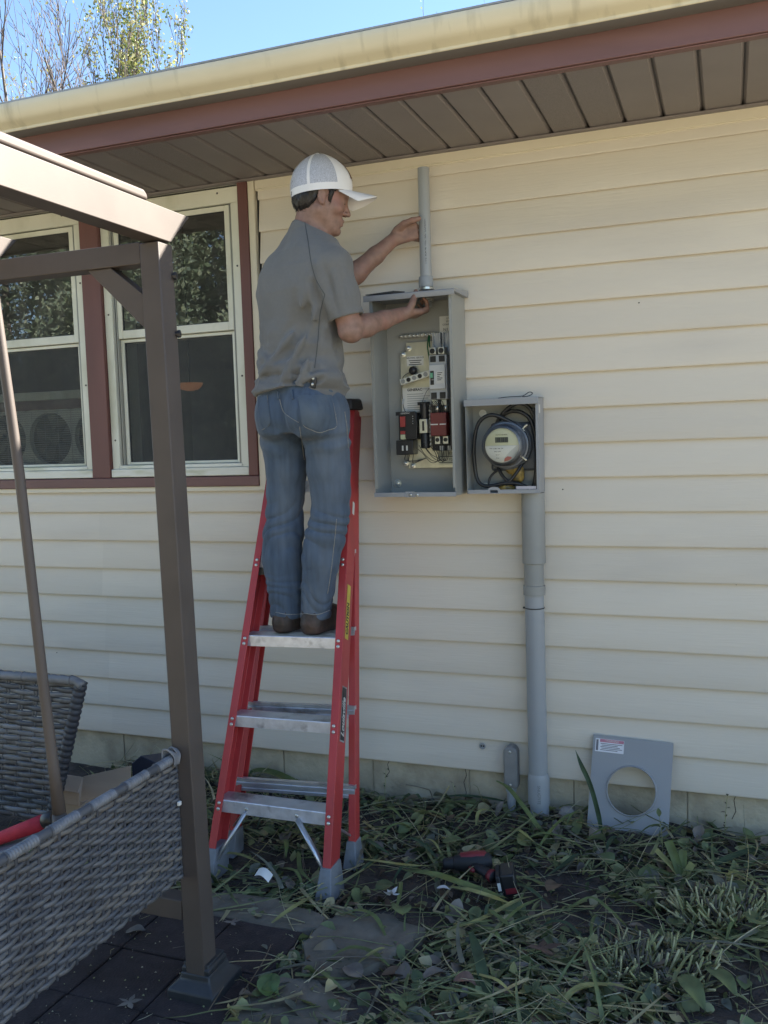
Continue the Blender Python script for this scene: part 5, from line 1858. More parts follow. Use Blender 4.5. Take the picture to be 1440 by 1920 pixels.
class Stuff:
    """many small leaves or stems gathered into one mesh, with numpy"""

    def __init__(s):
        s.V, s.F, s.M = [], [], []
        s.n = 0

    def add(s, v, f_, mi):
        s.V.append(v)
        s.F += [[i + s.n for i in q] for q in f_]
        s.M += [mi] * len(f_)
        s.n += len(v)

    def build(s, name, mats, label, cat, loc=(0, 0, 0), parent=None):
        o = link_mesh(name, np.concatenate(s.V), s.F, mats, parent, loc if parent is None else None, smooth=True, midx=s.M)
        if label:
            tag(o, label, cat)
        o['kind'] = 'stuff'
        return o


def rotm(yaw_, pitch_, roll_):
    cy_, sy_ = math.cos(yaw_), math.sin(yaw_)
    cp_, sp_ = math.cos(pitch_), math.sin(pitch_)
    cr_, sr_ = math.cos(roll_), math.sin(roll_)
    return np.array([[cy_, -sy_, 0], [sy_, cy_, 0], [0, 0, 1]]) @ np.array([[cp_, 0, sp_], [0, 1, 0], [-sp_, 0, cp_]]) @ np.array([[1, 0, 0], [0, cr_, -sr_], [0, sr_, cr_]])


LEAF_T = np.array([0, 0.12, 0.35, 0.62, 0.85, 1.0])
LEAF_W = np.array([0.04, 0.55, 1.0, 0.85, 0.42, 0.03])


def leaf_shape(ln, wd, bend, fold, wave):
    """ovate leaf along +x: 6 stations x 3 points"""
    v_ = []
    for t, w_ in zip(LEAF_T, LEAF_W):
        x = ln * t * (1 - 0.15 * abs(bend) * t)
        z = -bend * ln * t * t * 0.5
        hw_ = wd * 0.5 * w_
        zz = fold * hw_
        v_ += [(x, -hw_, z + zz + wave * wd * math.sin(9 * t)), (x, 0, z), (x, hw_, z + zz - wave * wd * math.sin(8 * t + 1))]
    f_ = []
    for i in range(5):
        a = i * 3
        f_ += [(a, a + 3, a + 4, a + 1), (a + 1, a + 4, a + 5, a + 2)]
    return np.array(v_), f_


def stem_shape(pts, r0, r1):
    """thin three-sided stem"""
    v_ = []
    n = len(pts)
    for i, p in enumerate(pts):
        d = pts[min(i + 1, n - 1)] - pts[max(i - 1, 0)]
        d = d / (np.linalg.norm(d) + 1e-9)
        u = np.cross(d, (0, 0, 1.0))
        if np.linalg.norm(u) < 1e-4:
            u = np.array((1.0, 0, 0))
        u = u / np.linalg.norm(u)
        w_ = np.cross(d, u)
        r = r0 + (r1 - r0) * i / (n - 1)
        for k in range(3):
            t = 2 * PI * k / 3
            v_.append(p + (u * math.cos(t) + w_ * math.sin(t)) * r)
    f_ = [(i * 3 + k, i * 3 + (k + 1) % 3, (i + 1) * 3 + (k + 1) % 3, (i + 1) * 3 + k) for i in range(n - 1) for k in range(3)]
    return np.array(v_), f_


def blade_shape(pts, w0, taper=1.0):
    """flat strip, slightly folded along its middle"""
    v_ = []
    n = len(pts)
    for i, p in enumerate(pts):
        d = pts[min(i + 1, n - 1)] - pts[max(i - 1, 0)]
        d = d / (np.linalg.norm(d) + 1e-9)
        u = np.cross(d, (0, 0, 1.0))
        nu = np.linalg.norm(u)
        u = u / nu if nu > 1e-3 else np.array((1.0, 0, 0))
        w_ = np.cross(u, d)
        t = i / (n - 1)
        h = w0 * 0.5 * max(0.04, (1 - t) ** 0.5 if taper > 0 else 1)
        v_ += [p - u * h + w_ * h * 0.35, p, p + u * h + w_ * h * 0.35]
    f_ = []
    for i in range(n - 1):
        a = i * 3
        f_ += [(a, a + 1, a + 4, a + 3), (a + 1, a + 2, a + 5, a + 4)]
    return np.array(v_), f_


def dens(x, y):
    """where the cuttings lie: all over the bed right of the patio, thinner on the stones and on bare soil"""
    if x < -1.185 and y < -1.06:
        return 0.0
    d = 1.0
    if -1.72 < x < -1.13 and -1.07 < y < -0.93:
        d = 0.42
    if -1.16 < x < -0.86 and -1.55 < y < -0.95:
        d = 0.45
    if x > -0.10 and -0.42 < y:
        d *= 0.35
    if x > -0.12 and y < -0.78:
        d *= 0.45
    for (cx_, cy_, rx_, ry_) in ((-0.015, -0.60, 0.12, 0.085), (-0.20, -0.93, 0.15, 0.10)):
        if ((x - cx_) / rx_) ** 2 + ((y - cy_) / ry_) ** 2 < 1:
            d *= 0.22
    if -0.50 < x < -0.19 and y > -0.21:
        d *= 0.2
    if x > -0.02 and y < -0.72:
        d *= 0.4
    nz = vnoise(np.array([[x, y]]), 12, 4.5)[0]
    return d * min(1.0, max(0.10, 0.62 + 0.85 * nz))


litter = Stuff()
cnt = 0
while cnt < 5200:
    x = random.uniform(-2.6, 0.6)
    y = random.uniform(-1.75, -0.005)
    if random.random() > dens(x, y):
        continue
    cnt += 1
    z0 = float(soil_z(x, y)) + random.uniform(0.0, 0.030) * random.random() + 0.003
    big = random.random()
    ln = random.uniform(0.014, 0.036) if big < 0.62 else random.uniform(0.035, 0.078)
    wd = ln * random.uniform(0.35, 0.85)
    v_, f_ = leaf_shape(ln, wd, random.uniform(-0.5, 1.1), random.uniform(-0.1, 0.8), random.uniform(0, 0.10))
    v_ = (v_ - np.array([ln / 2, 0, 0])) @ rotm(random.uniform(0, 2 * PI), random.gauss(0, 0.45), random.gauss(0, 0.5)).T + np.array([x, y, z0 + ln * 0.12])
    rr = random.random()
    mi_ = random.choice((0, 1, 1, 2, 2, 3)) if rr < 0.68 else random.choice((4, 5, 5, 6))
    litter.add(v_, f_, mi_)
litter.build('leaf_litter', LG + LD, 'layer of small green and brown leaves strewn over the soil bed', 'leaves')

cut = Stuff()
cnt = 0
while cnt < 3500:
    x = random.uniform(-2.6, 0.6)
    y = random.uniform(-1.75, -0.01)
    dd = dens(x, y)
    # more stems in the lower right of the bed
    if random.random() > dd * (0.55 + 0.5 * (x > -0.75)):
        continue
    cnt += 1
    z0 = float(soil_z(x, y)) + 0.006 + random.uniform(0, 0.035) * random.random()
    ln = random.uniform(0.03, 0.12) if random.random() < 0.6 else random.uniform(0.1, 0.28)
    an = random.gauss(0.25, 0.9)
    if random.random() < 0.5:
        an += PI
    bd = random.uniform(-0.5, 0.5)
    pts = []
    p = np.array([x, y, z0])
    el = random.gauss(0.0, 0.22)
    for i in range(5):
        pts.append(p.copy())
        an += bd * 0.25
        el += random.uniform(-0.15, 0.10)
        p = p + ln / 4 * np.array([math.cos(an) * math.cos(el), math.sin(an) * math.cos(el), math.sin(el)])
        p[2] = max(p[2], float(soil_z(p[0], p[1])) + 0.004)
    r = random.random()
    if r < 0.6:
        v_, f_ = stem_shape(pts, random.uniform(0.0009, 0.0022), 0.0007)
        mi_ = random.choice((1, 2, 2, 3, 5, 6, 6, 7, 7))
    else:
        v_, f_ = blade_shape(pts, random.uniform(0.004, 0.015))
        mi_ = random.choice((0, 1, 1, 2, 2, 3, 6))
    cut.add(v_, f_, mi_)
for i in range(650):        # longer cut stalks, tossed over each other
    for _ in range(20):
        x, y = random.uniform(-1.75, 0.4), random.uniform(-1.6, -0.04)
        if random.random() < dens(x, y):
            break
    an, el, ln = random.uniform(0, 2 * PI), random.gauss(0.05, 0.12), random.uniform(0.08, 0.30)
    p = np.array([x, y, float(soil_z(x, y)) + 0.015 + 0.03 * random.random()])
    bd = random.gauss(0, 0.35)
    pts = []
    for k in range(6):
        pts.append(p.copy())
        an += bd * 0.2
        el += random.uniform(-0.10, 0.04)
        p = p + ln / 5 * np.array([math.cos(an) * math.cos(el), math.sin(an) * math.cos(el), math.sin(el)])
        p[2] = max(p[2], float(soil_z(p[0], p[1])) + 0.006)
        p[1] = min(p[1], -0.01)
    if random.random() < 0.55:
        v_, f_ = stem_shape(pts, random.uniform(0.0014, 0.0030), random.uniform(0.0008, 0.0018))
        mi_ = random.choice((2, 2, 1, 6, 6, 7, 5))
    else:
        v_, f_ = blade_shape(pts, random.uniform(0.006, 0.016))
        mi_ = random.choice((1, 1, 2, 2, 3, 6))
    cut.add(v_, f_, mi_)
cut.build('grass_clippings', LG + LD, 'tangle of cut green stems and grass blades over the bed', 'clippings')

crumb = Stuff()
for i in range(340):
    x = random.uniform(-2.3, -1.19)
    y = random.uniform(-1.9, -1.07)
    s_ = random.uniform(0.0012, 0.0042)
    v_ = np.array([(-s_, -s_ * 0.6, 0), (s_, -s_ * 0.5, 0), (0.2 * s_, s_ * 0.7, 0), (0, 0, s_)]) @ rotm(random.uniform(0, 6.3), 0, 0).T + np.array([x, y, 0.0275])
    crumb.add(v_, [(0, 1, 3), (1, 2, 3), (2, 0, 3)], random.choice((6, 7, 7, 5, 2)))
for i in range(60):
    x = random.uniform(-2.2, -1.19)
    y = random.uniform(-1.8, -1.07)
    an = random.uniform(0, 6.3)
    ln = random.uniform(0.01, 0.05)
    pts = [np.array([x + ln * t * math.cos(an + t * 0.6), y + ln * t * math.sin(an + t * 0.6), 0.0285 + 0.003 * math.sin(PI * t)]) for t in (0, 0.5, 1)]
    v_, f_ = stem_shape(pts, 0.0008, 0.0006)
    crumb.add(v_, f_, random.choice((5, 6, 7)))
crumb.build('crumbs', LG + LD, 'pale crumbs and chaff scattered over the dark tiles', 'crumbs')


def strap(pts, w, mat, label, group=None, n=18, name='strap_leaf', sag=0.0, fold=0.25, wprof=None, roll=0.0, cat='leaf'):
    P_ = [np.array(q) for q in spline(pts, n)]
    n = len(P_)
    v_ = []
    for i, p in enumerate(P_):
        d = P_[min(i + 1, n - 1)] - P_[max(i - 1, 0)]
        d = d / (np.linalg.norm(d) + 1e-9)
        upv = np.array((0, 0, 1.0)) if abs(d[2]) < 0.8 else np.array((0.3, -1.0, 0.1))
        u = np.cross(d, upv)
        u = u / np.linalg.norm(u)
        w_ = np.cross(u, d)
        if roll:
            u, w_ = u * math.cos(roll) + w_ * math.sin(roll), w_ * math.cos(roll) - u * math.sin(roll)
        t = i / (n - 1)
        h = w * 0.5 * (wprof(t) if wprof else min(1, 0.45 + 2.2 * t) * min(1, 3.2 * (1 - t) + 0.05))
        v_ += [p - u * h + w_ * h * fold, p - u * h * 0.5 + w_ * h * fold * 0.45, p, p + u * h * 0.5 + w_ * h * fold * 0.45, p + u * h + w_ * h * fold]
    f_ = []
    for i in range(n - 1):
        for k in range(4):
            a = i * 5 + k
            f_.append((a, a + 1, a + 6, a + 5))
    o = link_mesh(name, v_, f_, mat, loc=tuple(P_[0]), smooth=True)
    tag(o, label, cat, group)
    return o


GS = 'cut strap leaves lying on the bed'
strap([(-1.005, -0.660, 0.045), (-0.90, -0.685, 0.058), (-0.81, -0.702, 0.052), (-0.72, -0.712, 0.04), (-0.645, -0.722, 0.036)], 0.034, m_strap, 'broad green strap leaf lying just in front of the drill', GS)
strap([(-0.83, -0.722, 0.046), (-0.76, -0.735, 0.05), (-0.69, -0.745, 0.044), (-0.62, -0.755, 0.036)], 0.022, m_strap2, 'yellow green strap leaf with a brown streak below the drill battery', GS)
strap([(-1.19, -0.617, 0.04), (-1.10, -0.633, 0.05), (-1.015, -0.632, 0.05), (-0.925, -0.593, 0.04)], 0.014, m_strap2, 'narrow pale strap leaf right of the rear ladder foot', GS)
strap([(-0.430, -0.182, 0.02), (-0.438, -0.182, 0.10), (-0.466, -0.186, 0.215), (-0.500, -0.175, 0.285), (-0.522, -0.160, 0.330)], 0.017, m_strapd, 'upright dark blade leaning across the left edge of the metal cover', GS, roll=0.3)
strap([(-0.830, -0.11, 0.165), (-0.775, -0.14, 0.152), (-0.70, -0.2, 0.105), (-0.64, -0.245, 0.06), (-0.575, -0.28, 0.035)], 0.021, m_strap, 'green strap leaf slanting across the base of the thick pipe', GS)
strap([(-0.78, -0.96, 0.035), (-0.70, -0.91, 0.05), (-0.652, -0.83, 0.05), (-0.61, -0.74, 0.045), (-0.574, -0.682, 0.035)], 0.017, m_strap2, 'curved yellowish strap leaf in the middle of the bed', GS)
strap([(-0.700, -0.960, 0.045), (-0.655, -1.06, 0.055), (-0.61, -1.165, 0.05), (-0.56, -1.27, 0.045), (-0.54, -1.36, 0.04)], 0.030, m_strapd, 'long dark strap leaf running towards the camera near the bottom', GS)
strap([(-1.285, -1.07, 0.034), (-1.255, -0.99, 0.045), (-1.227, -0.884, 0.040)], 0.017, m_strap2, 'short yellow green leaf under the front right ladder foot', GS)
strap([(-1.405, -0.645, 0.05), (-1.375, -0.70, 0.055), (-1.333, -0.769, 0.045), (-1.253, -0.827, 0.04)], 0.015, m_strap, 'bent green strap leaf under the ladder, left of its front right foot', GS)
strap([(-1.955, -0.085, 0.045), (-1.89, -0.06, 0.075), (-1.81, -0.05, 0.07), (-1.70, -0.07, 0.045), (-1.64, -0.09, 0.036)], 0.052, m_strap, 'wide arched green leaf behind the bottom step of the ladder', GS)
strap([(-1.075, -0.05, 0.05), (-0.98, -0.04, 0.062), (-0.87, -0.04, 0.062), (-0.765, -0.05, 0.058)], 0.022, m_strapd, 'dark strap leaf along the foot of the wall left of the thin pipe', GS)
strap([(-0.63, -0.38, 0.03), (-0.59, -0.27, 0.075), (-0.55, -0.16, 0.085), (-0.525, -0.09, 0.07)], 0.013, m_strap, 'thin blade rising to the left of the metal cover', GS)
strap([(-0.645, -0.925, 0.03), (-0.595, -0.80, 0.05), (-0.545, -0.69, 0.04)], 0.012, m_strap, 'short green blade right of the curved yellowish leaf', GS)
strap([(-0.07, -0.335, 0.035), (0.0, -0.27, 0.05), (0.06, -0.20, 0.05), (0.12, -0.12, 0.04)], 0.03, m_strapd, 'dull green leaf on the bare soil right of the metal cover', GS)
strap([(-0.46, -0.72, 0.03), (-0.40, -0.66, 0.045), (-0.33, -0.72, 0.04), (-0.28, -0.78, 0.035)], 0.013, m_strap, 'arched green blade in front of the metal cover', GS)
strap([(-0.20, -1.10, 0.04), (-0.30, -1.12, 0.06), (-0.40, -1.19, 0.05), (-0.47, -1.30, 0.04)], 0.012, m_strap2, 'thin bent yellow blade below the lower cut clump', GS)

for i in range(46):         # further strap leaves that nothing tells apart
    for _ in range(30):
        x, y = random.uniform(-1.7, 0.12), random.uniform(-1.3, -0.08)
        if x > -1.15 or y > -0.9:
            break
    ln, an, bd = random.uniform(0.10, 0.24), random.uniform(0, 2 * PI), random.uniform(-0.9, 0.9)
    pts = []
    for k in range(4):
        t = k / 3
        pts.append((x + ln * t * math.cos(an + bd * t), y + ln * t * math.sin(an + bd * t), float(soil_z(x, y)) + 0.022 + 0.03 * math.sin(PI * t) + random.uniform(0, 0.012)))
    if max(p[1] for p in pts) > -0.03 or min(p[0] for p in pts) < -1.8:
        continue
    strap(pts, random.uniform(0.009, 0.019), random.choice((m_strap, m_strap, m_strap2, m_strapd)), 'narrow cut strap leaf lying loose among the clippings on the bed', 'loose cut strap leaves', 10)

# fan of cut iris leaves
ir = thing('iris_stump', 'fan of cut broad green iris leaves in front of the metal cover', 'plant', (-0.145, -0.40, 0.0))


def pstrap(parent, pts, w, mat, wprof=None, roll=0.0, nm='leaf'):
    o = strap(pts, w, mat, None, None, 12, nm, wprof=wprof, roll=roll, cat=None)
    o.parent = parent
    o.location = Vector(o.location) - world_org(parent)
    return o


full = lambda t: min(1.0, 0.6 + 1.5 * t)
for (dx, dy, h, w_, mt_) in ((-0.085, 0.015, 0.085, 0.026, m_strap2), (-0.045, 0.02, 0.12, 0.028, m_strap), (0.0, 0.02, 0.095, 0.026, m_strap), (0.03, 0.01, 0.06, 0.022, m_strap2), (-0.11, 0.0, 0.035, 0.02, m_strap), (-0.02, 0.03, 0.075, 0.022, m_strap2)):
    pstrap(ir, [(-0.145, -0.40, 0.012), (-0.145 + dx * 0.5, -0.40 + dy * 0.5, 0.012 + h * 0.55), (-0.145 + dx, -0.40 + dy, 0.012 + h)], w_, mt_, full, 0.2)

# cut clumps: every stub a part
def clump(name_lab, c, nst, rad, hmin, hmax, lean, mats):
    t_ = thing('cut_clump', name_lab, 'plant', (c[0], c[1], 0.0), 'cut back plant clumps')
    for i in range(nst):
        a_ = random.uniform(0, 2 * PI)
        r_ = rad * math.sqrt(random.random())
        x, y = c[0] + r_ * math.cos(a_) * 1.25, c[1] + r_ * math.sin(a_) * 0.8
        h = random.uniform(hmin, hmax)
        ol = r_ / rad
        lx = lean[0] + 0.75 * ol * math.cos(a_) + random.gauss(0, 0.5)
        ly = lean[1] + 0.75 * ol * math.sin(a_) + random.gauss(0, 0.5)
        p0 = np.array([x, y, float(soil_z(x, y)) - 0.004])
        p2 = p0 + h * np.array([lx, ly, 1.0]) / math.sqrt(1 + lx * lx + ly * ly)
        p1 = (p0 + p2) / 2 + np.array([random.gauss(0, 0.004), random.gauss(0, 0.004), 0])
        r0 = random.uniform(0.0020, 0.0042)
        m_ = MB()
        m_.tube([p0, p1, p2], [r0, r0, r0 * 0.85], 5)
        m_.build('stem', random.choice(mats), t_, smooth=True)
    return t_


m_stub = [M('stub_green', (0.30, 0.30, 0.13), 0.6, var=0.3, scale=40), M('stub_pale', (0.44, 0.41, 0.22), 0.6, var=0.3, scale=40), M('stub_brown', (0.10, 0.085, 0.06), 0.7, var=0.3, scale=40)]
clump('dense tuft of cut pale green stubs at the right edge of the bed', (-0.015, -0.60), 230, 0.105, 0.045, 0.105, (0.05, 0.05), m_stub)
clump('lower ring of cut stubs splayed towards the dark soil at bottom right', (-0.20, -0.93), 220, 0.135, 0.035, 0.09, (0.15, -0.1), m_stub)
clump('small tuft of cut shoots left of the metal cover foot', (-0.47, -0.40), 22, 0.04, 0.025, 0.06, (0, 0), [LG[2], m_stub[0]])


def weed(label, base, h, nl, lean, ls, mats, nm='weed'):
    t_ = thing(nm, label, 'plant', base)
    top = Vector(base) + Vector(lean) + Vector((0, 0, h))
    P_ = [np.array(q) for q in spline([base, tuple((Vector(base) + top) / 2 + Vector((lean[0] * -0.2, 0, 0.01))), tuple(top)], 10)]
    v_, f_ = stem_shape(P_, 0.0018, 0.0009)
    link_mesh('stem', v_, f_, m_stub[0], t_, smooth=True)
    for i in range(nl):
        t = 0.25 + 0.75 * i / max(1, nl - 1)
        p = P_[min(len(P_) - 1, int(t * (len(P_) - 1)))]
        ln = ls * random.uniform(0.7, 1.15)
        v_, f_ = leaf_shape(ln, ln * 0.45, random.uniform(0.2, 0.9), 0.35, 0.04)
        v_ = v_ @ rotm(i * 2.4 + random.uniform(-0.4, 0.4), -random.uniform(0.2, 0.9), 0).T + p
        link_mesh('leaf', v_, f_, random.choice(mats), t_, smooth=True)
    return t_


weed('slim leafy weed shoot standing in front of the right side of the metal cover', (-0.215, -0.27, 0.02), 0.135, 7, (-0.012, 0.02, 0), 0.034, [LG[1], LG[0]])
weed('sparse dry weed against the foundation right of the metal cover', (-0.02, -0.055, 0.0), 0.17, 8, (0.01, 0.02, 0), 0.02, [LD[0], LG[0]])
weed('tiny sprig against the foundation right of the ladder', (-1.31, -0.05, 0.0), 0.13, 6, (0.0, 0.03, 0), 0.018, [LG[0]])
weed('thin dry sprig on the foundation below the tall open box', (-1.01, -0.045, 0.0), 0.10, 5, (-0.02, 0.03, 0), 0.014, [LD[0]])
weed('reddish dead twig behind the end of the wrapped wicker rail', (-1.93, -0.28, 0.02), 0.13, 4, (-0.02, 0, 0), 0.03, [LD[0]])
weed('leafy green sprig left of the cut clump at bottom right', (-0.36, -0.98, 0.02), 0.07, 8, (0.01, 0.0, 0), 0.05, [LG[1], LG[2]])
weed('low leafy plant on the left of the metal cover foot', (-0.545, -0.47, 0.02), 0.06, 8, (0.0, 0.0, 0), 0.05, [LG[1], LG[3]])
weed('low leafy plant between the two cut clumps', (-0.24, -0.62, 0.02), 0.06, 9, (0.0, 0.0, 0), 0.055, [LG[1], LG[2]])


def bigleaf(label, c, ln, wd, ang, mat, bend=0.5, tilt=0.1, lobes=0, name='fallen_leaf', cat='leaf', z=0.05, fold=0.3, group='fallen leaves', ex=True):
    """a leaf seen well enough to stand on its own; lobed ones like a maple leaf"""
    if lobes:
        n = 40
        v_ = [(0, 0, 0)]
        for i in range(n):
            t = 2 * PI * i / n
            rr = 0.62 + 0.30 * math.cos(5 * t) + 0.10 * math.cos(15 * t) - 0.12 * (math.cos(t) < -0.85)
            x, y = rr * ln / 2 * math.cos(t), rr * wd / 2 * math.sin(t) * 1.1
            v_.append((x, y, 0.18 * bend * ln * math.sin(2 * t + 1) + bend * 0.8 * (x * x + y * y) / ln))
        v_ = np.array(v_)
        f_ = [(0, 1 + i, 1 + (i + 1) % n) for i in range(n)]
    else:
        T = np.linspace(0, 1, 9)
        v_ = []
        for t in T:
            hw_ = wd / 2 * (math.sin(PI * min(1, t * 0.98 + 0.02)) ** 0.75) * (1.25 - 0.5 * t)
            zc = -bend * ln * (t - 0.5) ** 2
            for s_ in (-1, -0.5, 0, 0.5, 1):
                v_.append((ln * (t - 0.5), s_ * hw_, zc + fold * abs(s_) * hw_ + 0.05 * wd * math.sin(7 * t + 3 * s_)))
        v_ = np.array(v_)
        f_ = [(i * 5 + k, i * 5 + k + 1, i * 5 + k + 6, i * 5 + k + 5) for i in range(8) for k in range(4)]
    v_ = v_ @ rotm(ang, tilt, random.gauss(0, 0.12)).T + np.array([c[0], c[1], z])
    o = link_mesh(name, v_, f_, mat, loc=(c[0], c[1], z), smooth=True)
    tag(o, label, cat, group)
    return o


m_pink = leafmat('dead_pink', (0.21, 0.125, 0.095), 0.1)
m_silver = leafmat('dead_silver', (0.17, 0.15, 0.13), 0.1)
bigleaf('curled pinkish brown dead leaf at bottom centre of the bed', (-0.645, -1.205), 0.062, 0.045, 0.2, m_pink, 0.9, 0.2, z=0.06)
bigleaf('greyish brown dead leaf lying on the large flagstone', (-0.955, -1.235), 0.075, 0.055, 2.6, m_silver, 0.2, 0.05, z=0.042)
bigleaf('brown lobed maple leaf in the middle of the bed', (-0.49, -0.985), 0.12, 0.11, 0.4, leafmat('maple_brown', (0.12, 0.075, 0.06), 0.1), 0.3, 0.1, 5, z=0.05)
bigleaf('pale curled leaf on the long flagstone right of the post', (-1.395, -1.115), 0.065, 0.035, 0.5, m_silver, 0.3, 0.1, 5, z=0.044)
bigleaf('grey folded leaf on the dark tiles left of the post', (-1.652, -1.235), 0.06, 0.045, 0.3, m_silver, 0.15, -0.1, z=0.038, fold=0.3)
bigleaf('ragged grey leaf at the very bottom of the dark tiles', (-1.455, -1.535), 0.07, 0.055, 0.5, m_silver, 0.15, 0.0, 5, z=0.038)
bigleaf('small olive leaf on the dark tiles right of the post', (-1.245, -1.19), 0.032, 0.014, -0.6, LG[3], 0.2, 0.0, z=0.034)
bigleaf('round heart shaped green leaf at the corner of the tiles', (-1.13, -1.375), 0.07, 0.062, 1.9, leafmat('bright_leaf', (0.11, 0.17, 0.06)), 0.3, -0.35, z=0.055, fold=0.4)
bigleaf('second round green leaf folded beside the heart shaped one', (-1.115, -1.395), 0.05, 0.05, 0.4, leafmat('bright_leaf', (0.11, 0.17, 0.06)), 0.4, 0.5, z=0.05, fold=0.5)
bigleaf('dark green leaf lying on the soil at the bottom right corner', (-0.02, -0.985), 0.12, 0.052, -0.9, LG[1], 0.4, 0.1, z=0.05)
bigleaf('rounded green leaf at the right edge below the tuft', (0.075, -0.68), 0.08, 0.075, 0.8, LG[1], 0.2, 0.3, z=0.06)
bigleaf('big flat green leaf left of the drill', (-0.90, -0.43), 0.09, 0.065, 0.6, LG[1], 0.3, 0.15, z=0.06)
bigleaf('broad green leaf right of the ladder foot', (-1.02, -0.79), 0.085, 0.06, 1.0, LG[0], 0.3, 0.2, z=0.055)
bigleaf('broad green leaf beside the white petals', (-0.93, -0.91), 0.075, 0.06, 2.0, LG[1], 0.4, 0.2, z=0.055)
bigleaf('brown leaf on the soil between drill and cover', (-0.52, -0.62), 0.08, 0.05, 1.2, LD[0], 0.6, 0.2, z=0.05)
bigleaf('large pointed green leaf right of the bottom clump', (-0.09, -1.07), 0.12, 0.05, -1.0, LG[1], 0.5, 0.2, z=0.06)
bigleaf('torn green leaf near the bottom edge left of the long dark leaf', (-0.78, -1.33), 0.10, 0.07, 0.2, LG[1], 0.5, 0.2, 5, z=0.055)
bigleaf('toothed green leaf at the bottom edge right of the long dark leaf', (-0.47, -1.2), 0.09, 0.06, 1.4, LG[0], 0.5, 0.1, 5, z=0.055)
m_petal = M('petal_white', (0.62, 0.62, 0.62), 0.7, var=0.1, scale=60, trans=0.2)
bigleaf('crumpled white petal between ladder foot and drill', (-0.985, -0.842), 0.055, 0.05, 1.2, m_petal, 0.8, 0.2, 5, 'petal', 'petal', 0.06, group='white petals')
bigleaf('small flat white petal below the green strap leaf', (-0.845, -0.752), 0.042, 0.026, 0.3, m_petal, 0.3, 0.1, 0, 'petal', 'petal', 0.055, group='white petals')
# paper scrap, curled
v_, f_ = [], []
for i in range(7):
    for k in range(2):
        t = i / 6
        v_.append((-1.452 + 0.062 * t, -0.872 + 0.034 * k - 0.02 * t, 0.062 + 0.012 * math.sin(PI * t) + 0.010 * k - 0.004 * t))
for i in range(6):
    f_.append((i * 2, i * 2 + 2, i * 2 + 3, i * 2 + 1))
tag(link_mesh('paper_scrap', v_, f_, M('paper', (0.78, 0.77, 0.72), 0.7, col2=(0.55, 0.45, 0.12), c2lo=0.62, c2hi=0.68, c2scale=14), loc=(-1.42, -0.87, 0.05), smooth=True), 'curled white paper scrap on the cuttings under the ladder', 'paper')
# bent twigs on the tiles
for (pts, lb_) in (([(-1.235, -1.17, 0.03), (-1.20, -1.28, 0.05), (-1.185, -1.40, 0.05), (-1.19, -1.50, 0.035)], 'long thin bent twig standing on the dark tiles right of the post foot'),
                   ([(-1.28, -1.30, 0.03), (-1.25, -1.40, 0.045), (-1.24, -1.50, 0.035)], 'short thin twig next to the black post foot')):
    m_ = MB()
    m_.tube(spline(pts, 14), 0.0014, 5)
    tag(m_.build('twig', M('twig_brown', (0.15, 0.11, 0.07), 0.8), loc=pts[0], smooth=True), lb_, 'twig')
# heap of straw against the wall behind the carton
hp = Stuff()
for i in range(420):
    x = random.uniform(-2.5, -1.85)
    y = random.uniform(-0.50, -0.05)
    z0 = 0.02 + 0.09 * random.random() * (1 - abs((y + 0.25) / 0.3)) + 0.03 * random.random()
    an = random.uniform(0, 2 * PI)
    ln = random.uniform(0.05, 0.16)
    el = random.gauss(0.1, 0.3)
    pts = [np.array([x, y, z0]) + ln * t * np.array([math.cos(an + t * 0.5) * math.cos(el), math.sin(an + t * 0.5) * math.cos(el), math.sin(el)]) for t in (0, 0.33, 0.66, 1)]
    if random.random() < 0.5:
        v_, f_ = blade_shape(pts, random.uniform(0.006, 0.014))
    else:
        v_, f_ = stem_shape(pts, 0.0016, 0.0008)
    hp.add(v_, f_, random.choice((2, 2, 1, 6, 6, 7, 0)))
hp.build('straw_heap', LG + LD, 'heap of pale cut stalks against the foundation behind the carton', 'cuttings')
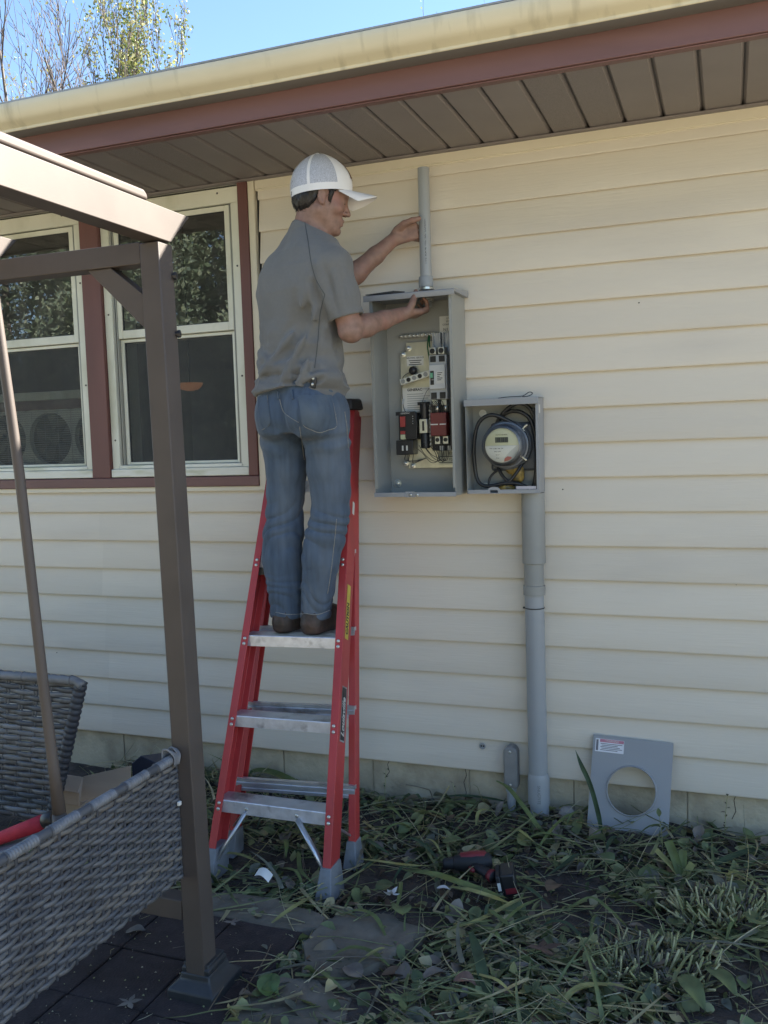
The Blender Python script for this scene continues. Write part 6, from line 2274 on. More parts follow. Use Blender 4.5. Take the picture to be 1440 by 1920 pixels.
# ================================================================== the man: bodies grown as distance fields on a grid
class Field:
    """signed distance field on a grid; shapes are blended in inside their own boxes only"""

    def __init__(s, lo, hi, h):
        s.lo = np.array(lo, float)
        s.h = h
        s.n = np.ceil((np.array(hi) - s.lo) / h).astype(int) + 1
        s.d = np.full(s.n, 0.2, np.float32)

    def sub(s, lo, hi):
        i0 = np.maximum(0, np.floor((np.array(lo) - s.lo) / s.h).astype(int))
        i1 = np.minimum(s.n, np.ceil((np.array(hi) - s.lo) / s.h).astype(int) + 1)
        if np.any(i1 <= i0):
            return None, None
        ax = [s.lo[k] + s.h * np.arange(i0[k], i1[k]) for k in range(3)]
        P = np.stack(np.meshgrid(*ax, indexing='ij'), -1)
        return tuple(slice(i0[k], i1[k]) for k in range(3)), P

    def add(s, fn, lo, hi, k=0.0, mode='u'):
        pad = 0.03 + 2 * k
        sl, P = s.sub(np.array(lo) - pad, np.array(hi) + pad)
        if sl is None:
            return s
        e = fn(P)
        a = s.d[sl]
        if mode == 'u':
            if k > 0:
                hh_ = np.maximum(k - np.abs(a - e), 0) / k
                r = np.minimum(a, e) - hh_ * hh_ * k * 0.25
            else:
                r = np.minimum(a, e)
        elif mode == 'sub':
            if k > 0:
                hh_ = np.maximum(k - np.abs(a + e), 0) / k
                r = np.maximum(a, -e) + hh_ * hh_ * k * 0.25
            else:
                r = np.maximum(a, -e)
        else:
            r = a + e
        s.d[sl] = r
        return s

    def cone(s, a, b, ra, rb, k=0.01, mode='u'):
        a, b = np.array(a, float), np.array(b, float)
        ba = b - a
        L2 = max(1e-9, ba @ ba)

        def fn(P):
            t = np.clip(((P - a) @ ba) / L2, 0, 1)
            return np.linalg.norm(P - a - t[..., None] * ba, axis=-1) - (ra + (rb - ra) * t)
        r = max(ra, rb)
        return s.add(fn, np.minimum(a, b) - r, np.maximum(a, b) + r, k, mode)

    def chain(s, pts, rs, k=0.01):
        for i in range(len(pts) - 1):
            s.cone(pts[i], pts[i + 1], rs[i], rs[i + 1], k)
        return s

    def ell(s, c, rad, R=None, k=0.01, mode='u'):
        c, rad = np.array(c, float), np.array(rad, float)
        R = np.eye(3) if R is None else R

        def fn(P):
            q = (P - c) @ R
            k0 = np.linalg.norm(q / rad, axis=-1)
            k1 = np.linalg.norm(q / (rad * rad), axis=-1) + 1e-9
            return k0 * (k0 - 1) / k1
        m_ = rad.max()
        return s.add(fn, c - m_, c + m_, k, mode)

    def loft(s, secs, k=0.02, p=2.3):
        """secs: (z, cx, cy, half width, half depth, azimuth deg)"""
        S = np.array(secs, float)
        S = S[np.argsort(S[:, 0])]

        def fn(P):
            z = np.clip(P[..., 2], S[0, 0], S[-1, 0])
            g = [np.interp(z, S[:, 0], S[:, j]) for j in range(1, 6)]
            az = np.radians(g[4])
            dx, dy = P[..., 0] - g[0], P[..., 1] - g[1]
            u_ = dx * np.cos(az) - dy * np.sin(az)
            v_ = dx * np.sin(az) + dy * np.cos(az)
            q = (np.abs(u_ / g[2]) ** p + np.abs(v_ / g[3]) ** p + 1e-9) ** (1 / p)
            e = (q - 1) * np.minimum(g[2], g[3])
            dz = np.maximum(P[..., 2] - S[-1, 0], S[0, 0] - P[..., 2])
            return np.where(dz > 0, np.sqrt(np.maximum(e, 0) ** 2 + dz * dz) + np.minimum(e, 0) * 0, e)
        r = S[:, 3:5].max()
        lo = [S[:, 1].min() - r, S[:, 2].min() - r, S[0, 0]]
        hi = [S[:, 1].max() + r, S[:, 2].max() + r, S[-1, 0]]
        return s.add(fn, lo, hi, k)

    def points(s):
        ax = [s.lo[k] + s.h * np.arange(s.n[k]) for k in range(3)]
        return np.stack(np.meshgrid(*ax, indexing='ij'), -1)

    def mesh(s):
        """surface nets"""
        d = s.d
        ins = d < 0
        c = ins[:-1, :-1, :-1].astype(np.int8)
        cnt_ = np.zeros(c.shape, np.int8)
        offs = [(i, j, k) for i in (0, 1) for j in (0, 1) for k in (0, 1)]
        nx, ny, nz = d.shape
        for (i, j, k) in offs:
            cnt_ += ins[i:nx - 1 + i, j:ny - 1 + j, k:nz - 1 + k]
        act = (cnt_ > 0) & (cnt_ < 8)
        idx = np.argwhere(act)
        num = -np.ones(c.shape, np.int64)
        num[tuple(idx.T)] = np.arange(len(idx))
        acc = np.zeros((len(idx), 3))
        wt = np.zeros(len(idx))
        for a in offs:
            for ax in range(3):
                if a[ax] == 1:
                    continue
                b = list(a)
                b[ax] = 1
                va = d[idx[:, 0] + a[0], idx[:, 1] + a[1], idx[:, 2] + a[2]]
                vb = d[idx[:, 0] + b[0], idx[:, 1] + b[1], idx[:, 2] + b[2]]
                cr = (va < 0) != (vb < 0)
                t = np.where(cr, va / (va - vb + 1e-12), 0)
                p = np.array(a, float)[None, :].repeat(len(idx), 0)
                p[:, ax] = t
                acc[cr] += p[cr]
                wt[cr] += 1
        V = s.lo + s.h * (idx + acc / np.maximum(wt, 1)[:, None])
        F = []
        for ax in range(3):
            o1, o2 = [(1, 2), (2, 0), (0, 1)][ax]
            sl0 = [slice(1, -1)] * 3
            sl0[ax] = slice(0, -1)
            sl1 = [slice(1, -1)] * 3
            sl1[ax] = slice(1, None)
            A, B = ins[tuple(sl0)], ins[tuple(sl1)]
            e = np.argwhere(A != B)
            if not len(e):
                continue
            flip = A[tuple(e.T)]
            e = e + 1
            e[:, ax] -= 1
            q = []
            for (u_, v_) in ((-1, -1), (0, -1), (0, 0), (-1, 0)):
                g = e.copy()
                g[:, o1] += u_
                g[:, o2] += v_
                q.append(num[tuple(g.T)])
            q = np.stack(q, 1)
            q[~flip] = q[~flip][:, ::-1]
            F.append(q)
        return V, np.concatenate(F)


def smooth_mesh(V, F, it=2, lam=0.5):
    E = np.concatenate([F[:, [0, 1]], F[:, [1, 2]], F[:, [2, 3]], F[:, [3, 0]]])
    for _ in range(it):
        acc = np.zeros_like(V)
        w_ = np.zeros(len(V))
        for a, b in ((0, 1), (1, 0)):
            for ax in range(3):
                acc[:, ax] += np.bincount(E[:, a], V[E[:, b], ax], len(V))
            w_ += np.bincount(E[:, a], None, len(V))
        V = V * (1 - lam) + lam * acc / w_[:, None]
    return V


def field_obj(name, fld, mat, parent, it=1):
    V, F = fld.mesh()
    V = smooth_mesh(V, F, it)
    return link_mesh(name, V, F.tolist(), mat, parent, smooth=True), V, F


def ridged(P, seed, sc):
    n_ = vnoise(P * np.array(sc), seed)
    return (1 - np.abs(n_) * 2.0)


man = thing('person', 'man in white cap, grey t-shirt and jeans standing on the ladder, hands at the conduit', 'person', (-1.44, -0.42, 0.772))
m_skin = M('skin', (0.255, 0.155, 0.120), 0.55, var=0.16, scale=45, col2=(0.30, 0.142, 0.112), c2lo=0.5, c2hi=0.8, c2scale=14, bump=0.0004, bscale=260, spec=0.4)
m_hair = M('hair', (0.014, 0.011, 0.010), 0.45, var=0.4, scale=120, stretch=(1, 1, 0.15), bump=0.002, bscale=220, bstretch=(1, 1, 0.12))
m_shirt = M('grey_tshirt', (0.150, 0.150, 0.145), 0.85, var=0.035, scale=90, bump=0.0003, bscale=700, col2=(0.128, 0.128, 0.124), c2lo=0.45, c2hi=0.7, c2scale=7, sheen=0.15)
m_seam = M('shirt_seam', (0.075, 0.082, 0.088), 0.9)
m_denim = M('denim', (0.060, 0.088, 0.130), 0.85, var=0.22, scale=60, stretch=(1, 1, 0.12), bump=0.0006, bscale=900, col2=(0.175, 0.198, 0.225), c2lo=0.45, c2hi=0.78, c2scale=5, c2stretch=(1, 1, 0.35), sheen=0.1)
m_denim2 = M('denim_pocket', (0.066, 0.094, 0.134), 0.85, var=0.22, scale=60, stretch=(1, 1, 0.12), bump=0.0006, bscale=900, col2=(0.105, 0.132, 0.160), c2lo=0.45, c2hi=0.75, c2scale=9)
m_stitch = M('stitch', (0.24, 0.235, 0.22), 0.8, var=0.3, scale=300)
m_boot = M('boot_leather', (0.045, 0.030, 0.022), 0.6, var=0.3, scale=40, bump=0.002, bscale=80, col2=(0.09, 0.05, 0.035), c2scale=20)
m_capw = M('cap_white', (0.78, 0.78, 0.79), 0.75, var=0.03, scale=20, bump=0.0004, bscale=500)
m_capm = veil('cap_netting', (0.66, 0.69, 0.78), 0.68, 420)
m_patch = M('cap_patch', (0.16, 0.075, 0.05), 0.6, var=0.15, scale=40)

# ---- joints (metres, in the world)
RA_S, RA_E, RA_W = np.array((-1.268, -0.475, 2.065)), np.array((-1.222, -0.452, 1.845)), np.array((-1.106, -0.218, 1.920))
LA_S, LA_E, LA_W = np.array((-1.548, -0.300, 2.092)), np.array((-1.352, -0.205, 2.045)), np.array((-1.162, -0.125, 2.215))
LEGL = [((-1.532, -0.385, 1.56), 0.090), ((-1.530, -0.380, 1.46), 0.083), ((-1.530, -0.375, 1.37), 0.0765), ((-1.537, -0.370, 1.285), 0.0705), ((-1.548, -0.368, 1.20), 0.0635),
        ((-1.548, -0.378, 1.12), 0.0695), ((-1.550, -0.390, 1.04), 0.0735), ((-1.541, -0.398, 0.935), 0.064), ((-1.537, -0.402, 0.815), 0.0555)]
LEGR = [((-1.352, -0.410, 1.56), 0.090), ((-1.346, -0.405, 1.46), 0.0835), ((-1.347, -0.398, 1.37), 0.0765), ((-1.346, -0.392, 1.285), 0.0705), ((-1.351, -0.390, 1.20), 0.065),
        ((-1.372, -0.396, 1.12), 0.0695), ((-1.388, -0.404, 1.04), 0.0685), ((-1.405, -0.406, 0.935), 0.0595), ((-1.418, -0.408, 0.815), 0.0535)]
TORSO = [(1.58, -1.448, -0.400, 0.166, 0.120, 14), (1.66, -1.447, -0.400, 0.169, 0.124, 14), (1.74, -1.445, -0.402, 0.163, 0.119, 17), (1.82, -1.440, -0.402, 0.162, 0.117, 22), (1.90, -1.433, -0.400, 0.168, 0.122, 27),
         (1.99, -1.427, -0.398, 0.188, 0.132, 32), (2.07, -1.416, -0.396, 0.186, 0.124, 34), (2.13, -1.408, -0.394, 0.168, 0.104, 35), (2.175, -1.402, -0.391, 0.128, 0.082, 36), (2.21, -1.397, -0.389, 0.085, 0.066, 38), (2.245, -1.390, -0.387, 0.062, 0.060, 40)]

# ---- head frame
AZ = math.radians(60)
PT = math.radians(-13)
HF = np.array((math.sin(AZ) * math.cos(PT), math.cos(AZ) * math.cos(PT), math.sin(PT)))
HL = np.array((-math.cos(AZ), math.sin(AZ), 0.0))           # his left
HU = np.cross(HF, HL)
H0 = np.array((-1.344, -0.384, 2.309))
HR = np.stack([HF, HL, HU], 1)                               # local -> world
HS = 0.925


def hp_(x, y, z):
    return H0 + HR @ (np.array((x, y, z)) * HS)


B = Field((-1.74, -0.64, 0.80), (-1.00, -0.02, 2.46), 0.004)
# trunk and legs under the clothes (slimmer than them)
B.loft([(z, cx_, cy_, a_ - (0.048 if z < 2.1 else 0.022), b_ - (0.046 if z < 2.1 else 0.020), az_) for (z, cx_, cy_, a_, b_, az_) in TORSO], 0.02)
for LG_ in (LEGL, LEGR):
    B.chain([q[0] for q in LG_], [q[1] - 0.022 for q in LG_], 0.02)
# neck
B.chain([(-1.394, -0.392, 2.175), (-1.384, -0.390, 2.235), tuple(hp_(-0.028, 0, -0.035))], [0.060, 0.051, 0.053], 0.025)
B.cone((-1.36, -0.375, 2.17), tuple(hp_(0.0, 0, -0.07)), 0.036, 0.04, 0.03)
# arms
B.chain([RA_S, (RA_S + RA_E) / 2 + np.array((0.004, -0.006, 0)), RA_E], [0.054, 0.046, 0.041], 0.02)
fa = RA_W - RA_E
B.chain([RA_E, RA_E + fa * 0.28, RA_E + fa * 0.62, RA_W], [0.037, 0.0395, 0.0315, 0.0245], 0.015)
B.cone(RA_E + np.array((-0.006, -0.016, -0.006)), RA_E + np.array((0.008, 0.0, -0.010)), 0.026, 0.028, 0.015)
B.chain([LA_S, (LA_S + LA_E) / 2, LA_E], [0.052, 0.045, 0.041], 0.02)
fa = LA_W - LA_E
B.chain([LA_E, LA_E + fa * 0.25, LA_E + fa * 0.62, LA_W], [0.038, 0.039, 0.031, 0.0240], 0.015)

# head
def he(c, r, k=0.012, mode='u'):
    B.ell(hp_(*c), np.array(r) * HS, HR, k, mode)


def hc(a, b, ra, rb, k=0.010, mode='u'):
    B.cone(hp_(*a), hp_(*b), ra * HS, rb * HS, k, mode)


he((-0.014, 0, 0.042), (0.099, 0.076, 0.090), 0.02)
he((0.036, 0, 0.002), (0.055, 0.058, 0.080), 0.03)
he((0.058, 0, 0.052), (0.036, 0.052, 0.034), 0.02)
for sg in (-1, 1):
    hc((-0.002, sg * 0.052, -0.045), (0.062, sg * 0.020, -0.094), 0.022, 0.0165, 0.025)
    he((0.056, sg * 0.042, -0.022), (0.026, 0.022, 0.022), 0.02)
    hc((0.088, sg * 0.010, 0.0315), (0.078, sg * 0.040, 0.032), 0.0088, 0.008, 0.012)
he((0.070, 0, -0.066), (0.022, 0.030, 0.032), 0.018)
he((0.078, 0, -0.099), (0.0155, 0.018, 0.0145), 0.014)
he((0.035, 0, -0.088), (0.045, 0.036, 0.020), 0.02)
for sg in (-1, 1):
    he((0.096, sg * 0.031, 0.010), (0.013, 0.015, 0.0115), 0.008, 'sub')
    he((0.0765, sg * 0.031, 0.008), (0.0125, 0.0145, 0.0115), 0.003)
    hc((0.0850, sg * 0.020, 0.0120), (0.080, sg * 0.043, 0.0105), 0.0056, 0.0048, 0.003)
hc((0.086, 0, 0.020), (0.107, 0, -0.020), 0.0075, 0.0095, 0.012)
he((0.1095, 0, -0.0255), (0.0105, 0.0105, 0.0095), 0.008)
for sg in (-1, 1):
    he((0.098, sg * 0.0125, -0.029), (0.010, 0.0068, 0.0072), 0.006)
    he((0.101, sg * 0.006, -0.037), (0.0045, 0.003, 0.0035), 0.003, 'sub')
hc((0.0915, -0.014, -0.0565), (0.0915, 0.014, -0.0565), 0.0052, 0.0052, 0.006)
he((0.0945, 0, -0.0555), (0.006, 0.012, 0.0055), 0.006)
he((0.092, 0, -0.0705), (0.0075, 0.0150, 0.0062), 0.006)
hc((0.103, -0.020, -0.0632), (0.103, 0.020, -0.0632), 0.0045, 0.0045, 0.004, 'sub')
he((0.094, 0, -0.083), (0.006, 0.016, 0.006), 0.008, 'sub')
# ears
for sg in (-1, 1):
    ER = HR @ np.array(rotm(0.0, -0.18, 0.0)) @ np.array(rotm(sg * -0.32, 0, 0))
    B.ell(hp_(-0.006, sg * 0.079, 0.000), np.array((0.0185, 0.0062, 0.031)) * HS, ER, 0.006)
    B.ell(hp_(-0.001, sg * 0.0865, 0.004), np.array((0.0105, 0.0050, 0.0185)) * HS, ER, 0.004, 'sub')
    B.ell(hp_(0.003, sg * 0.079, -0.024), np.array((0.0085, 0.0055, 0.0085)) * HS, ER, 0.005)


# hands: palm as a flattened blend of cones, five separate fingers
def hand(w, palm_dir, across, normal, fingers, thumb):
    """w wrist; across points from little finger to index; normal out of the back of the hand"""
    w = np.array(w)
    pd_, ac, nm_ = (np.array(q) / np.linalg.norm(q) for q in (palm_dir, across, normal))
    for t in (-0.030, -0.010, 0.011, 0.031):
        B.cone(w + ac * t * 0.55 + pd_ * 0.004, w + pd_ * (0.082 - 0.2 * abs(t - 0.01)) + ac * t, 0.0145, 0.0115, 0.010)
    for base, segs, r in fingers:
        p = w + pd_ * base[0] + ac * base[1] + nm_ * base[2]
        pts, rr = [p], [r * 1.12]
        for i, (a, b, c_) in enumerate(segs):
            p = p + pd_ * a + ac * b + nm_ * c_
            pts.append(p)
            rr.append(r * (1.0 - 0.10 * (i + 1)))
        B.chain(pts, rr, 0.0035)
    p = w + pd_ * thumb[0][0] + ac * thumb[0][1] + nm_ * thumb[0][2]
    pts, rr = [p], [0.0155]
    for i, (a, b, c_) in enumerate(thumb[1]):
        p = p + pd_ * a + ac * b + nm_ * c_
        pts.append(p)
        rr.append((0.0125, 0.0108, 0.0088)[i])
    B.chain(pts, rr, 0.005)


# right hand: comes in from the left under the hood, palm up, fingers round the lock nut on the threaded end
pd = np.array((-1.058, -0.110, 1.930)) - RA_W
hand(RA_W, pd, (0.55, -0.82, 0.10), (0.15, 0.05, -1.0),
     [((0.080, 0.030, 0.000), [(0.034, 0.004, -0.010), (0.006, -0.002, -0.024), (-0.014, -0.004, -0.014)], 0.0094),
      ((0.085, 0.010, 0.000), [(0.038, 0.002, -0.008), (0.007, -0.002, -0.026), (-0.016, -0.003, -0.015)], 0.0096),
      ((0.082, -0.011, 0.000), [(0.036, 0.000, -0.009), (0.006, 0.000, -0.025), (-0.015, 0.001, -0.014)], 0.0092),
      ((0.074, -0.031, 0.000), [(0.028, 0.000, -0.009), (0.005, 0.002, -0.019), (-0.011, 0.002, -0.010)], 0.0082)],
     ((0.018, 0.022, -0.006), [(0.020, 0.016, -0.022), (0.020, 0.000, -0.028), (0.014, -0.006, -0.018)]))
# left hand: comes in from behind, fingers wrap the far side of the pipe, thumb along its near side
pd = np.array((-1.088, -0.098, 2.248)) - LA_W
hand(LA_W, pd, (-0.30, -0.05, 0.95), (-0.20, 0.98, -0.02),
     [((0.066, 0.032, 0.008), [(0.020, 0.006, 0.032), (0.022, 0.000, 0.010), (0.012, 0.000, -0.006)], 0.0092),
      ((0.070, 0.011, 0.010), [(0.020, 0.000, 0.032), (0.022, 0.000, 0.008), (0.012, -0.002, -0.006)], 0.0094),
      ((0.067, -0.010, 0.010), [(0.019, -0.003, 0.031), (0.021, -0.002, 0.008), (0.012, -0.002, -0.006)], 0.0090),
      ((0.060, -0.031, 0.008), [(0.016, -0.006, 0.028), (0.018, -0.004, 0.008), (0.010, -0.003, -0.005)], 0.0080)],
     ((0.014, 0.020, -0.010), [(0.034, 0.004, -0.022), (0.032, -0.004, -0.010), (0.026, -0.004, 0.002)]))
body, bV, bF = field_obj('body', B, m_skin, man, 2)

# ---- jeans
J = Field((-1.74, -0.60, 0.78), (-1.18, -0.20, 1.74), 0.0042)
J.chain([q[0] for q in LEGL], [q[1] for q in LEGL], 0.012)
J.chain([q[0] for q in LEGR], [q[1] for q in LEGR], 0.012)
J.loft([(1.50, -1.442, -0.405, 0.158, 0.112, 13), (1.55, -1.443, -0.404, 0.168, 0.122, 13), (1.60, -1.444, -0.402, 0.166, 0.120, 14), (1.66, -1.450, -0.400, 0.164, 0.114, 14), (1.72, -1.450, -0.400, 0.160, 0.110, 15)], 0.035)
R13 = np.array(rotm(math.radians(-14), 0, 0))
J.ell((-1.522, -0.468, 1.565), (0.068, 0.060, 0.085), R13, 0.035)
J.ell((-1.372, -0.508, 1.565), (0.078, 0.062, 0.085), R13, 0.035)
P = J.points()
X, Y, Z = P[..., 0], P[..., 1], P[..., 2]
side = np.where(X < -1.455, 0.0, 3.7)
kn = np.exp(-((Z - 1.16) / 0.085) ** 2)
wv = 1 - 2.2 * np.abs(np.sin(PI * (Z * 15 + 1.1 * vnoise(P, 41, 9) + side + (X + 1.45) * 6 * np.sign(X + 1.455)))) ** 0.6
disp = 0.0052 * kn * wv
sea = np.exp(-((Z - 1.475) / 0.05) ** 2)
disp += 0.0038 * sea * np.sin(2 * PI * (Z * 15 - np.abs(X + 1.455) * 7 + 0.6 * vnoise(P, 42, 8)))
hemz = np.exp(-((Z - 0.90) / 0.085) ** 2)
disp += 0.0036 * hemz * (1 - 2.2 * np.abs(np.sin(PI * (Z * 22 + 1.3 * vnoise(P, 43, 11) + side + X * 6))) ** 0.6)
disp += 0.0045 * vnoise(P, 44, 11) + 0.0022 * ridged(P, 45, (26, 26, 9)) * 0.6
J.d += disp.astype(np.float32)
# centre back seam valley and hems
J.d += (0.006 * np.exp(-((X + 1.462 - (1.62 - Z) * 0.10) / 0.012) ** 2) * np.exp(-((Z - 1.54) / 0.07) ** 2) * (Y < -0.40)).astype(np.float32)
hem = 0.826 + 0.004 * np.sin(X * 60)
J.d = np.maximum(J.d, np.maximum(hem - Z, Z - 1.683).astype(np.float32))
J.d -= (0.0022 * np.exp(-((Z - hem - 0.010) / 0.010) ** 4)).astype(np.float32)
jeans, jV, jF = field_obj('jeans', J, m_denim, man, 1)

# ---- t-shirt
T = Field((-1.74, -0.66, 1.57), (-1.12, -0.14, 2.30), 0.004)
T.loft(TORSO[1:], 0.02)
T.loft([(1.585, -1.453, -0.402, 0.176, 0.130, 14), (1.66, -1.451, -0.402, 0.176, 0.131, 14), (1.70, -1.449, -0.402, 0.171, 0.126, 16)], 0.02)
T.ell((-1.335, -0.468, 2.02), (0.085, 0.060, 0.105), np.array(rotm(math.radians(-34), 0, 0)), 0.05)
T.ell((-1.50, -0.43, 2.03), (0.075, 0.060, 0.10), np.array(rotm(math.radians(-34), 0, 0)), 0.05)
T.chain([(-1.33, -0.43, 2.115), RA_S + np.array((0, 0, 0.004))], [0.055, 0.064], 0.03)
rs_e = RA_S + (RA_E - RA_S) * 0.94
T.chain([RA_S, RA_S + (RA_E - RA_S) * 0.5 + np.array((0.0, -0.004, 0)), rs_e], [0.066, 0.062, 0.064], 0.02)
T.chain([(-1.43, -0.365, 2.172), LA_S], [0.052, 0.064], 0.03)
T.chain([LA_S, LA_S + (LA_E - LA_S) * 0.62], [0.064, 0.060], 0.02)
P = T.points()
X, Y, Z = P[..., 0], P[..., 1], P[..., 2]
low = np.clip((1.90 - Z) / 0.20, 0, 1)
D = -0.012 * low * np.maximum(0, ridged(P, 51, (8, 8, 13)) - 0.25) + 0.0045 * vnoise(P, 52, 13) + 0.0025 * vnoise(P, 53, 27)
# drape folds: from the right armpit down to the left waist, and bunching above the hem
for (a, b, r, amp) in (((-1.30, -0.53, 1.93), (-1.46, -0.535, 1.66), 0.020, 0.010), ((-1.34, -0.54, 1.90), (-1.56, -0.50, 1.70), 0.016, 0.008), ((-1.33, -0.53, 1.80), (-1.40, -0.54, 1.62), 0.018, 0.010),
                       ((-1.36, -0.53, 1.73), (-1.58, -0.48, 1.715), 0.016, 0.009), ((-1.40, -0.54, 1.685), (-1.60, -0.46, 1.69), 0.012, 0.007), ((-1.30, -0.52, 1.70), (-1.42, -0.54, 1.665), 0.012, 0.008),
                       ((-1.295, -0.555, 2.06), (-1.262, -0.52, 1.90), 0.014, 0.008), ((-1.315, -0.545, 2.00), (-1.29, -0.52, 1.86), 0.014, -0.010), ((-1.24, -0.53, 2.03), (-1.222, -0.51, 1.90), 0.011, 0.007),
                       ((-1.33, -0.545, 2.02), (-1.38, -0.545, 1.86), 0.018, 0.006), ((-1.60, -0.42, 1.80), (-1.52, -0.51, 1.76), 0.014, 0.008), ((-1.47, -0.53, 1.86), (-1.52, -0.52, 1.78), 0.020, -0.006)):
    a, b = np.array(a), np.array(b)
    ba = b - a
    t_ = np.clip(((P - a) @ ba) / (ba @ ba), 0, 1)
    ds = np.linalg.norm(P - a - t_[..., None] * ba, axis=-1)
    D -= 1.5 * amp * (1.25 * np.exp(-(ds / (r * 0.55)) ** 2) - 0.45 * np.exp(-((ds - 1.7 * r) / (r * 0.7)) ** 2)) * np.sin(PI * np.clip(t_ * 0.9 + 0.05, 0, 1)) ** 0.6
back = np.clip((-0.42 - Y) / 0.05, 0, 1)
zt_ = Z + (X + 1.45) * 0.22
D += back * (0.010 * np.exp(-((zt_ - 1.790) / 0.030) ** 2) - 0.011 * np.exp(-((zt_ - 1.725) / 0.026) ** 2) + 0.006 * np.exp(-((zt_ - 1.680) / 0.014) ** 2))
D += 0.016 * np.exp(-(((X + 1.375) / 0.055) ** 2 + ((Z - 1.875 + (X + 1.375) * 0.5) / 0.075) ** 2)) * back
D += 0.007 * np.exp(-(((X + 1.47) / 0.05) ** 2 + ((Z - 1.90) / 0.12) ** 2)) * back
T.d += D.astype(np.float32)
# hem, sleeve ends and neck opening
hemz = 1.652 + 0.010 * np.sin((X + 1.5) * 16) - 0.045 * np.clip((X + 1.40) / 0.12, 0, 1) ** 1.3 - 0.010 * np.clip(-(X + 1.58) / 0.06, 0, 1)
far_arm = np.linalg.norm(P - RA_S, axis=-1) > 0.16
T.d = np.maximum(T.d, np.where(X < -1.12, hemz - Z, -1).astype(np.float32))
inner = Field((-1.74, -0.66, 1.57), (-1.12, -0.14, 2.30), 0.004)
inner.loft([(1.50, -1.453, -0.402, 0.160, 0.110, 14), (1.70, -1.452, -0.402, 0.158, 0.108, 15)], 0.0)
T.d = np.where(Z < 1.70, np.maximum(T.d, -inner.d), T.d)
sd = (RA_E - RA_S) / np.linalg.norm(RA_E - RA_S)
cutd = ((P - (RA_S + (RA_E - RA_S) * 0.80)) @ (sd + np.array((0.0, 0.0, 0.0))) + 0.10 * (X - RA_E[0]) * 0)
ta_ = np.clip(((P - RA_S) @ (RA_E - RA_S)) / ((RA_E - RA_S) @ (RA_E - RA_S)), 0, 1.3)
axd = np.linalg.norm(P - RA_S - ta_[..., None] * (RA_E - RA_S), axis=-1)
near_r = (axd < 0.075) & (X > -1.285)
T.d = np.where(near_r, np.maximum(T.d, cutd.astype(np.float32)), T.d)
hole = Field((-1.74, -0.66, 1.57), (-1.12, -0.14, 2.30), 0.004)
hole.cone(RA_S + (RA_E - RA_S) * 0.62, RA_E, 0.050, 0.054, 0)
T.d = np.where((X > -1.285) & (Z > 1.80), np.maximum(T.d, -hole.d), T.d)
sl = (LA_E - LA_S) / np.linalg.norm(LA_E - LA_S)
cutl = (P - (LA_S + (LA_E - LA_S) * 0.84)) @ sl
near_l = (np.linalg.norm(P - LA_E, axis=-1) < 0.11) & (Y > -0.30)
T.d = np.where(near_l, np.maximum(T.d, cutl.astype(np.float32)), T.d)
ndir = np.array((0.45, 0.12, 0.88))
ndir /= np.linalg.norm(ndir)
ncut = (P - np.array((-1.392, -0.388, 2.222))) @ ndir
T.d = np.maximum(T.d, ncut.astype(np.float32))
shirt, tV, tF = field_obj('t_shirt', T, m_shirt, man, 1)

# ---- boots
for (c_, hdx, nm) in (((-1.537, -0.405), 0.035, 0), ((-1.418, -0.412), 0.05, 1)):
    S_ = Field((c_[0] - 0.14, c_[1] - 0.12, 0.765), (c_[0] + 0.16, c_[1] + 0.30, 0.93), 0.004)
    x, y = c_
    S_.chain([(x, y, 0.90), (x, y - 0.010, 0.84), (x - 0.002, y - 0.018, 0.812)], [0.040, 0.042, 0.041], 0.01)
    S_.chain([(x, y - 0.022, 0.805), (x + hdx * 0.5, y + 0.09, 0.803), (x + hdx, y + 0.175, 0.800)], [0.040, 0.041, 0.036], 0.015)
    S_.chain([(x, y + 0.02, 0.86), (x + hdx * 0.6, y + 0.11, 0.825)], [0.038, 0.032], 0.02)
    Pz = S_.points()[..., 2]
    Py = S_.points()[..., 1]
    S_.d = np.maximum(S_.d, (0.7735 - Pz).astype(np.float32))
    S_.d -= (0.003 * np.exp(-((Pz - 0.780) / 0.009) ** 4)).astype(np.float32)
    field_obj('boot', S_, m_boot, man, 1)

# ---- hair
HH = Field(tuple(H0 - 0.17), tuple(H0 + 0.17), 0.003)
for (c_, r_) in (((-0.015, 0, 0.042), (0.1065, 0.0835, 0.098)), ((0.030, 0, 0.012), (0.060, 0.0735, 0.075)), ((-0.045, 0, -0.018), (0.062, 0.067, 0.058))):
    HH.ell(hp_(*c_), np.array(r_) * HS, HR, 0.02)
P = HH.points()
Q = ((P - H0) @ HR) / HS
line = np.interp(Q[..., 0], [-0.13, -0.095, -0.07, -0.045, -0.030, -0.020, 0.004, 0.017, 0.020, 0.033, 0.037, 0.065, 0.11], [-0.044, -0.056, -0.064, -0.060, -0.044, -0.010, 0.030, 0.022, -0.016, -0.020, 0.022, 0.050, 0.060])
HH.d = np.maximum(HH.d, ((line - Q[..., 2]) * 0.8).astype(np.float32))
HH.d += (0.20 * np.clip(0.030 - (Q[..., 2] - line), 0, 0.03)).astype(np.float32)
HH.d = np.maximum(HH.d, (Q[..., 2] - 0.118).astype(np.float32))
HH.d += (0.0022 * vnoise(P @ HR, 61, 60) + 0.0016 * vnoise(P * np.array((1, 1, 0.25)), 62, 200)).astype(np.float32)
hair, hV, hF = field_obj('hair', HH, m_hair, man, 1)
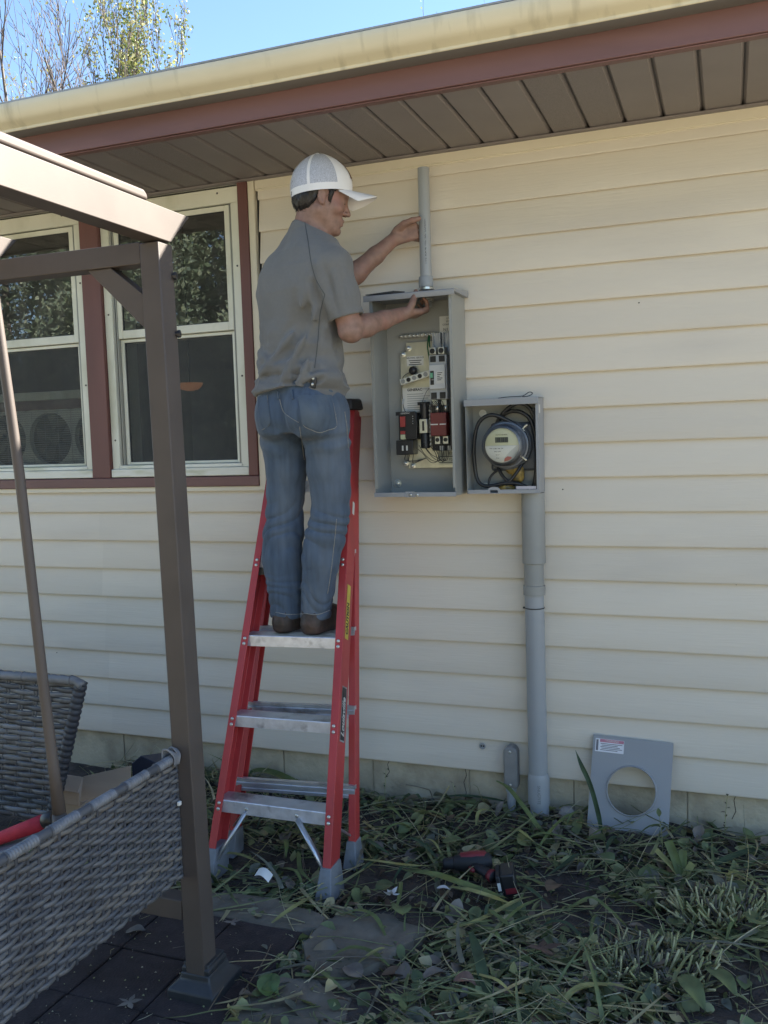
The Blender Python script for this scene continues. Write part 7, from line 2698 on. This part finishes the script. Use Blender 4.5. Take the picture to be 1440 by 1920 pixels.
# separate locks lying on the hair, combed down and back
hn = np.array([v.normal for v in hair.data.vertices])
lk = Stuff()
qv = ((hV - H0) @ HR) / HS
sel = np.where((qv[:, 2] < 0.05) & (qv[:, 2] > -0.07))[0]
for i in rng.choice(sel, 700):
    n_ = hn[i]
    dn = HR @ np.array((-0.35, 0.0, -1.0)) + rng.normal(0, 0.25, 3)
    dn = dn - n_ * (dn @ n_)
    dn = dn / (np.linalg.norm(dn) + 1e-9)
    ln_ = rng.uniform(0.012, 0.028)
    p0 = hV[i] - n_ * 0.001
    lk.add(*stem_shape([p0, p0 + dn * ln_ * 0.5 + n_ * 0.0022, p0 + dn * ln_ + n_ * 0.0006], 0.0009, 0.0003), 0)
lk.build('hair_locks', [m_hair], None, None, parent=man)

# eyes and brows
for sg in (-1, 1):
    m_ = MB()
    m_.ball(hp_(0.0765, sg * 0.031, 0.0065), 0.0112, 12)
    m_.build('eye', M('eye_white', (0.26, 0.23, 0.21), 0.3), man, smooth=True)
    m_ = MB()
    m_.ball(hp_(0.0846, sg * 0.0318, 0.0035), 0.0044, 10)
    m_.build('iris', M('iris_dark', (0.02, 0.012, 0.008), 0.15), man, smooth=True)
    m_ = MB()
    m_.tube([hp_(0.0955, sg * 0.012, 0.030), hp_(0.092, sg * 0.026, 0.0345), hp_(0.080, sg * 0.044, 0.033)], [0.0028, 0.0036, 0.0022], 6)
    m_.build('eyebrow', m_hair, man, smooth=True)

# ---- cap
CPT = math.radians(4)
CF = np.array((math.sin(AZ) * math.cos(CPT), math.cos(AZ) * math.cos(CPT), math.sin(CPT)))
CU = np.cross(CF, HL)
CR = np.stack([CF, HL, CU], 1)
C0 = hp_(-0.002, 0, 0.021)


def cpw(x, y, z):
    return C0 + CR @ np.array((x, y, z))


CA, CB, CH = 0.1070, 0.0870, 0.143


def crown(th, t, off=0.0):
    """th 0 = front; t 0 = rim .. 1 = top"""
    s_ = (1 - t ** 2.35) ** 0.56 if t < 1 else 0.0
    fr = max(0.0, math.cos(th))
    bulge = 1 + 0.05 * fr ** 2 * math.sin(PI * min(1, t * 1.15)) + 0.035 * math.sin(PI * min(1, t * 1.05))
    a = (CA + off) * s_ * bulge
    b = (CB + off) * s_ * (1 + 0.035 * math.sin(PI * min(1, t * 1.05)))
    return cpw(a * math.cos(th), b * math.sin(th), CH * t * (1 + 0.0 * fr) + off * t)


FRONT = math.radians(62)


def crown_patch(name, mat, th0, th1, t0, t1, nth, nt, off=0.0):
    v_, f_ = [], []
    for j in range(nt + 1):
        for i in range(nth + 1):
            v_.append(crown(th0 + (th1 - th0) * i / nth, t0 + (t1 - t0) * j / nt, off))
    for j in range(nt):
        for i in range(nth):
            a = j * (nth + 1) + i
            f_.append((a, a + 1, a + nth + 2, a + nth + 1))
    return link_mesh(name, v_, f_, mat, man, smooth=True)


crown_patch('cap_front', m_capw, -FRONT, FRONT, 0.0, 0.999, 28, 18)
crown_patch('cap_netting', m_capm, FRONT, PI, 0.16, 0.999, 22, 16)
crown_patch('cap_netting', m_capm, -PI, -FRONT, 0.16, 0.999, 22, 16)
crown_patch('cap_band', m_capw, FRONT, 2 * PI - FRONT, 0.0, 0.165, 50, 3)
for th in (FRONT, math.radians(118), PI, -math.radians(118), -FRONT):
    hwid = 0.055 if abs(abs(th) - FRONT) > 0.01 else 0.030
    v_, f_ = [], []
    for j in range(19):
        t = j / 18 * 0.985
        w_ = hwid / max(0.25, (1 - t ** 2.35) ** 0.56)
        for q in (-1, 0, 1):
            v_.append(crown(th + q * w_ * 0.9, t, 0.0012 + (0.0008 if q == 0 else 0)))
    for j in range(18):
        for q in range(2):
            a = j * 3 + q
            f_.append((a, a + 1, a + 4, a + 3))
    link_mesh('cap_seam', v_, f_, m_capw, man, smooth=True)
m_ = MB()
m_.ball(crown(0, 1.0), 0.007, 10, (1, 1, 0.6))
m_.build('cap_button', m_capw, man, smooth=True)
crown_patch('cap_patch', m_patch, -0.40, 0.40, 0.30, 0.80, 12, 8, 0.0016)
v_, f_ = [], []
NB_, MBR = 24, 8
for lay in (0, 1):
    for j in range(MBR + 1):
        for i in range(NB_ + 1):
            th = -FRONT * 1.02 + 2 * FRONT * 1.02 * i / NB_
            ex = j / MBR
            ln = 0.088 * math.cos(th * 0.80) ** 0.65
            bx = CA * math.cos(th) * 1.0 + ln * ex
            by = CB * math.sin(th) * (1 - 0.10 * ex)
            dz = -0.36 * by * by / CB * (0.25 + 0.9 * ex) - 0.020 * ex ** 1.2
            v_.append(cpw(bx, by, 0.004 + dz - 0.0035 * lay))
k_ = (NB_ + 1) * (MBR + 1)
for j in range(MBR):
    for i in range(NB_):
        a = j * (NB_ + 1) + i
        f_ += [(a, a + NB_ + 1, a + NB_ + 2, a + 1), (k_ + a, k_ + a + 1, k_ + a + NB_ + 2, k_ + a + NB_ + 1)]
for i in range(NB_):
    a = MBR * (NB_ + 1) + i
    f_.append((a, a + k_, a + k_ + 1, a + 1))
link_mesh('cap_brim', v_, f_, m_capw, man, auto=50)

# ---- details sewn onto the cloth: points found on the surface itself
def surf(V, F):
    return BVHTree.FromPolygons([Vector(q) for q in V], F.tolist())


bj, bt = surf(jV, jF), surf(tV, tF)


def onto(bvh, px, py, off=0.0012):
    d = (fwd * 1710.87 + rt * (px - 720) - up * (py - 960)).normalized()
    h, n, i, ds = bvh.ray_cast(CAM, d)
    if h is None:
        return None
    if n.dot(d) > 0:
        n = -n
    return h + n * off


def seam(name, bvh, pts, r, mat, n=30, off=0.0008):
    P_ = [onto(bvh, *q[:2], off) for q in spline([(a, b, 0) for a, b in pts], n)]
    P_ = [p for p in P_ if p is not None]
    if len(P_) < 3:
        return
    m_ = MB()
    m_.tube(P_, r, 5)
    return m_.build(name, mat, man, smooth=True)


def sewn(name, bvh, poly, mat, off=0.0034, n=14):
    """a patch of cloth lying on the surface: poly is a 4-sided outline given corner by corner"""
    a, b, c, d = [np.array(q, float) for q in poly]
    v_, f_, ok = [], [], True
    for j in range(n + 1):
        for i in range(n + 1):
            u_, w_ = i / n, j / n
            q = (a * (1 - u_) + b * u_) * (1 - w_) + (d * (1 - u_) + c * u_) * w_
            q = q + np.array((0, 10.0 * (1 - abs(2 * u_ - 1)) * w_ ** 3))
            p = onto(bvh, q[0], q[1], off)
            if p is None:
                return None
            v_.append(p)
    for j in range(n):
        for i in range(n):
            k = j * (n + 1) + i
            f_.append((k, k + 1, k + n + 2, k + n + 1))
    return link_mesh(name, v_, f_, mat, man, smooth=True)


sewn('pocket', bj, [(559, 742), (621, 741), (631, 799), (568, 796)], m_denim2)
sewn('pocket', bj, [(484, 744), (501, 741), (508, 792), (489, 796)], m_denim2)
ST = 0.0015
for pts in ([(559, 742), (566, 770), (568, 796), (584, 806), (599, 811), (616, 806), (631, 799), (627, 770), (621, 741)], [(559, 746), (590, 747), (621, 745)],
            [(501, 741), (503, 765), (506, 792), (498, 802), (491, 806)], [(484, 747), (501, 745)], [(606, 780), (618, 781), (630, 777)],
            [(523, 738), (526, 755), (532, 772), (545, 783), (560, 792)], [(631, 973), (628, 1005), (625, 1032), (620, 1075), (614, 1113)], [(646, 772), (650, 800), (653, 840)],
            [(517, 1148), (540, 1152), (569, 1151)], [(570, 1150), (595, 1152), (619, 1144)], [(562, 800), (566, 830), (570, 862)]):
    seam('stitching', bj, pts, ST, m_stitch)
for (px, py) in ((521, 733), (548, 733)):
    seam('belt_loop', bj, [(px, py), (px + 1, py + 8), (px + 2, py + 16)], 0.0042, m_denim2, 6, 0.002)
for pts in ([(571, 414), (574, 432), (578, 455), (583, 490), (591, 520), (600, 538), (609, 552)], [(552, 414), (530, 423), (508, 437)], [(609, 552), (600, 590), (596, 640), (590, 690)], [(575, 400), (590, 414), (604, 432)]):
    seam('shirt_seam', bt, pts, 0.0016, m_seam, 30, 0.0002)
m_ = MB()
cp_ = onto(bt, 588, 712, 0.004)
if cp_ is not None:
    rm_ = Matrix.Translation(cp_) @ Matrix.Rotation(math.radians(-14), 4, 'Z') @ Matrix.Rotation(math.radians(12), 4, 'Y')
    m_.box((-0.012, -0.004, -0.026), (0.012, 0.006, 0.020), rm_)
    m_.build('belt_clip', m_blk, man, bevel=0.004)
    for dz in (0.008, -0.012):
        m_ = MB()
        m_.lathe([(0.0055, 0), (0.004, 0.002)], rm_ @ Vector((0.001, -0.0042, dz)), (0, -1, 0), 12)
        m_.build('rivet', m_zinc, man, smooth=True)
# ================================================================== trees
m_bark = M('bark', (0.11, 0.095, 0.085), 0.9, var=0.3, scale=12, stretch=(1, 1, 0.3))
m_twig = M('bare_twig', (0.085, 0.07, 0.066), 0.9, var=0.2, scale=4)
T_LEAF = [leafmat('tree_leaf_green', (0.085, 0.13, 0.035), 0.35), leafmat('tree_leaf_yellow', (0.20, 0.22, 0.06), 0.35), leafmat('tree_leaf_pale', (0.26, 0.26, 0.12), 0.35)]
T_DARK = [leafmat('spruce_green', (0.085, 0.125, 0.075), 0.15), leafmat('spruce_blue', (0.11, 0.15, 0.115), 0.15), leafmat('spruce_pale', (0.16, 0.20, 0.135), 0.15)]


def grow(rg, base, h, spread, levels, up_, nkids, r0):
    """branches as a list of (points, radii); a leader with upswept limbs"""
    out, tips = [], []

    def rec(p, d, ln, r, lv):
        n = 5
        pts, rr = [p.copy()], [r]
        for i in range(n):
            d = d + rg.normal(0, 0.10, 3) + np.array((0, 0, up_ * 0.10))
            d = d / np.linalg.norm(d)
            p = p + d * ln / n
            pts.append(p.copy())
            rr.append(r * (1 - 0.62 * (i + 1) / n))
        out.append((pts, rr, lv))
        if lv == 0:
            tips.append((pts, d))
            return
        for k in range(nkids[lv - 1]):
            t = 0.25 + 0.75 * (k + rg.random()) / nkids[lv - 1]
            j = min(n, int(t * n))
            q = pts[j]
            ang = rg.random() * 2 * PI
            side = np.cross(d, (math.cos(ang), math.sin(ang), 0.2))
            side = side / (np.linalg.norm(side) + 1e-9)
            nd = d * (1.0 - spread) + side * spread + np.array((0, 0, up_ * 0.5))
            rec(q, nd / np.linalg.norm(nd), ln * rg.uniform(0.42, 0.62), rr[j] * 0.62, lv - 1)
    rec(np.array(base, float), np.array((0.0, 0, 1.0)), h, r0, levels)
    return out, tips


def crown_quads(rg, pos, ln, asp, nmat, pitch=0.8):
    """many small leaves at once: four-cornered, at random angles"""
    n = len(pos)
    a, p, r = rg.random(n) * 2 * PI, rg.normal(0, pitch, n), rg.normal(0, pitch, n)
    ux = np.stack([np.cos(a) * np.cos(p), np.sin(a) * np.cos(p), -np.sin(p)], 1)
    t0 = np.stack([-np.sin(a), np.cos(a), np.zeros(n)], 1)
    uz = np.cross(ux, t0)
    uy = t0 * np.cos(r)[:, None] + uz * np.sin(r)[:, None]
    L_ = ln[:, None]
    V = np.stack([pos, pos + ux * L_ * 0.5 - uy * L_ * asp, pos + ux * L_, pos + ux * L_ * 0.5 + uy * L_ * asp], 1).reshape(-1, 3)
    F = np.arange(4 * n).reshape(-1, 4)
    return V, F, rg.integers(nmat, size=n)


def tree2(name, label, base, h, seed, spread, up_, nkids, leaves, mats, lsz, r0=0.11):
    rg = np.random.default_rng(seed)
    t_ = thing(name, label, 'tree', base, 'trees beyond the roof')
    br, tips = grow(rg, base, h, spread, len(nkids), up_, nkids, r0)
    m_ = MB()
    for pts, rr, lv in br:
        if lv >= len(nkids) - 1:
            m_.tube(pts, rr, 8)
    m_.build('trunk', m_bark, t_, smooth=True)
    s_ = Stuff()
    for pts, rr, lv in br:
        if lv < len(nkids) - 1:
            v_, f_ = stem_shape([np.array(q) for q in pts], max(rr[0], 0.0045), max(rr[-1], 0.0032))
            s_.add(v_, f_, 0)
    s_.build('branches', [m_twig], None, None, parent=t_)
    if leaves:
        ti = rg.integers(len(tips), size=leaves)
        pos = np.array([tips[i][0][int(rg.integers(1, 6))] for i in ti]) + rg.normal(0, lsz * 0.9, (leaves, 3))
        V, F, M_ = crown_quads(rg, pos, lsz * rg.uniform(0.6, 1.3, leaves), 0.3, len(mats))
        o = link_mesh('crown', V, F.tolist(), mats, t_, midx=M_)
        o['kind'] = 'stuff'
    return t_


tree2('bare_tree', 'bare upswept tree with no leaves beyond the left end of the roof', (-9.2, 8.2, -0.1), 5.6, 3, 0.42, 0.55, (5, 6, 6, 6), 0, None, 0.1)
tree2('bare_tree', 'thin nearly bare tree just left of the leafy yellow green one beyond the roof', (-7.9, 8.8, -0.1), 5.9, 8, 0.40, 0.6, (4, 5, 6, 6), 900, T_LEAF[1:], 0.045)
tree2('leafy_tree', 'slender yellow green leafy tree, rightmost of the trees beyond the roof', (-9.15, 7.8, -0.1), 5.7, 12, 0.25, 0.7, (4, 6, 6, 6), 12000, T_LEAF, 0.058)
tree2('leafy_tree', 'pale leafy tree at the left edge of the picture beyond the roof', (-11.7, 7.6, -0.1), 5.2, 21, 0.44, 0.4, (5, 5, 6, 6), 4500, T_LEAF[1:], 0.055)
tree2('leafy_tree', 'distant tree whose topmost twigs show above the middle of the gutter', (-4.2, 15.2, -0.1), 7.0, 31, 0.34, 0.6, (4, 5, 5, 5), 800, T_LEAF, 0.06)


def evergreen(base, h, w, seed, n):
    """dense tree across the yard behind the camera, seen in the window glass"""
    rg = np.random.default_rng(seed)
    t_ = thing('evergreen_tree', 'dense green tree across the yard, seen only reflected in the window glass', 'tree', base, 'evergreens across the yard')
    m_ = MB()
    m_.tube([base, (base[0], base[1], h * 0.9)], [0.16, 0.03], 8)
    m_.build('trunk', m_bark, t_, smooth=True)
    u_ = rg.random(n) ** 0.75
    z = h * (1 - u_) * 0.98 + 0.15
    a = rg.random(n) * 2 * PI
    rr = w * (0.10 + 0.90 * u_ ** 0.6) * (0.5 + 0.5 * rg.random(n) ** 0.4)
    rr *= 0.86 + 0.16 * np.sin(a * 5 + z * 3) + 0.12 * np.sin(z * 5 + 2 * np.sin(a * 3))
    pos = np.stack([base[0] + rr * np.cos(a), base[1] + rr * np.sin(a), z], 1)
    V, F, M_ = crown_quads(rg, pos, rg.uniform(0.10, 0.21, n), 0.26, 3, 0.7)
    o = link_mesh('crown', V, F.tolist(), T_DARK, t_, midx=M_)
    o['kind'] = 'stuff'
    return t_


ev = [evergreen((-8.5, -14.5, -0.1), 9.5, 3.0, 70, 26000), evergreen((-12.3, -13.4, -0.1), 8.7, 3.0, 71, 26000)]
for k, (x, y, rz, sc_) in enumerate(((-4.6, -15.3, 1.1, 1.08), (-16.2, -14.2, 2.3, 1.05), (-0.6, -16.4, 0.4, 1.0), (-10.4, -17.6, 2.9, 1.15), (-6.4, -18.2, 4.1, 1.2), (-14.4, -18.0, 5.0, 1.12), (-2.4, -19.4, 3.3, 1.1))):
    c = copy_tree(ev[k % 2])
    c.location = (x, y, -0.1)
    c.rotation_euler.z = rz
    c.scale = (sc_, sc_, sc_)
